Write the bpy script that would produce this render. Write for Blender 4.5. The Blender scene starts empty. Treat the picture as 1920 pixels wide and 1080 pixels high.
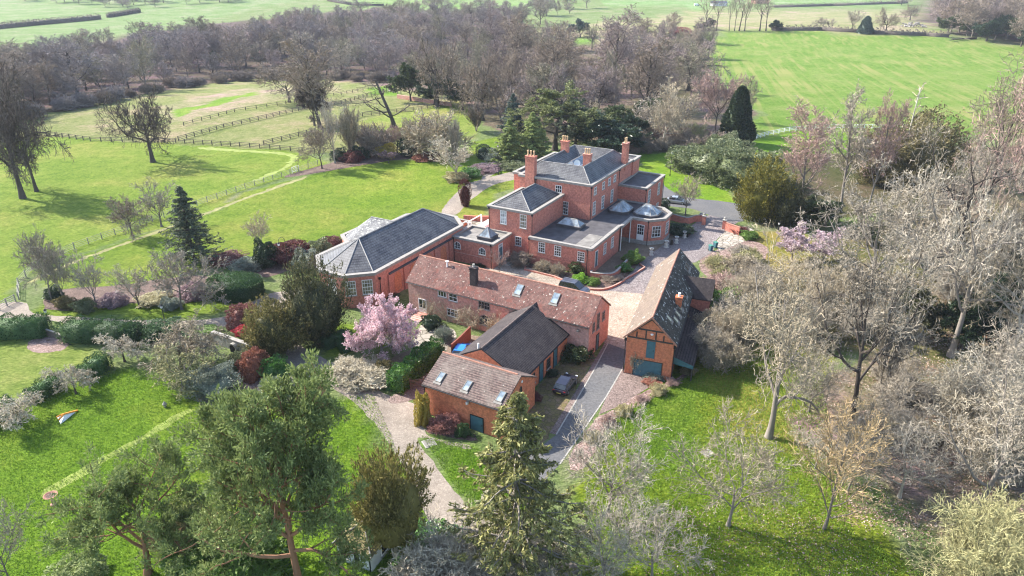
import bpy, math, random
import numpy as np
from mathutils import Vector, Matrix

# ------------------------------------------------------------------ camera, sky, sun, exposure
C = bpy.context.scene
COL = C.collection
F_PX, PITCH, CAM_Z = 1280.0, math.radians(25), 46.0
cam_d = bpy.data.cameras.new('camera'); cam = bpy.data.objects.new('camera', cam_d); COL.objects.link(cam)
cam_d.sensor_width = 36.0; cam_d.lens = 24.0; cam_d.clip_start = 0.5; cam_d.clip_end = 6000
cam.location = (0, 0, CAM_Z); cam.rotation_euler = (math.radians(65), 0, 0)
C.camera = cam
SUN_AZ, SUN_EL = math.radians(-64), math.radians(37)
W = bpy.data.worlds.new('World'); C.world = W; W.use_nodes = True
wn = W.node_tree; bg = wn.nodes['Background']
sky = wn.nodes.new('ShaderNodeTexSky'); sky.sky_type = 'NISHITA'; sky.sun_disc = False
sky.sun_elevation = SUN_EL; sky.sun_rotation = SUN_AZ
wn.links.new(sky.outputs[0], bg.inputs[0]); bg.inputs[1].default_value = 0.15
sd = bpy.data.lights.new('sun', 'SUN'); sd.energy = 4.6; sd.angle = math.radians(0.6); sd.color = (1, 0.945, 0.86)
so = bpy.data.objects.new('sun', sd); COL.objects.link(so)
sv = Vector((math.sin(SUN_AZ)*math.cos(SUN_EL), math.cos(SUN_AZ)*math.cos(SUN_EL), math.sin(SUN_EL)))
so.rotation_euler = sv.to_track_quat('Z', 'Y').to_euler(); so.location = (0, 0, 200)
vs = C.view_settings; vs.view_transform = 'Standard'; vs.look = 'None'; vs.exposure = 1.5; vs.gamma = 1; vs.use_curve_mapping = False
C.cycles.max_bounces = 4; C.cycles.diffuse_bounces = 2; C.cycles.glossy_bounces = 2; C.cycles.transmission_bounces = 2
C.cycles.transparent_max_bounces = 4; C.cycles.volume_bounces = 0
C.cycles.use_adaptive_sampling = False; C.cycles.use_denoising = True; C.cycles.filter_width = 1.15

# ------------------------------------------------------------------ the lie of the land
def hz(x, y):
    g = lambda cx, cy, sx, sy: np.exp(-((x-cx)/sx)**2-((y-cy)/sy)**2)
    far = np.clip((y-680)/900.0, 0, 1)
    m = np.clip((np.hypot(x, y)-235)/120.0, 0, 1); m = m*m*(3-2*m)
    return m*(9*g(230, 560, 190, 130) - 8*g(-190, 420, 260, 110)) + 42*far*far*(3-2*far)

ct, st = math.cos(PITCH), math.sin(PITCH)
def at(px, py, z=0.0):
    """the point of the land seen at that place of the photograph (1920 wide)"""
    x, y = (px-960)/F_PX, -(py-540)/F_PX
    d = (x, ct+y*st, -st+y*ct)
    if d[2] > -0.012: d = (d[0], d[1], -0.012)
    t = (z-CAM_Z)/d[2]
    if z == 0.0:
        for _ in range(30):
            h = float(hz(d[0]*t, d[1]*t)); t2 = (h-CAM_Z)/d[2]
            t = t*0.5+t2*0.5
        z = float(hz(d[0]*t, d[1]*t))
    return Vector((d[0]*t, d[1]*t, z))
def depth(p): return p.y*ct-(p.z-CAM_Z)*st
def proj_y(p): return 540-F_PX*(p.y*st+(p.z-CAM_Z)*ct)/depth(p)
def rise(p, ytop):
    lo, hi = 0.0, 60.0
    for _ in range(40):
        m = (lo+hi)/2
        if proj_y(Vector((p.x, p.y, p.z+m))) > ytop: lo = m
        else: hi = m
    return lo
AZ = math.radians(29.3)
def xy(b, a, z=0.0):                     # estate grid: a runs away along the house, b to the right
    return Vector((a*math.sin(AZ)+b*math.cos(AZ), a*math.cos(AZ)-b*math.sin(AZ), z))

# ------------------------------------------------------------------ object helpers
def tag(o, label=None, cat=None, group=None, kind=None):
    if label: o['label'] = label
    if cat: o['category'] = cat
    if group: o['group'] = group
    if kind: o['kind'] = kind
    return o
def thing(name, label, cat, loc=(0, 0, 0), rz=0.0, group=None):
    o = bpy.data.objects.new(name, None); COL.objects.link(o); o.empty_display_size = 0.3
    o.location = loc; o.rotation_euler = (0, 0, rz)
    return tag(o, label, cat, group)
def link(name, me, parent=None, loc=None, rz=0.0):
    o = bpy.data.objects.new(name, me); COL.objects.link(o)
    if parent is not None: o.parent = parent
    if loc is not None: o.location = loc
    if rz: o.rotation_euler = (0, 0, rz)
    return o
def copy_tree(o, parent=None):
    c = o.copy(); COL.objects.link(c)
    if parent is not None: c.parent = parent
    for ch in [q for q in COL.objects if q.parent == o]: copy_tree(ch, c)
    return c

def np_mesh(name, V, Q=None, T=None, mats=(), mi=None, smooth=False):
    """mesh from arrays of vertices, quads and triangles"""
    me = bpy.data.meshes.new(name)
    V = np.asarray(V, dtype=np.float32)
    Q = np.zeros((0, 4), np.int32) if Q is None else np.asarray(Q, np.int32)
    T = np.zeros((0, 3), np.int32) if T is None else np.asarray(T, np.int32)
    nq, nt = len(Q), len(T)
    me.vertices.add(len(V)); me.vertices.foreach_set('co', V.ravel())
    me.loops.add(nq*4+nt*3); me.loops.foreach_set('vertex_index', np.concatenate([Q.ravel(), T.ravel()]).astype(np.int32))
    me.polygons.add(nq+nt)
    ls = np.concatenate([np.arange(nq)*4, nq*4+np.arange(nt)*3]).astype(np.int32)
    me.polygons.foreach_set('loop_start', ls)
    for m in mats: me.materials.append(m)
    if mi is not None: me.polygons.foreach_set('material_index', np.asarray(mi, np.int32))
    if smooth: me.polygons.foreach_set('use_smooth', np.ones(nq+nt, bool))
    me.update(calc_edges=True)
    return me

class MB:
    def __init__(s): s.v = []; s.f = []; s.m = []
    def add(s, vs, fs, m=0):
        n = len(s.v); s.v += [tuple(q) for q in vs]
        for f in fs: s.f.append(tuple(n+i for i in f)); s.m.append(m)
    def box(s, x0, x1, y0, y1, z0, z1, m=0):
        s.add([(x0,y0,z0),(x1,y0,z0),(x1,y1,z0),(x0,y1,z0),(x0,y0,z1),(x1,y0,z1),(x1,y1,z1),(x0,y1,z1)],
              [(0,3,2,1),(4,5,6,7),(0,1,5,4),(1,2,6,5),(2,3,7,6),(3,0,4,7)], m); return s
    def prism(s, pts, z0, z1, m=0):
        n = len(pts)
        a = sum(pts[i][0]*pts[(i+1) % n][1]-pts[(i+1) % n][0]*pts[i][1] for i in range(n))
        if a < 0: pts = pts[::-1]
        s.add([(p[0],p[1],z0) for p in pts]+[(p[0],p[1],z1) for p in pts],
              [tuple(range(n))[::-1], tuple(range(n, 2*n))]+[(i, (i+1) % n, n+(i+1) % n, n+i) for i in range(n)], m); return s
    def frustum(s, p0, p1, z0, z1, m=0):
        n = len(p0)
        a = sum(p0[i][0]*p0[(i+1) % n][1]-p0[(i+1) % n][0]*p0[i][1] for i in range(n))
        if a < 0: p0 = p0[::-1]; p1 = p1[::-1]
        s.add([(p[0],p[1],z0) for p in p0]+[(p[0],p[1],z1) for p in p1],
              [tuple(range(n))[::-1], tuple(range(n, 2*n))]+[(i, (i+1) % n, n+(i+1) % n, n+i) for i in range(n)], m); return s
    def ring(s, outer, inner, z0, z1, m=0):
        n = len(outer)
        V = [(p[0],p[1],z0) for p in outer]+[(p[0],p[1],z0) for p in inner]+[(p[0],p[1],z1) for p in outer]+[(p[0],p[1],z1) for p in inner]
        Fc = []
        for i in range(n):
            j = (i+1) % n
            Fc += [(i,j,2*n+j,2*n+i), (n+j,n+i,3*n+i,3*n+j), (2*n+i,2*n+j,3*n+j,3*n+i), (j,i,n+i,n+j)]
        s.add(V, Fc, m); return s
    def extr(s, prof, y0, y1, m=0):          # profile in x,z pulled along y
        n = len(prof)
        s.add([(p[0],y0,p[1]) for p in prof]+[(p[0],y1,p[1]) for p in prof],
              [tuple(range(n)), tuple(range(n, 2*n))[::-1]]+[((i+1) % n, i, n+i, n+(i+1) % n) for i in range(n)], m); return s
    def extx(s, prof, x0, x1, m=0):          # profile in y,z pulled along x
        n = len(prof)
        s.add([(x0,p[0],p[1]) for p in prof]+[(x1,p[0],p[1]) for p in prof],
              [tuple(range(n))[::-1], tuple(range(n, 2*n))]+[(i, (i+1) % n, n+(i+1) % n, n+i) for i in range(n)], m); return s
    def tube(s, p0, p1, r0, r1=None, n=8, m=0):
        r1 = r0 if r1 is None else r1
        p0, p1 = Vector(p0), Vector(p1); d = (p1-p0).normalized()
        u = d.orthogonal().normalized(); w = d.cross(u)
        V = [p0+(u*math.cos(k*6.28319/n)+w*math.sin(k*6.28319/n))*r0 for k in range(n)]
        V += [p1+(u*math.cos(k*6.28319/n)+w*math.sin(k*6.28319/n))*r1 for k in range(n)]
        s.add(V, [tuple(range(n))[::-1], tuple(range(n, 2*n))]+[(i, (i+1) % n, n+(i+1) % n, n+i) for i in range(n)], m); return s
    def lathe(s, prof, n=14, m=0, cx=0, cy=0):
        V = []; Fc = []
        for r, z in prof: V += [(cx+r*math.cos(k*6.28319/n), cy+r*math.sin(k*6.28319/n), z) for k in range(n)]
        for j in range(len(prof)-1):
            for k in range(n): Fc.append((j*n+k, j*n+(k+1) % n, (j+1)*n+(k+1) % n, (j+1)*n+k))
        Fc += [tuple(range(n))[::-1], tuple(range((len(prof)-1)*n, len(prof)*n))]
        s.add(V, Fc, m); return s
    def mesh(s, name, mats, smooth=False):
        me = bpy.data.meshes.new(name); me.from_pydata(s.v, [], s.f)
        for m in (mats if isinstance(mats, (list, tuple)) else [mats]): me.materials.append(m)
        me.polygons.foreach_set('material_index', s.m)
        if smooth: me.polygons.foreach_set('use_smooth', [True]*len(s.f))
        me.update(); return me
    def build(s, name, mats, parent=None, loc=None, rz=0.0, smooth=False):
        return link(name, s.mesh(name, mats, smooth), parent, loc, rz)

def offset(poly, d):
    n = len(poly); a = sum(poly[i][0]*poly[(i+1) % n][1]-poly[(i+1) % n][0]*poly[i][1] for i in range(n))
    if a < 0: d = -d
    out = []
    for i in range(n):
        p, q, r = Vector(poly[i-1]), Vector(poly[i]), Vector(poly[(i+1) % n])
        e1, e2 = (q-p).normalized(), (r-q).normalized()
        n1, n2 = Vector((e1.y, -e1.x)), Vector((e2.y, -e2.x))
        b = (n1+n2); k = d/max(0.3, 1+n1.dot(n2))
        out.append((q.x+b.x*k, q.y+b.y*k))
    return out

# ------------------------------------------------------------------ materials
def nt_mat(name, rough=0.85, spec=0.3):
    m = bpy.data.materials.new(name); m.use_nodes = True
    nt = m.node_tree; b = nt.nodes['Principled BSDF']
    b.inputs['Roughness'].default_value = rough; b.inputs['Specular IOR Level'].default_value = spec
    return m, nt, b
def N(nt, t, **k):
    n = nt.nodes.new(t)
    for a, v in k.items(): setattr(n, a, v)
    return n
def noise(nt, vec, scale, detail=4, rough=0.6):
    n = N(nt, 'ShaderNodeTexNoise'); n.inputs['Scale'].default_value = scale
    n.inputs['Detail'].default_value = detail; n.inputs['Roughness'].default_value = rough
    if vec is not None: nt.links.new(vec, n.inputs['Vector'])
    return n
def ramp(nt, fac, stops):
    r = N(nt, 'ShaderNodeValToRGB'); e = r.color_ramp.elements
    while len(e) < len(stops): e.new(0.5)
    for q, (p, c) in zip(e, stops): q.position = p; q.color = (*c, 1) if len(c) == 3 else c
    nt.links.new(fac, r.inputs[0]); return r
def mix(nt, fac, a, b, mode='MIX'):
    m = N(nt, 'ShaderNodeMix', data_type='RGBA', blend_type=mode)
    for s, v in ((0, fac), (6, a), (7, b)):
        if isinstance(v, (int, float)): m.inputs[s].default_value = v
        elif isinstance(v, tuple): m.inputs[s].default_value = (*v, 1)
        else: nt.links.new(v, m.inputs[s])
    return m.outputs[2]
def coords(nt, which='Object'):
    return N(nt, 'ShaderNodeTexCoord').outputs[which]
def bump(nt, b, h, strength, dist):
    n = N(nt, 'ShaderNodeBump'); n.inputs['Strength'].default_value = strength; n.inputs['Distance'].default_value = dist
    nt.links.new(h, n.inputs['Height']); nt.links.new(n.outputs[0], b.inputs['Normal'])
def g3(v): return ((v, v, v))
def plain(name, col, rough=0.7, var=0.25, scale=1.5, spec=0.3, metal=0.0, coord='Object'):
    m, nt, b = nt_mat(name, rough, spec); b.inputs['Metallic'].default_value = metal
    n = noise(nt, coords(nt, coord), scale, 5)
    r = ramp(nt, n.outputs['Fac'], [(0.3, tuple(c*(1-var) for c in col)), (0.7, tuple(min(1, c*(1+var)) for c in col))])
    nt.links.new(r.outputs[0], b.inputs['Base Color']); return m
def wall_uv(nt, co):
    s = N(nt, 'ShaderNodeSeparateXYZ'); nt.links.new(co, s.inputs[0])
    ad = N(nt, 'ShaderNodeMath', operation='ADD'); nt.links.new(s.outputs[0], ad.inputs[0]); nt.links.new(s.outputs[1], ad.inputs[1])
    c = N(nt, 'ShaderNodeCombineXYZ'); nt.links.new(ad.outputs[0], c.inputs[0]); nt.links.new(s.outputs[2], c.inputs[1])
    return c.outputs[0], s
def courses(name, c1, c2, mortar, bw, bh, msize, stain, stain_amt, spots=None, rough=0.9, bstr=0.35, patch=None, sc=0.5):
    """brick, slate and tile courses with weathering"""
    m, nt, b = nt_mat(name, rough, 0.25); co = coords(nt)
    v, s = wall_uv(nt, co)
    br = N(nt, 'ShaderNodeTexBrick'); nt.links.new(v, br.inputs['Vector'])
    br.inputs['Color1'].default_value = (*c1, 1); br.inputs['Color2'].default_value = (*c2, 1); br.inputs['Mortar'].default_value = (*mortar, 1)
    br.inputs['Scale'].default_value = 1; br.inputs['Mortar Size'].default_value = msize
    br.inputs['Brick Width'].default_value = bw; br.inputs['Row Height'].default_value = bh
    n1 = noise(nt, co, sc, 6, 0.7); f1 = ramp(nt, n1.outputs['Fac'], [(0.38, g3(0)), (0.68, g3(1))])
    f1b = N(nt, 'ShaderNodeMath', operation='MULTIPLY'); nt.links.new(f1.outputs[0], f1b.inputs[0]); f1b.inputs[1].default_value = stain_amt
    col = mix(nt, f1b.outputs[0], br.outputs['Color'], stain)
    n2 = noise(nt, co, 3.0, 5, 0.7)
    f2 = ramp(nt, n2.outputs['Fac'], [(0.3, g3(0.64)), (0.7, g3(1.32))])
    col = mix(nt, 1.0, col, f2.outputs[0], 'MULTIPLY')
    if patch:
        n4 = noise(nt, co, 0.9, 3, 0.6); f4 = ramp(nt, n4.outputs['Fac'], [(0.56, g3(0)), (0.64, g3(0.8))])
        col = mix(nt, f4.outputs[0], col, patch)
    if spots:
        n3 = noise(nt, co, spots[1], 3, 0.5); f3 = ramp(nt, n3.outputs['Fac'], [(spots[2], g3(0)), (spots[2]+0.04, g3(1))])
        col = mix(nt, f3.outputs[0], col, spots[0])
    nt.links.new(col, b.inputs['Base Color'])
    bump(nt, b, br.outputs['Fac'], bstr, -0.03)
    return m
M = {}
M['brick'] = courses('red_brick', (0.60,0.175,0.110), (0.48,0.130,0.083), (0.44,0.27,0.21), 0.22, 0.075, 0.012, (0.46,0.185,0.145), 0.6)
M['brick_new'] = courses('orange_brick', (0.64,0.185,0.078), (0.53,0.145,0.065), (0.50,0.26,0.17), 0.22, 0.075, 0.010, (0.50,0.15,0.08), 0.5)
M['brick_old'] = courses('old_pink_brick', (0.54,0.20,0.145), (0.43,0.14,0.105), (0.50,0.36,0.30), 0.22, 0.075, 0.016, (0.50,0.29,0.235), 0.9, patch=(0.47,0.21,0.15))
M['slate'] = courses('blue_slate', (0.088,0.089,0.100), (0.052,0.053,0.062), (0.02,0.02,0.024), 0.45, 0.22, 0.035, (0.17,0.168,0.165), 0.55, rough=0.45)
M['slate_old'] = courses('lichen_slate', (0.10,0.10,0.115), (0.06,0.06,0.07), (0.03,0.03,0.033), 0.30, 0.18, 0.02, (0.20,0.20,0.195), 0.9, spots=((0.30,0.30,0.27), 2.6, 0.58), rough=0.6)
M['clay'] = courses('old_clay_tiles', (0.21,0.090,0.072), (0.115,0.052,0.047), (0.06,0.035,0.03), 0.18, 0.11, 0.02, (0.20,0.120,0.098), 0.7, spots=((0.38,0.33,0.28), 3.2, 0.65), patch=(0.165,0.062,0.048))
M['clay_dark'] = courses('dark_brown_tiles', (0.075,0.058,0.058), (0.050,0.040,0.042), (0.02,0.018,0.018), 0.18, 0.11, 0.02, (0.085,0.07,0.065), 0.6, spots=((0.33,0.31,0.28), 1.3, 0.76))
M['clay_grey'] = courses('weathered_brown_tiles', (0.20,0.135,0.115), (0.125,0.085,0.078), (0.045,0.03,0.028), 0.18, 0.12, 0.022, (0.20,0.165,0.14), 0.8, spots=((0.36,0.34,0.29), 3.5, 0.70))
M['barn_shade_moss'] = courses('shaded_slope_moss_tiles', (0.080,0.072,0.062), (0.052,0.047,0.042), (0.02,0.02,0.016), 0.18, 0.11, 0.02, (0.095,0.085,0.068), 0.8, spots=((0.46,0.46,0.42), 2.4, 0.62))  # moss and pale lichen, with the slope's shade also put into the dark tile colours
M['clay_barn'] = courses('mossy_barn_tiles', (0.25,0.195,0.155), (0.175,0.135,0.11), (0.07,0.05,0.04), 0.18, 0.11, 0.02, (0.18,0.14,0.10), 0.7, spots=((0.42,0.40,0.36), 1.7, 0.66))
M['ridge'] = plain('ridge_tile', (0.34,0.17,0.12), 0.9, 0.35, 3)
M['ridge_grey'] = plain('lead_ridge', (0.22,0.21,0.20), 0.6, 0.25, 3)
M['stone'] = plain('pale_stone_coping', (0.27,0.25,0.225), 0.85, 0.22, 2)
M['stone_urn'] = plain('pale_urn_stone', (0.52,0.49,0.44), 0.85, 0.2, 4)
M['stone_grey'] = plain('weathered_stone', (0.30,0.285,0.255), 0.9, 0.3, 3)
M['lead'] = plain('lead_flat_roof', (0.075,0.070,0.074), 0.75, 0.35, 0.7)
M['lead_pale'] = plain('grey_flat_roof', (0.20,0.185,0.165), 0.8, 0.35, 0.8)
M['white'] = plain('white_paint', (0.78,0.77,0.74), 0.5, 0.06, 3)
M['teal'] = plain('blue_green_paint', (0.055,0.135,0.165), 0.55, 0.18, 2)
M['black'] = plain('black_iron', (0.018,0.018,0.020), 0.5, 0.3, 4)
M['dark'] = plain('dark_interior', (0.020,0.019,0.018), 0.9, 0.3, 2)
M['timber'] = plain('dark_oak_timber', (0.060,0.050,0.042), 0.85, 0.35, 4)
M['fence_wood'] = plain('weathered_fence_wood', (0.115,0.095,0.08), 0.9, 0.3, 3)
M['fence_red'] = plain('red_brown_fence', (0.20,0.075,0.05), 0.85, 0.25, 3)
M['pot'] = plain('buff_chimney_pot', (0.52,0.36,0.21), 0.85, 0.2, 6)
M['tarmac'] = courses('grey_tarmac', (0.105,0.104,0.108), (0.098,0.098,0.102), (0.10,0.10,0.104), 9, 9, .001, (0.145,0.138,0.13), 0.7, bstr=0, sc=.22)
M['rubber'] = plain('rubber', (0.02,0.02,0.02), 0.8, 0.2, 4)
M['alloy'] = plain('wheel_alloy', (0.45,0.45,0.46), 0.35, 0.1, 4, 0.5, 0.8)
M['red_lens'] = plain('red_lens', (0.5,0.02,0.02), 0.2, 0.05, 4, 0.5)
M['clear_lens'] = plain('clear_lens', (0.6,0.6,0.6), 0.15, 0.05, 4, 0.5)
M['plate'] = plain('number_plate', (0.62,0.50,0.12), 0.5, 0.05, 4)
def paint(name, col, metal=0.3):
    m, nt, b = nt_mat(name, 0.28, 0.5); b.inputs['Base Color'].default_value = (*col, 1); b.inputs['Metallic'].default_value = metal
    b.inputs['Coat Weight'].default_value = 0.6; b.inputs['Coat Roughness'].default_value = 0.06; return m
M['car_navy'] = paint('dark_navy_paint', (0.022,0.022,0.038)); M['car_blue'] = paint('bright_blue_paint', (0.02,0.20,0.62), 0.1)
M['car_silver'] = paint('silver_paint', (0.42,0.42,0.43), 0.6); M['car_grey'] = paint('dark_grey_paint', (0.07,0.075,0.10))
M['car_white'] = paint('white_car_paint', (0.7,0.7,0.7), 0.0); M['car_red'] = paint('red_car_paint', (0.35,0.03,0.03), 0.1)
def glassy(name, col, rough=0.08, spec=0.8):
    m, nt, b = nt_mat(name, rough, spec); co = coords(nt)
    n = noise(nt, co, 0.9, 2); r = ramp(nt, n.outputs['Fac'], [(0.35, tuple(c*0.55 for c in col)), (0.65, tuple(c*1.5 for c in col))])
    nt.links.new(r.outputs[0], b.inputs['Base Color']); return m
M['glass'] = glassy('window_glass', (0.022,0.026,0.030)); M['roofglass'] = glassy('lantern_glass', (0.20,0.23,0.25), 0.14)
M['skylight'] = glassy('skylight_glass', (0.20,0.25,0.29), 0.15); M['blind'] = glassy('blind_behind_glass', (0.50,0.50,0.47), 0.2, 0.5)
M['cream_pane'] = glassy('cream_blind_pane', (0.22,0.19,0.13), 0.2, 0.5)
def paving(name, c1, c2, gap, scale, bstr=0.5, big=0.12, rough=0.9):
    m, nt, b = nt_mat(name, rough, 0.2); co = coords(nt)
    vo = N(nt, 'ShaderNodeTexVoronoi'); nt.links.new(co, vo.inputs['Vector']); vo.inputs['Scale'].default_value = scale
    ve = N(nt, 'ShaderNodeTexVoronoi', feature='DISTANCE_TO_EDGE'); nt.links.new(co, ve.inputs['Vector']); ve.inputs['Scale'].default_value = scale
    s = N(nt, 'ShaderNodeSeparateColor'); nt.links.new(vo.outputs['Color'], s.inputs[0])
    r = ramp(nt, s.outputs[0], [(0.0, c1), (1.0, c2)])
    e = ramp(nt, ve.outputs['Distance'], [(0.02, g3(0)), (0.09, g3(1))])
    col = mix(nt, e.outputs[0], gap, r.outputs[0])
    n = noise(nt, co, big, 6, 0.7); f = ramp(nt, n.outputs['Fac'], [(0.3, g3(0.72)), (0.7, g3(1.22))])
    col = mix(nt, 1.0, col, f.outputs[0], 'MULTIPLY')
    nt.links.new(col, b.inputs['Base Color']); bump(nt, b, e.outputs[0], bstr, 0.05); return m
M['cobble'] = paving('mauve_cobbles', (0.20,0.168,0.160), (0.29,0.25,0.238), (0.10,0.082,0.078), 3.0)
M['cream_pave'] = paving('cream_block_paving', (0.315,0.265,0.212), (0.41,0.345,0.28), (0.25,0.19,0.14), 2.2)
M['path'] = paving('tan_gravel', (0.225,0.19,0.152), (0.305,0.26,0.213), (0.19,0.155,0.125), 5.0, 0.2, 0.25)
M['brickpave'] = paving('brown_brick_paving', (0.18,0.132,0.115), (0.26,0.195,0.17), (0.10,0.075,0.065), 3.4, 0.3, 0.2)
M['flag'] = paving('stone_flags', (0.30,0.265,0.22), (0.42,0.37,0.31), (0.15,0.13,0.10), 0.9, 0.3, 0.3)
M['yard'] = paving('worn_brown_yard', (0.17,0.125,0.09), (0.23,0.175,0.125), (0.14,0.105,0.075), 4.0, 0.2, 0.3)
M['mossyard'] = paving('mossy_brown_yard', (0.15,0.125,0.045), (0.17,0.12,0.08), (0.10,0.085,0.04), 2.0, 0.2, 0.35)
M['soil'] = paving('bark_mulch', (0.13,0.085,0.065), (0.22,0.15,0.125), (0.07,0.05,0.04), 4.5, 0.6, 0.4)
M['litter_bed'] = paving('leafy_mulch', (0.22,0.145,0.12), (0.36,0.26,0.23), (0.12,0.08,0.06), 3.0, 0.6, 0.5)
M['mud_track'] = plain('worn_track', (0.205,0.195,0.075), 0.95, 0.35, 0.7)
M['faint_track'] = plain('faint_grass_track', (0.195,0.235,0.05), 0.95, 0.3, 0.6)
M['mossroof'] = courses('mossy_tile_roof', (0.22,0.20,0.075), (0.17,0.15,0.065), (0.06,0.05,0.03), 0.2, 0.12, 0.02, (0.25,0.20,0.11), 0.8)
M['render_white'] = plain('white_render', (0.60,0.60,0.60), 0.8, 0.1, 2)

def leafmat(name, cols, rough=0.6, trans=0.25, objvar=0.12, spec=0.25):
    """foliage: every leaf its own shade, a little light coming through"""
    m, nt, b = nt_mat(name, rough, spec)
    g = N(nt, 'ShaderNodeNewGeometry'); n = len(cols)
    r = ramp(nt, g.outputs['Random Per Island'], [(i/max(1, n-1), c) for i, c in enumerate(cols)])
    oi = N(nt, 'ShaderNodeObjectInfo'); mr = N(nt, 'ShaderNodeMapRange'); nt.links.new(oi.outputs['Random'], mr.inputs[0])
    mr.inputs[3].default_value = 1-objvar; mr.inputs[4].default_value = 1+objvar
    hs = N(nt, 'ShaderNodeHueSaturation'); nt.links.new(mr.outputs[0], hs.inputs['Value']); nt.links.new(r.outputs[0], hs.inputs['Color'])
    nt.links.new(hs.outputs[0], b.inputs['Base Color'])
    if trans:
        t = N(nt, 'ShaderNodeBsdfTranslucent'); nt.links.new(hs.outputs[0], t.inputs[0])
        ms = N(nt, 'ShaderNodeMixShader'); ms.inputs[0].default_value = trans
        nt.links.new(b.outputs[0], ms.inputs[1]); nt.links.new(t.outputs[0], ms.inputs[2])
        nt.links.new(ms.outputs[0], nt.nodes['Material Output'].inputs[0])
    return m
def barkmat(name, col, var=0.35):
    m, nt, b = nt_mat(name, 0.9, 0.15); co = coords(nt)
    mp = N(nt, 'ShaderNodeMapping'); nt.links.new(co, mp.inputs[0]); mp.inputs['Scale'].default_value = (9, 9, 2.5)
    n = noise(nt, mp.outputs[0], 1.0, 5, 0.7)
    r = ramp(nt, n.outputs['Fac'], [(0.3, tuple(c*(1-var) for c in col)), (0.7, tuple(c*(1+var) for c in col))])
    oi = N(nt, 'ShaderNodeObjectInfo'); mr = N(nt, 'ShaderNodeMapRange'); nt.links.new(oi.outputs['Random'], mr.inputs[0])
    mr.inputs[3].default_value = 0.8; mr.inputs[4].default_value = 1.2
    hs = N(nt, 'ShaderNodeHueSaturation'); nt.links.new(mr.outputs[0], hs.inputs['Value']); nt.links.new(r.outputs[0], hs.inputs['Color'])
    nt.links.new(hs.outputs[0], b.inputs['Base Color']); bump(nt, b, n.outputs['Fac'], 0.6, 0.05); return m
M['bark'] = barkmat('dark_bark', (0.085,0.07,0.06)); M['bark_grey'] = barkmat('grey_bark', (0.19,0.165,0.14))
M['bark_pale'] = barkmat('pale_bark', (0.33,0.30,0.25)); M['bark_pine'] = barkmat('orange_pine_bark', (0.27,0.145,0.085))
def twigs(name, c, v=0.4): return leafmat(name, [tuple(q*(1-v) for q in c), c, tuple(min(1, q*(1+v)) for q in c)], 0.9, 0.0, 0.16, 0.1)
M['tw_dark'] = twigs('dark_twigs', (0.115,0.092,0.08)); M['tw_brown'] = twigs('brown_twigs', (0.255,0.205,0.16))
M['tw_mauve'] = twigs('mauve_twigs', (0.275,0.22,0.20)); M['tw_wood'] = twigs('grey_mauve_twigs', (0.25,0.215,0.20))
M['tw_tan'] = twigs('tan_twigs', (0.345,0.29,0.205)); M['tw_pale'] = twigs('pale_twigs', (0.335,0.295,0.235)); M['tw_white'] = twigs('silver_twigs', (0.47,0.41,0.31))
M['tw_orange'] = twigs('orange_twigs', (0.37,0.27,0.145)); M['tw_pink'] = twigs('pink_brown_twigs', (0.34,0.235,0.20)); M['tw_red'] = twigs('red_twigs', (0.27,0.125,0.105))
M['tw_grey'] = twigs('grey_twigs', (0.30,0.26,0.205)); M['tw_moss'] = twigs('moss_grey_twigs', (0.26,0.235,0.165)); M['tw_olive'] = twigs('olive_twigs', (0.30,0.28,0.14))
def lf(name, a, b_, c, **k): return leafmat(name, [a, b_, c], **k)
M['pine'] = lf('pine_needles', (0.10,0.14,0.046), (0.19,0.24,0.076), (0.32,0.365,0.13)); M['spruce'] = lf('spruce_needles', (0.09,0.095,0.034), (0.20,0.195,0.065), (0.38,0.36,0.135))
M['yew'] = lf('yew_needles', (0.075,0.075,0.026), (0.17,0.15,0.048), (0.32,0.265,0.095)); M['yew_gold'] = lf('golden_yew', (0.06,0.065,0.012), (0.15,0.14,0.02), (0.30,0.25,0.04))
M['yew_dark'] = lf('dark_yew', (0.035,0.042,0.020), (0.07,0.075,0.032), (0.15,0.135,0.06)); M['olive'] = lf('olive_evergreen', (0.075,0.068,0.028), (0.15,0.125,0.055), (0.24,0.20,0.09))
M['cedar'] = lf('cedar_needles', (0.07,0.09,0.038), (0.16,0.18,0.065), (0.31,0.32,0.13)); M['deodar'] = lf('deodar_needles', (0.055,0.075,0.042), (0.10,0.125,0.075), (0.18,0.21,0.135))
M['limefir'] = lf('light_green_fir', (0.12,0.16,0.05), (0.22,0.27,0.085), (0.36,0.40,0.15)); M['bluefir'] = lf('blue_green_fir', (0.05,0.075,0.06), (0.09,0.125,0.10), (0.16,0.20,0.165))
M['laurel'] = lf('laurel_leaves', (0.025,0.075,0.012), (0.05,0.14,0.022), (0.13,0.27,0.05), rough=0.35, spec=0.5); M['rhodo'] = lf('rhododendron_leaves', (0.07,0.095,0.04), (0.14,0.165,0.075), (0.25,0.26,0.14), rough=0.45)
M['hedge'] = lf('clipped_hedge', (0.025,0.055,0.018), (0.045,0.095,0.03), (0.08,0.15,0.05)); M['box'] = lf('box_leaves', (0.06,0.11,0.02), (0.11,0.19,0.035), (0.18,0.28,0.06))
M['holly'] = lf('holly_leaves', (0.018,0.035,0.018), (0.035,0.06,0.03), (0.07,0.10,0.055), rough=0.35); M['cypress'] = lf('dark_cypress', (0.014,0.028,0.014), (0.03,0.048,0.022), (0.055,0.075,0.035))
M['lime'] = lf('lime_green_leaves', (0.10,0.22,0.02), (0.17,0.34,0.03), (0.25,0.44,0.05)); M['silver'] = lf('silver_green_leaves', (0.10,0.125,0.09), (0.20,0.23,0.17), (0.36,0.38,0.31))
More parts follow.
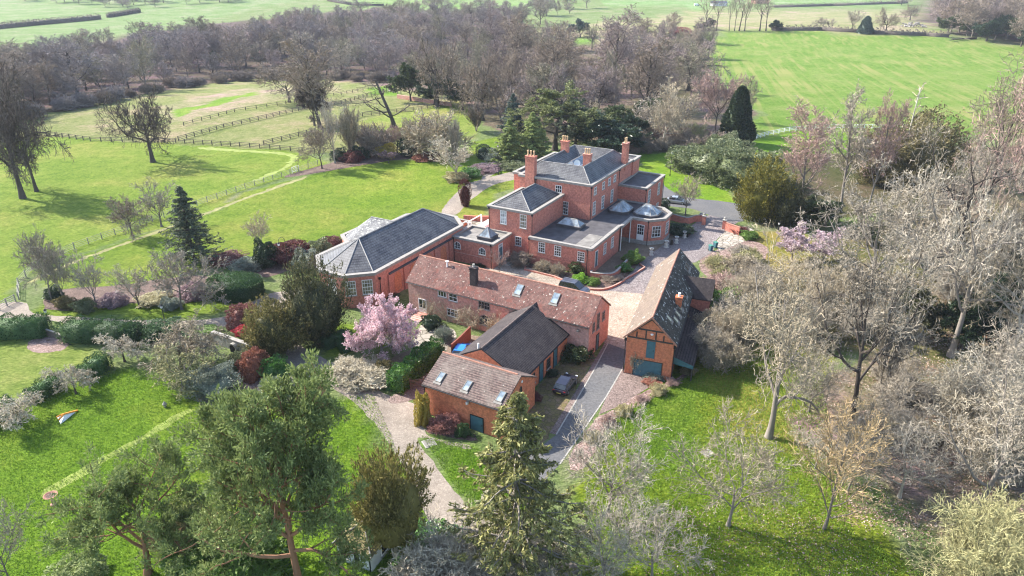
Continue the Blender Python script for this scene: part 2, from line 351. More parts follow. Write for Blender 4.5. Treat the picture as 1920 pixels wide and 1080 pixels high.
M['magnolia'] = lf('pink_petals', (0.56,0.33,0.38), (0.76,0.53,0.56), (0.84,0.70,0.70), trans=0.35); M['mauvepetal'] = lf('mauve_petals', (0.42,0.30,0.33), (0.55,0.42,0.44), (0.66,0.55,0.55), trans=0.35)
M['redleaf'] = lf('red_leaves', (0.13,0.04,0.035), (0.23,0.09,0.075), (0.38,0.22,0.18)); M['crimson'] = lf('crimson_leaves', (0.28,0.02,0.035), (0.42,0.04,0.06), (0.52,0.13,0.13))
M['russet'] = lf('russet_leaves', (0.16,0.055,0.035), (0.27,0.105,0.07), (0.38,0.19,0.13)); M['purple'] = lf('purple_brown_leaves', (0.085,0.03,0.028), (0.15,0.055,0.05), (0.22,0.095,0.08))
M['hedgebrown'] = lf('brown_field_hedge', (0.09,0.072,0.062), (0.15,0.122,0.105), (0.22,0.185,0.15)); M['wine'] = lf('wine_cypress', (0.05,0.017,0.014), (0.085,0.03,0.022), (0.13,0.05,0.035)); M['yellow'] = lf('yellow_green_leaves', (0.26,0.20,0.03), (0.40,0.31,0.06), (0.50,0.42,0.12))
M['cream'] = lf('cream_buds', (0.33,0.28,0.19), (0.48,0.42,0.30), (0.62,0.56,0.43)); M['drygrass'] = lf('dry_grass', (0.22,0.19,0.09), (0.33,0.29,0.15), (0.45,0.40,0.23))
M['heather'] = lf('heather', (0.18,0.12,0.13), (0.28,0.19,0.20), (0.38,0.28,0.28)); M['ivy'] = lf('ivy_leaves', (0.03,0.05,0.018), (0.06,0.085,0.03), (0.11,0.135,0.055), rough=0.4)
M['deadleaf'] = leafmat('fallen_leaves', [(0.18,0.10,0.07), (0.30,0.19,0.14), (0.42,0.30,0.24), (0.50,0.42,0.36)], 0.9, 0.0)
M['grassblade'] = leafmat('grass_blades', [(0.10,0.19,0.015), (0.16,0.27,0.025), (0.25,0.35,0.05)], 0.8, 0.3)
HAZE = 0.00009

# ------------------------------------------------------------------ growing things
def unit(v): return v/np.maximum(np.linalg.norm(v, axis=-1, keepdims=True), 1e-9)
def grow(rng, P, D, L, R, K, wob, trop, tip=0.35):
    n = len(P); pts = np.zeros((n, K+1, 3)); pts[:, 0] = P; d = unit(D)
    for k in range(K):
        d = d+rng.normal(0, wob, (n, 3)); d[:, 2] += trop; d = unit(d)
        pts[:, k+1] = pts[:, k]+d*(L/K)[:, None]
    return pts, R[:, None]*np.linspace(1, tip, K+1)[None]
def spawn(rng, pts, rad, L, n, t0, t1, ang, sd, lr, prof, rr=0.6):
    m, K1, _ = pts.shape; K = K1-1
    t = t0+(t1-t0)*(np.arange(n)[None]+rng.random((m, n)))/n
    f = np.clip(t*K, 0, K-1e-4); i = f.astype(int); fr = (f-i)[..., None]; r_ = np.arange(m)[:, None]
    a, b = pts[r_, i], pts[r_, i+1]; d = unit(b-a)
    ref = unit(rng.normal(0, 1, (m, 1, 3))+np.zeros((m, n, 3))); u = unit(np.cross(d, ref)); w = np.cross(d, u)
    ph = (2.4*np.arange(n)[None]+rng.random((m, 1))*6.28+rng.normal(0, .4, (m, n)))[..., None]
    an = np.radians(rng.normal(ang, sd, (m, n)))[..., None]
    D = d*np.cos(an)+(u*np.cos(ph)+w*np.sin(ph))*np.sin(an)
    le = L[:, None]*lr*(1-prof*(t-t0)/max(1e-6, t1-t0))*rng.uniform(.7, 1.3, (m, n))
    ra = np.minimum((rad[r_, i]*(1-fr[..., 0])+rad[r_, i+1]*fr[..., 0])*rr, 1)
    return ((a*(1-fr)+b*fr).reshape(-1, 3), D.reshape(-1, 3), le.ravel(), ra.ravel())
def tubes(rng, pts, rad, S):
    n, K1, _ = pts.shape; t = unit(np.gradient(pts, axis=1))
    ref = unit(rng.normal(0, 1, (n, 1, 3))); u = unit(np.cross(t, ref+0*t)); w = np.cross(t, u)
    if S == 2:
        V = np.stack([pts-u*rad[..., None], pts+u*rad[..., None]], 2)
    else:
        a = np.arange(S)*2*np.pi/S
        V = pts[:, :, None]+rad[:, :, None, None]*(u[:, :, None]*np.cos(a)[None, None, :, None]+w[:, :, None]*np.sin(a)[None, None, :, None])
    idx = np.arange(n*K1*S).reshape(n, K1, S)
    if S == 2: Q = np.stack([idx[:, :-1, 0], idx[:, :-1, 1], idx[:, 1:, 1], idx[:, 1:, 0]], -1).reshape(-1, 4)
    else:
        nx = np.roll(idx, -1, 2); Q = np.stack([idx[:, :-1], nx[:, :-1], nx[:, 1:], idx[:, 1:]], -1).reshape(-1, 4)
    return V.reshape(-1, 3), Q
def cat_geo(parts):
    V, Q, o = [], [], 0
    for v, q in parts: V.append(v); Q.append(q+o); o += len(v)
    return np.concatenate(V), np.concatenate(Q)
def leafquads(rng, pos, axis, l, w):
    n = len(pos); a = unit(axis); b = unit(np.cross(a, rng.normal(0, 1, (n, 3))))
    l = np.broadcast_to(l, n)[:, None]*rng.uniform(.6, 1.4, (n, 1)); w = np.broadcast_to(w, n)[:, None]*rng.uniform(.6, 1.4, (n, 1))
    V = np.stack([pos-a*l/2-b*w*.35, pos-b*w/2+a*l*.05, pos+a*l/2, pos+b*w/2+a*l*.05], 1).reshape(-1, 3)
    return V, np.arange(4*n).reshape(n, 4)
def ball(rng, n):
    v = unit(rng.normal(0, 1, (n, 3))); return v*rng.random((n, 1))**(1/3)

def bare_geo(seed, asp, trunk, lv, tr=0.018, lean=0.0, stems=1, spread=0.0, ntrunk=2, wob0=0.05):
    """a leafless tree one unit tall; lv = branch levels (n, t0, t1, angle, sd, length, profile, K, wobble, tropism, sides)"""
    rng = np.random.default_rng(seed)
    ph = rng.random(stems)*6.28+np.arange(stems)*6.28/stems
    P = np.stack([np.cos(ph), np.sin(ph), 0*ph], 1)*(0.01 if stems > 1 else 0)
    D = np.stack([np.cos(ph)*spread+lean, np.sin(ph)*spread, np.ones(stems)], 1)
    L = np.full(stems, trunk)*rng.uniform(.85, 1.15, stems)
    p, r = grow(rng, P, D, L, np.full(stems, tr), 8, wob0, 0.03, 0.45); r[:, 0] *= 1.5; r[:, 1] *= 1.1
    G = [(p, r, 8)]
    for (n, t0, t1, ang, sd, lr, prof, K, wob, trop, S) in lv:
        q = spawn(rng, p, r, L, n, t0, t1, ang, sd, lr, prof)
        L = q[2]; p, r = grow(rng, q[0], q[1], L, q[3], K, wob, trop); G.append((p, r, S))
    allp = np.concatenate([g[0].reshape(-1, 3) for g in G])
    zt = np.percentile(allp[:, 2], 99.7); c = allp[allp[:, 2] > 0.25*zt]
    cx, cy = np.median(c[:, 0]), np.median(c[:, 1])
    wr = np.percentile(np.hypot(c[:, 0]-cx, c[:, 1]-cy), 96)
    sx = asp/2/max(wr, 1e-3); sz = 1/zt
    out = []
    for (p, r, S) in G:
        p = p*np.array([sx, sx, sz]); p[..., 2] = np.maximum(p[..., 2], -0.01)
        out.append((p, r, S))
    return rng, out, ntrunk
def bare_meshes(name, seed, asp, trunk, lv, twig, **k):
    rng, G, nt = bare_geo(seed, asp, trunk, lv, **k)
    A = cat_geo([tubes(rng, p, np.maximum(r, twig*1.2), S) for p, r, S in G[:nt]])
    B = cat_geo([tubes(rng, p, np.maximum(r, twig), S) for p, r, S in G[nt:]])
    return (np_mesh(name+'_trunk', A[0], A[1], mats=[M['bark']], smooth=True), np_mesh(name+'_crown', B[0], B[1], mats=[M['tw_brown']]), asp)
P = {}
#                  n   t0   t1  ang sd  len prof K wob  trop S
P['oak'] = [bare_meshes('oak', s, 1.15, 0.24, [(9,.4,1,64,14,1.25,.35,8,.18,.05,6),(9,.2,1,46,14,.55,.3,6,.22,.04,4),(9,.2,1,45,15,.5,.3,4,.22,.03,3),(7,.15,1,42,15,.5,.3,3,.2,.03,2)], .0020, tr=.030, ntrunk=3) for s in (11, 12, 13)]
P['tall'] = [bare_meshes('tall', s, 0.62, 0.80, [(15,.22,1,42,10,.42,.45,6,.13,.10,5),(9,.2,1,40,14,.48,.3,5,.15,.06,3),(8,.2,1,40,14,.5,.3,4,.18,.04,2),(6,.2,1,40,14,.5,.3,2,.2,.03,2)], .0016, tr=.017) for s in (21, 22, 23)]
P['round'] = [bare_meshes('round', s, 1.0, 0.30, [(9,.5,1,52,12,1.3,.2,6,.12,.05,5),(9,.2,1,42,12,.5,.3,5,.15,.04,3),(9,.2,1,42,14,.5,.3,3,.18,.03,2),(7,.2,1,42,14,.5,.3,2,.2,.03,2)], .0026, tr=.018) for s in (31, 32)]
P['vase'] = [bare_meshes('vase', s, 0.8, 0.26, [(7,.45,1,40,10,2.0,.2,7,.10,.05,5),(9,.2,1,36,10,.42,.4,5,.13,.04,3),(8,.2,1,38,12,.5,.3,3,.17,.03,2),(5,.2,1,38,12,.5,.3,2,.2,.02,2)], .0024, tr=.017) for s in (41, 42)]
P['big'] = [bare_meshes('big', s, 1.0, 0.42, [(8,.32,1,54,13,1.05,.25,8,.18,.05,6),(7,.2,1,46,14,.52,.35,6,.24,.04,4),(7,.15,1,46,16,.52,.3,5,.27,.03,3),(6,.15,1,46,16,.52,.3,4,.28,.02,2),(2,.3,1,46,16,.6,.3,2,.25,.02,2)], .00125, tr=.021, ntrunk=3) for s in (51, 52, 53)]
P['bush'] = [bare_meshes('bush', s, 1.5, 0.55, [(9,.15,1,40,14,.75,.3,5,.18,.04,4),(9,.15,1,42,14,.6,.3,4,.2,.03,3),(8,.1,1,42,14,.55,.3,3,.2,.02,2),(3,.1,1,42,14,.55,.3,2,.2,.02,2)], .0045, tr=.014, stems=7, spread=.75, ntrunk=1, wob0=.14) for s in (61, 62)]
P['haze'] = [bare_meshes('haze', s, 1.5, 0.50, [(10,.1,1,35,14,.8,.3,4,.15,.05,3),(9,.1,1,38,14,.6,.3,3,.18,.04,2),(8,.1,1,38,14,.55,.3,2,.2,.03,2)], .0062, tr=.012, stems=12, spread=.8, ntrunk=1, wob0=.1) for s in (66,)]
P['fan'] = [bare_meshes('fan', 68, 0.85, 0.6, [(10,.1,1,20,8,.7,.3,4,.06,.05,3),(10,.15,1,22,8,.5,.3,3,.08,.05,2),(6,.15,1,22,8,.5,.3,2,.08,.04,2)], .005, tr=.012, stems=8, spread=.45, ntrunk=1)]
P['weep'] = [bare_meshes('weep', s, 1.35, 0.42, [(11,.5,1,68,12,1.15,.2,7,.20,-.05,5),(9,.2,1,50,14,.45,.3,5,.24,-.06,3),(8,.15,1,48,14,.5,.3,4,.25,-.06,2),(5,.15,1,48,14,.5,.3,2,.25,-.05,2)], .0048, tr=.028) for s in (71, 72)]
P['wood'] = [bare_meshes('wood', s, a, .62, [(15,.10,1,50,10,.50,.35,5,.12,.10,4),(9,.2,1,42,14,.5,.3,4,.15,.08,2),(9,.1,1,42,16,.5,.3,3,.18,.05,2),(3,.2,1,42,16,.55,.3,1,.18,.05,2)], .0023, tr=.013) for s, a in ((81, .65), (82, .8), (83, .95), (84, .72))]
P['open'] = [bare_meshes('open', s, 1.0, .26, [(7,.4,1,50,12,1.5,.25,8,.11,.05,6),(10,.2,1,43,12,.5,.35,6,.14,.05,4),(8,.15,1,43,14,.5,.3,4,.20,.03,3),(7,.15,1,43,14,.5,.3,3,.22,.02,2)], .0015, tr=.016, ntrunk=3) for s in (45, 46)]
P['fine'] = [bare_meshes('fine', s, 1.4, .5, [(11,.1,1,36,14,.8,.3,5,.14,.05,4),(11,.1,1,40,14,.55,.3,4,.17,.04,3),(9,.1,1,42,14,.52,.3,3,.2,.02,2),(4,.2,1,42,14,.55,.3,2,.2,.02,2)], .0019, tr=.010, stems=11, spread=.8, ntrunk=2, wob0=.1) for s in (67, 68)]
P['flame'] = [bare_meshes('flame', 64, .8, .75, [(16,.12,1,36,10,.5,.4,6,.08,.12,4),(9,.15,1,32,12,.5,.3,5,.12,.08,3),(8,.1,1,34,14,.5,.3,3,.16,.05,2),(2,.1,1,34,14,.5,.3,2,.15,.06,2)], .0015, tr=.012)]
P['poplar'] = [bare_meshes('poplar', s, 0.55, 0.55, [(6,.45,1,32,8,1.0,.3,6,.06,.06,4),(6,.3,1,30,10,.5,.3,4,.1,.05,3),(6,.2,1,34,12,.5,.3,2,.12,.03,2)], .0022, tr=.013) for s in (91, 92)]
P['snag'] = [bare_meshes('snag', 95, 0.9, 0.95, [(9,.15,.95,75,16,.42,.3,7,.22,.06,5),(5,.3,1,45,14,.5,.3,5,.2,.05,3),(5,.2,1,45,14,.5,.3,3,.2,.05,2)], .0022, tr=.026, lean=.02)]
P['slim'] = [bare_meshes('slim', 97, 0.38, 0.97, [(18,.25,1,55,14,.18,.5,5,.15,.10,3),(5,.3,1,45,14,.5,.3,3,.2,.05,2)], .003, tr=.012, lean=.12)]

def shift(V, Q, o): return V, Q+o
def core(rng, pts, scale=0.86):
    """dark lumpy inside of a dense plant from its own outline points"""
    nu, nv = 20, 10
    u = np.arange(nu)*2*np.pi/nu; v = np.linspace(-1.45, 1.5, nv)
    d = np.stack([np.cos(v)[:, None]*np.cos(u), np.cos(v)[:, None]*np.sin(u), np.sin(v)[:, None]+0*u], -1).reshape(-1, 3)
    V = pts(d)*scale
    idx = np.arange(nu*nv).reshape(nv, nu); nx = np.roll(idx, -1, 1)
    return V, np.stack([idx[:-1], nx[:-1], nx[1:], idx[1:]], -1).reshape(-1, 4)
def mound(seed, asp, n, leaf, lump=0.16, pw=2.2, flat_top=1.0, prick=0.5):
    """a dense rounded bush one unit tall"""
    rng = np.random.default_rng(seed); k = rng.normal(0, 1, (7, 3))*4.0; phs = rng.random(7)*6.28
    def outline(d):
        f = (np.abs(d)**pw).sum(1)**(-1/pw)
        b = 1+lump*np.sin(d@k.T+phs).sum(1)/2.6
        q = d*(f*b)[:, None]
        return np.stack([q[:, 0]*asp/2, q[:, 1]*asp/2, 0.45+q[:, 2]*0.55*flat_top], 1)
    d = unit(rng.normal(0, 1, (n, 3))); d[:, 2] = np.where(d[:, 2] < -.75, -d[:, 2], d[:, 2])
    cl = unit(rng.normal(0, 1, (70, 3))); g = np.max(d@cl.T, axis=1); tuft = np.clip((g-.90)/.1, 0, 1)
    p = outline(d)
    k_ = (.84+.22*tuft)*rng.uniform(.93, 1.05, n)
    p[:, :2] *= k_[:, None]; p[:, 2] = np.maximum(.3+(p[:, 2]-.3)*k_, 0.01)
    ax = unit(d+rng.normal(0, prick, (n, 3)))
    A = leafquads(rng, p, ax, leaf, leaf*.5)
    B = core(rng, outline, .78); B[0][:, 2] = np.maximum(B[0][:, 2], -.02)
    return cat_geo([A, B])
def one_mesh(name, geo, m): return np_mesh(name, geo[0], geo[1], mats=[m])
P['mound'] = [(None, one_mesh('mound', mound(s, 1.4, 4200, .095, .22), M['rhodo']), 1.4) for s in (101, 102)]
P['moundfine'] = [(None, one_mesh('moundfine', mound(s, 1.5, 10000, .06, .26), M['rhodo']), 1.5) for s in (105,)]
P['globe'] = [(None, one_mesh('globe', mound(111, 1.15, 3000, .06, .05), M['box']), 1.15)]
P['ovoid'] = [(None, one_mesh('ovoid', mound(115, .42, 3500, .035, .12, 2.0, 1, .4), M['wine']), .42)]
P['cone'] = []
def conecy(seed):
    rng = np.random.default_rng(seed); n = 9000
    z = rng.random(n)**1.15; a = rng.random(n)*6.283
    r = .21*(1-z)**.55*(1+.13*np.sin(5*a+9*z)+.1*np.sin(17*z+3*a))*rng.uniform(.85, 1.05, n)*np.minimum(1, .75+z*3)
    p = np.stack([np.cos(a)*r, np.sin(a)*r, z], 1)
    ax = np.stack([np.cos(a)*.5, np.sin(a)*.5, np.ones(n)], 1)+rng.normal(0, .35, (n, 3))
    A = leafquads(rng, p, ax, .045, .02); k = np.linspace(0, 1, 12)
    R = .18*(1-k)**.55; u = np.arange(14)*2*np.pi/14
    V = np.stack([R[:, None]*np.cos(u), R[:, None]*np.sin(u), k[:, None]+0*u], -1).reshape(-1, 3)
    idx = np.arange(12*14).reshape(12, 14); nx = np.roll(idx, -1, 1)
    return cat_geo([A, (V, np.stack([idx[:-1], nx[:-1], nx[1:], idx[1:]], -1).reshape(-1, 4))])
P['cone'] = [(None, one_mesh('cone', conecy(121), M['cypress']), .42)]

def leafy(name, seed, asp, trunk, lv, per, leaf, lw, clump, flat, mleaf, mbark, lev=(-1,), tr=.018, axis='out', t0=.35, ntrunk=3, twig=.002, droop=0., keep=1.0, **k):
    """evergreen: the same branching, with clumps of leaves carried along the outer branches"""
    rng, G, _ = bare_geo(seed, asp, trunk, lv, tr=tr, **k)
    A = cat_geo([tubes(rng, p, np.maximum(r, twig), S) for p, r, S in G[:ntrunk]])
    cen, dirs = [], []
    for l in lev:
        p = G[l][0]; K1 = p.shape[1]; s = int(t0*(K1-1)); q = p[:, max(s, 1):]
        d = unit(np.gradient(p, axis=1))[:, max(s, 1):]
        cen.append(q.reshape(-1, 3)); dirs.append(d.reshape(-1, 3))
    cen = np.concatenate(cen); dirs = np.concatenate(dirs)
    if keep < 1: w = rng.random(len(cen)) < keep; cen, dirs = cen[w], dirs[w]
    n = len(cen); c = np.repeat(cen, per, 0); d = np.repeat(dirs, per, 0)
    o = ball(rng, n*per)*np.repeat(clump*rng.uniform(.6, 1.4, (n, 1)), per, 0); o[:, 2] *= flat
    if axis == 'out': ax = unit(o)*.8+d*.6+rng.normal(0, .45, o.shape); ax[:, 2] += .35
    elif axis == 'along': ax = d+rng.normal(0, .45, o.shape)
    else: ax = rng.normal(0, .6, o.shape)+d*.5; ax[:, 2] -= .9
    o[:, 2] -= droop*rng.random(len(o))
    p = c+o; p[:, 2] = np.maximum(p[:, 2], .01)
    B = leafquads(rng, p, ax, leaf, lw)
    return (np_mesh(name+'_trunk', A[0], A[1], mats=[mbark], smooth=True), np_mesh(name+'_crown', B[0], B[1], mats=[mleaf]), asp)
P['pine'] = [leafy('pine', s, .78, .88, [(21,.26,1,64,14,.46,.40,6,.14,.07,6),(9,.25,1,50,15,.52,.3,5,.16,.05,4),(5,.35,1,42,15,.5,.3,3,.2,.06,3)], 19, .021, .0065, .028, .75, M['pine'], M['bark_pine'], lev=(-1,), t0=.3, tr=.020, twig=.0022) for s in (131, 132)]
P['pinelow'] = [leafy('pinelow', s, 1.25, .5, [(10,.35,1,55,14,.95,.35,6,.16,.05,6),(8,.25,1,45,15,.5,.3,5,.16,.06,4),(5,.35,1,42,15,.5,.3,3,.2,.06,3)], 24, .030, .0095, .040, .75, M['pine'], M['bark_pine'], lev=(-1,), t0=.3, tr=.03, twig=.003, lean=-.12) for s in (135,)]
def plumed(name, seed, asp, nclump, per, leaf, lw, clump, up, mleaf, mbark, z0=.12, trunkh=.3, gap=.0, stretch=1.6):
    """dense evergreen: many leafy plumes over an uneven crown, dark inside, short stem"""
    rng = np.random.default_rng(seed); k = rng.normal(0, 1, (6, 3))*3.2; ph = rng.random(6)*6.28
    def outline(d):
        b = 1+.2*np.sin(d@k.T+ph).sum(1)/2.4
        return np.stack([d[:, 0]*asp/2*b, d[:, 1]*asp/2*b, z0+(1-z0)*(.42+.56*d[:, 2]*b)], 1)
    d = unit(rng.normal(0, 1, (nclump, 3))); d = d[d[:, 2] > -.7]; c = outline(d)*1.0
    c = c*np.array([1, 1, 1])*rng.uniform(.72, 1.0, (len(d), 1))**np.array([1, 1, .6]); n = len(c)
    axc = unit(d*(1-up)+np.array([0, 0, up])+rng.normal(0, .12, (n, 3)))
    t = rng.uniform(-1, 1, (n, per)); rad = clump*rng.uniform(.6, 1.35, (n, 1))
    off = rng.normal(0, 1, (n, per, 3))*(rad*(1-.75*np.clip(t, 0, 1)))[..., None]*.42
    p = (c[:, None]+axc[:, None]*(t*rad*stretch)[..., None]+off).reshape(-1, 3); p[:, 2] = np.maximum(p[:, 2], .01)
    ax = np.repeat(axc, per, 0)+rng.normal(0, .55, (n*per, 3))
    A = leafquads(rng, p, ax, leaf, lw); B = core(rng, outline, .74); B[0][:, 2] += .05
    tp, tr_ = grow(rng, np.zeros((3, 3)), np.stack([rng.normal(0, .2, 3), rng.normal(0, .2, 3), np.ones(3)], 1), np.full(3, .75), np.full(3, .024), 6, .06, .02)
    T = tubes(rng, tp, tr_, 7); G = cat_geo([A, B])
    return (np_mesh(name+'_trunk', T[0], T[1], mats=[mbark], smooth=True), np_mesh(name+'_crown', G[0], G[1], mats=[mleaf]), asp)
P['yew'] = [plumed('yew', s, 1.05, 330, 60, .046, .015, .085, .55, M['yew'], M['bark_grey']) for s in (141, 142)]
P['stemyew'] = [plumed('stemyew', 147, .95, 300, 60, .042, .014, .08, .45, M['yew'], M['bark_pale'], z0=.36)]
P['plume'] = [plumed('plume', s, .95, 190, 95, .050, .014, .115, .62, M['yew'], M['bark_grey'], stretch=2.2) for s in (145, 146)]
def conif(name, seed, asp, nw, per, leaf, lw, droop, sweep, mleaf, mbark, dens=1.0, irregular=.2, top=.03, gap=.0):
    """whorled conifer: long boughs from a straight stem, needles hung along them"""
    rng = np.random.default_rng(seed)
    z = np.linspace(.05, .985, nw); z = z+rng.normal(0, .35*(z[1]-z[0]), nw); bz, bl, ba = [], [], []
    for q in z:
        k = int(rng.integers(5, 8)); a0 = rng.random()*6.28
        for j in range(k):
            bz.append(q+rng.normal(0, .008)); ba.append(a0+6.283*j/k+rng.normal(0, .2))
            bl.append((asp/2)*((1-q)**.85+top)*rng.uniform(1-irregular, 1+irregular*.5))
    bz, bl, ba = np.array(bz), np.array(bl), np.array(ba); n = len(bz)
    Pn = np.stack([0*bz, 0*bz, bz], 1); D = np.stack([np.cos(ba), np.sin(ba), np.full(n, .28-sweep)], 1)
    p, r = grow(rng, Pn, D, bl, np.full(n, .006), 6, .05, droop, .3)
    p[:, -1, 2] += bl*.06
    q2 = spawn(rng, p, r, bl, 9, .15, 1, 52, 10, .34, .55)
    p2, r2 = grow(rng, q2[0], q2[1]*np.array([1, 1, .35]), q2[2], q2[3], 3, .08, droop*.8)
    t, rt = grow(rng, np.zeros((1, 3)), np.array([[0, 0, 1.]]), np.ones(1), np.full(1, .014), 8, .004, 0, .12)
    A = cat_geo([tubes(rng, t, rt, 8), tubes(rng, p, np.maximum(r, .0022), 4)])
    cen = np.concatenate([p[:, 1:].reshape(-1, 3), p2[:, 1:].reshape(-1, 3)])
    dd = np.concatenate([unit(np.gradient(p, axis=1))[:, 1:].reshape(-1, 3), unit(np.gradient(p2, axis=1))[:, 1:].reshape(-1, 3)])
    if gap: w = rng.random(len(cen)) > gap; cen, dd = cen[w], dd[w]
    c = np.repeat(cen, per, 0); d = np.repeat(dd, per, 0); o = ball(rng, len(c))*np.array([.02, .02, .009]); o[:, 2] -= .006
    ax = d*.8+rng.normal(0, .5, o.shape); ax[:, 2] -= .35
    B = leafquads(rng, c+o, ax, leaf, lw)
    return (np_mesh(name+'_trunk', A[0], A[1], mats=[mbark], smooth=True), np_mesh(name+'_crown', B[0], B[1], mats=[mleaf]), asp)
P['spruce'] = [conif('spruce', 151, .80, 19, 9, .028, .009, -.04, .12, M['spruce'], M['bark_grey'], irregular=.5, gap=.38)]
P['fir'] = [conif('fir', 155, .62, 20, 6, .040, .013, -.04, .05, M['limefir'], M['bark'], irregular=.4)]
P['deodar'] = [conif('deodar', 157, .66, 24, 5, .036, .010, -.06, .02, M['deodar'], M['bark'], irregular=.7, top=.015, gap=.45)]
P['cedar'] = [leafy('cedar', s, 1.15, .75, [(12,.22,1,72,10,.62,.45,6,.08,.03,5),(8,.25,1,50,14,.45,.3,4,.1,.0,4),(5,.3,1,45,14,.5,.3,3,.12,.0,3)], 14, .034, .012, .038, .28, M['cedar'], M['bark'], axis='along', t0=.2, tr=.03, twig=.004) for s in (161,)]
P['ever'] = [leafy('ever', s, .9, .6, [(10,.15,1,45,14,.7,.4,5,.12,.05,5),(8,.2,1,45,14,.5,.3,4,.12,.05,4),(5,.3,1,45,14,.5,.3,3,.12,.05,3)], 14, .045, .022, .05, .8, M['holly'], M['bark'], t0=.2, tr=.025, twig=.004) for s in (165, 166)]
P['magnolia'] = [leafy('magnolia', 171, 1.22, .2, [(11,.3,1,56,14,2.3,.25,6,.10,.05,5),(12,.15,1,44,12,.45,.4,5,.12,.05,3),(8,.2,1,42,12,.5,.3,3,.14,.06,3)], 14, .022, .016, .034, 1., M['magnolia'], M['bark_pale'], t0=.1, tr=.03, twig=.0028, ntrunk=4)]
P['blossom'] = [leafy('blossom', 175, .95, .3, [(8,.3,1,42,12,1.5,.25,5,.10,.08,4),(8,.2,1,38,12,.45,.4,4,.12,.08,3),(6,.2,1,36,12,.5,.3,3,.14,.08,3)], 6, .035, .022, .035, 1., M['mauvepetal'], M['bark_grey'], t0=.1, tr=.02, twig=.004, ntrunk=4)]

RNG = random.Random(7); PEND = {}
def plant(kind, X, label, cat, name, mcrown=None, mtrunk=None, H=8., Wd=None, group=None, rot=None, which=None, trunk_name='trunk', crown_name='crown', lean=None):
    pr = P[kind]; tm, cm, asp = pr[RNG.randrange(len(pr)) if which is None else which % len(pr)]
    Wd = H*asp if Wd is None else Wd
    rot = RNG.random()*6.283 if rot is None else rot
    if tm is None:
        o = bpy.data.objects.new(name, cm); COL.objects.link(o); leaf = o
    else:
        o = bpy.data.objects.new(name, None); COL.objects.link(o); o.empty_display_size = .3
        t = bpy.data.objects.new(trunk_name, tm); COL.objects.link(t); t.parent = o
        leaf = bpy.data.objects.new(crown_name, cm); COL.objects.link(leaf); leaf.parent = o
        if mtrunk: t.material_slots[0].link = 'OBJECT'; t.material_slots[0].material = M[mtrunk]
    if mcrown: leaf.material_slots[0].link = 'OBJECT'; leaf.material_slots[0].material = M[mcrown]
    o.location = X; o.rotation_euler = (lean[0] if lean else 0, lean[1] if lean else 0, rot); s = Wd/asp; o.scale = (s, s, H)
    return tag(o, label, cat, group)
def grown(kind, px, by, ty, wpx, label, cat='tree', name='bare_tree', mcrown=None, mtrunk=None, **k):
    """stand a plant on the ground seen at (px, by), tall enough to reach ty, wpx wide"""
    X = at(px, by)
    if kind in ('mound', 'moundfine', 'globe', 'haze', 'fine', 'bush') and wpx < 200:
        d = depth(X); W_, E = wpx*d/F_PX, (by-ty)*d/F_PX; dep = PITCH+math.atan((by-540)/F_PX); c, s = math.cos(dep), math.sin(dep)
        H = max(math.sqrt(max(0, E*E-W_*W_*s*s))/c, .42*E/c); X = at(px, by-max(0, E/2-H*c/2)*F_PX/d*.8)
        return plant(kind, X, label, cat, name, mcrown, mtrunk, H=H, Wd=W_, **k)
    H = rise(X, ty)
    return plant(kind, X, label, cat, name, mcrown, mtrunk, H=H, Wd=wpx*depth(X+Vector((0, 0, .6*H)))/F_PX, **k)

# ------------------------------------------------------------------ ground, paths, beds
def inpoly(X, Y, poly):
    r = np.zeros(X.shape, bool); n = len(poly)
    for i in range(n):
        x0, y0 = poly[i]; x1, y1 = poly[(i+1) % n]
        if y0 == y1: continue
        c = ((y0 > Y) != (y1 > Y)) & (X < (x1-x0)*(Y-y0)/(y1-y0)+x0); r ^= c
    return r
def land(px): return [(lambda v: (v.x, v.y))(at(*q)) for q in px]
def axis_line(lo, a, b, hi, st_):
    c = list(np.arange(a, b, st_)); s = st_; q = b
    while q < hi: c.append(q); s *= 1.10; q += s
    s = st_; q = a-st_
    while q > lo: c.insert(0, q); s *= 1.10; q -= s
    return np.array(c)
gx = axis_line(-1500, -125, 125, 1500, 1.4); gy = axis_line(-60, 30, 250, 2100, 1.4)
GX, GY = np.meshgrid(gx, gy); GZ = hz(GX, GY)
lat = np.random.default_rng(5)
def wobble(s, amp):
    """smooth wandering offset so that the edges of the grass kinds are ragged"""
    k = lat.normal(0, 1, (9, 2))/s; p = lat.random(9)*6.28
    return amp*sum(np.sin(GX*k[i, 0]+GY*k[i, 1]+p[i]) for i in range(9))/3
wx, wy = wobble(7, 1.6)+wobble(2.5, .7), wobble(7, 1.6)+wobble(2.5, .7)
COLR = np.zeros(GX.shape+(4,)); COLR[..., :3] = (0.175, 0.225, 0.08)
def zone(px, col, streak=0.0, far=1.0):
    m = inpoly(GX+wx*far, GY+wy*far, land(px)); COLR[m] = (*col, streak)
G_BRIGHT = (0.185, 0.258, 0.034); G_LAWN = (0.172, 0.245, 0.028); G_ROUGH = (0.245, 0.255, 0.095); G_TAN = (0.30, 0.275, 0.14)
G_WOOD = (0.115, 0.085, 0.065); G_DARK = (0.045, 0.055, 0.025)
zone([(-300,160),(-100,130),(0,100),(240,62),(470,18),(600,-8),(-300,-8)], (0.175,0.245,0.085))
zone([(640,0),(1000,0),(1000,20),(700,22)], (0.20,0.29,0.09))
zone([(960,62),(1300,22),(1740,18),(1760,64),(1330,62),(1180,74),(1060,84),(990,70)], (0.275,0.265,0.125))
zone([(1130,0),(1700,0),(1700,6),(1300,16),(1130,12)], (0.19,0.29,0.10))
zone([(985,76),(1110,68),(1110,100),(980,100)], (0.17,0.29,0.05))
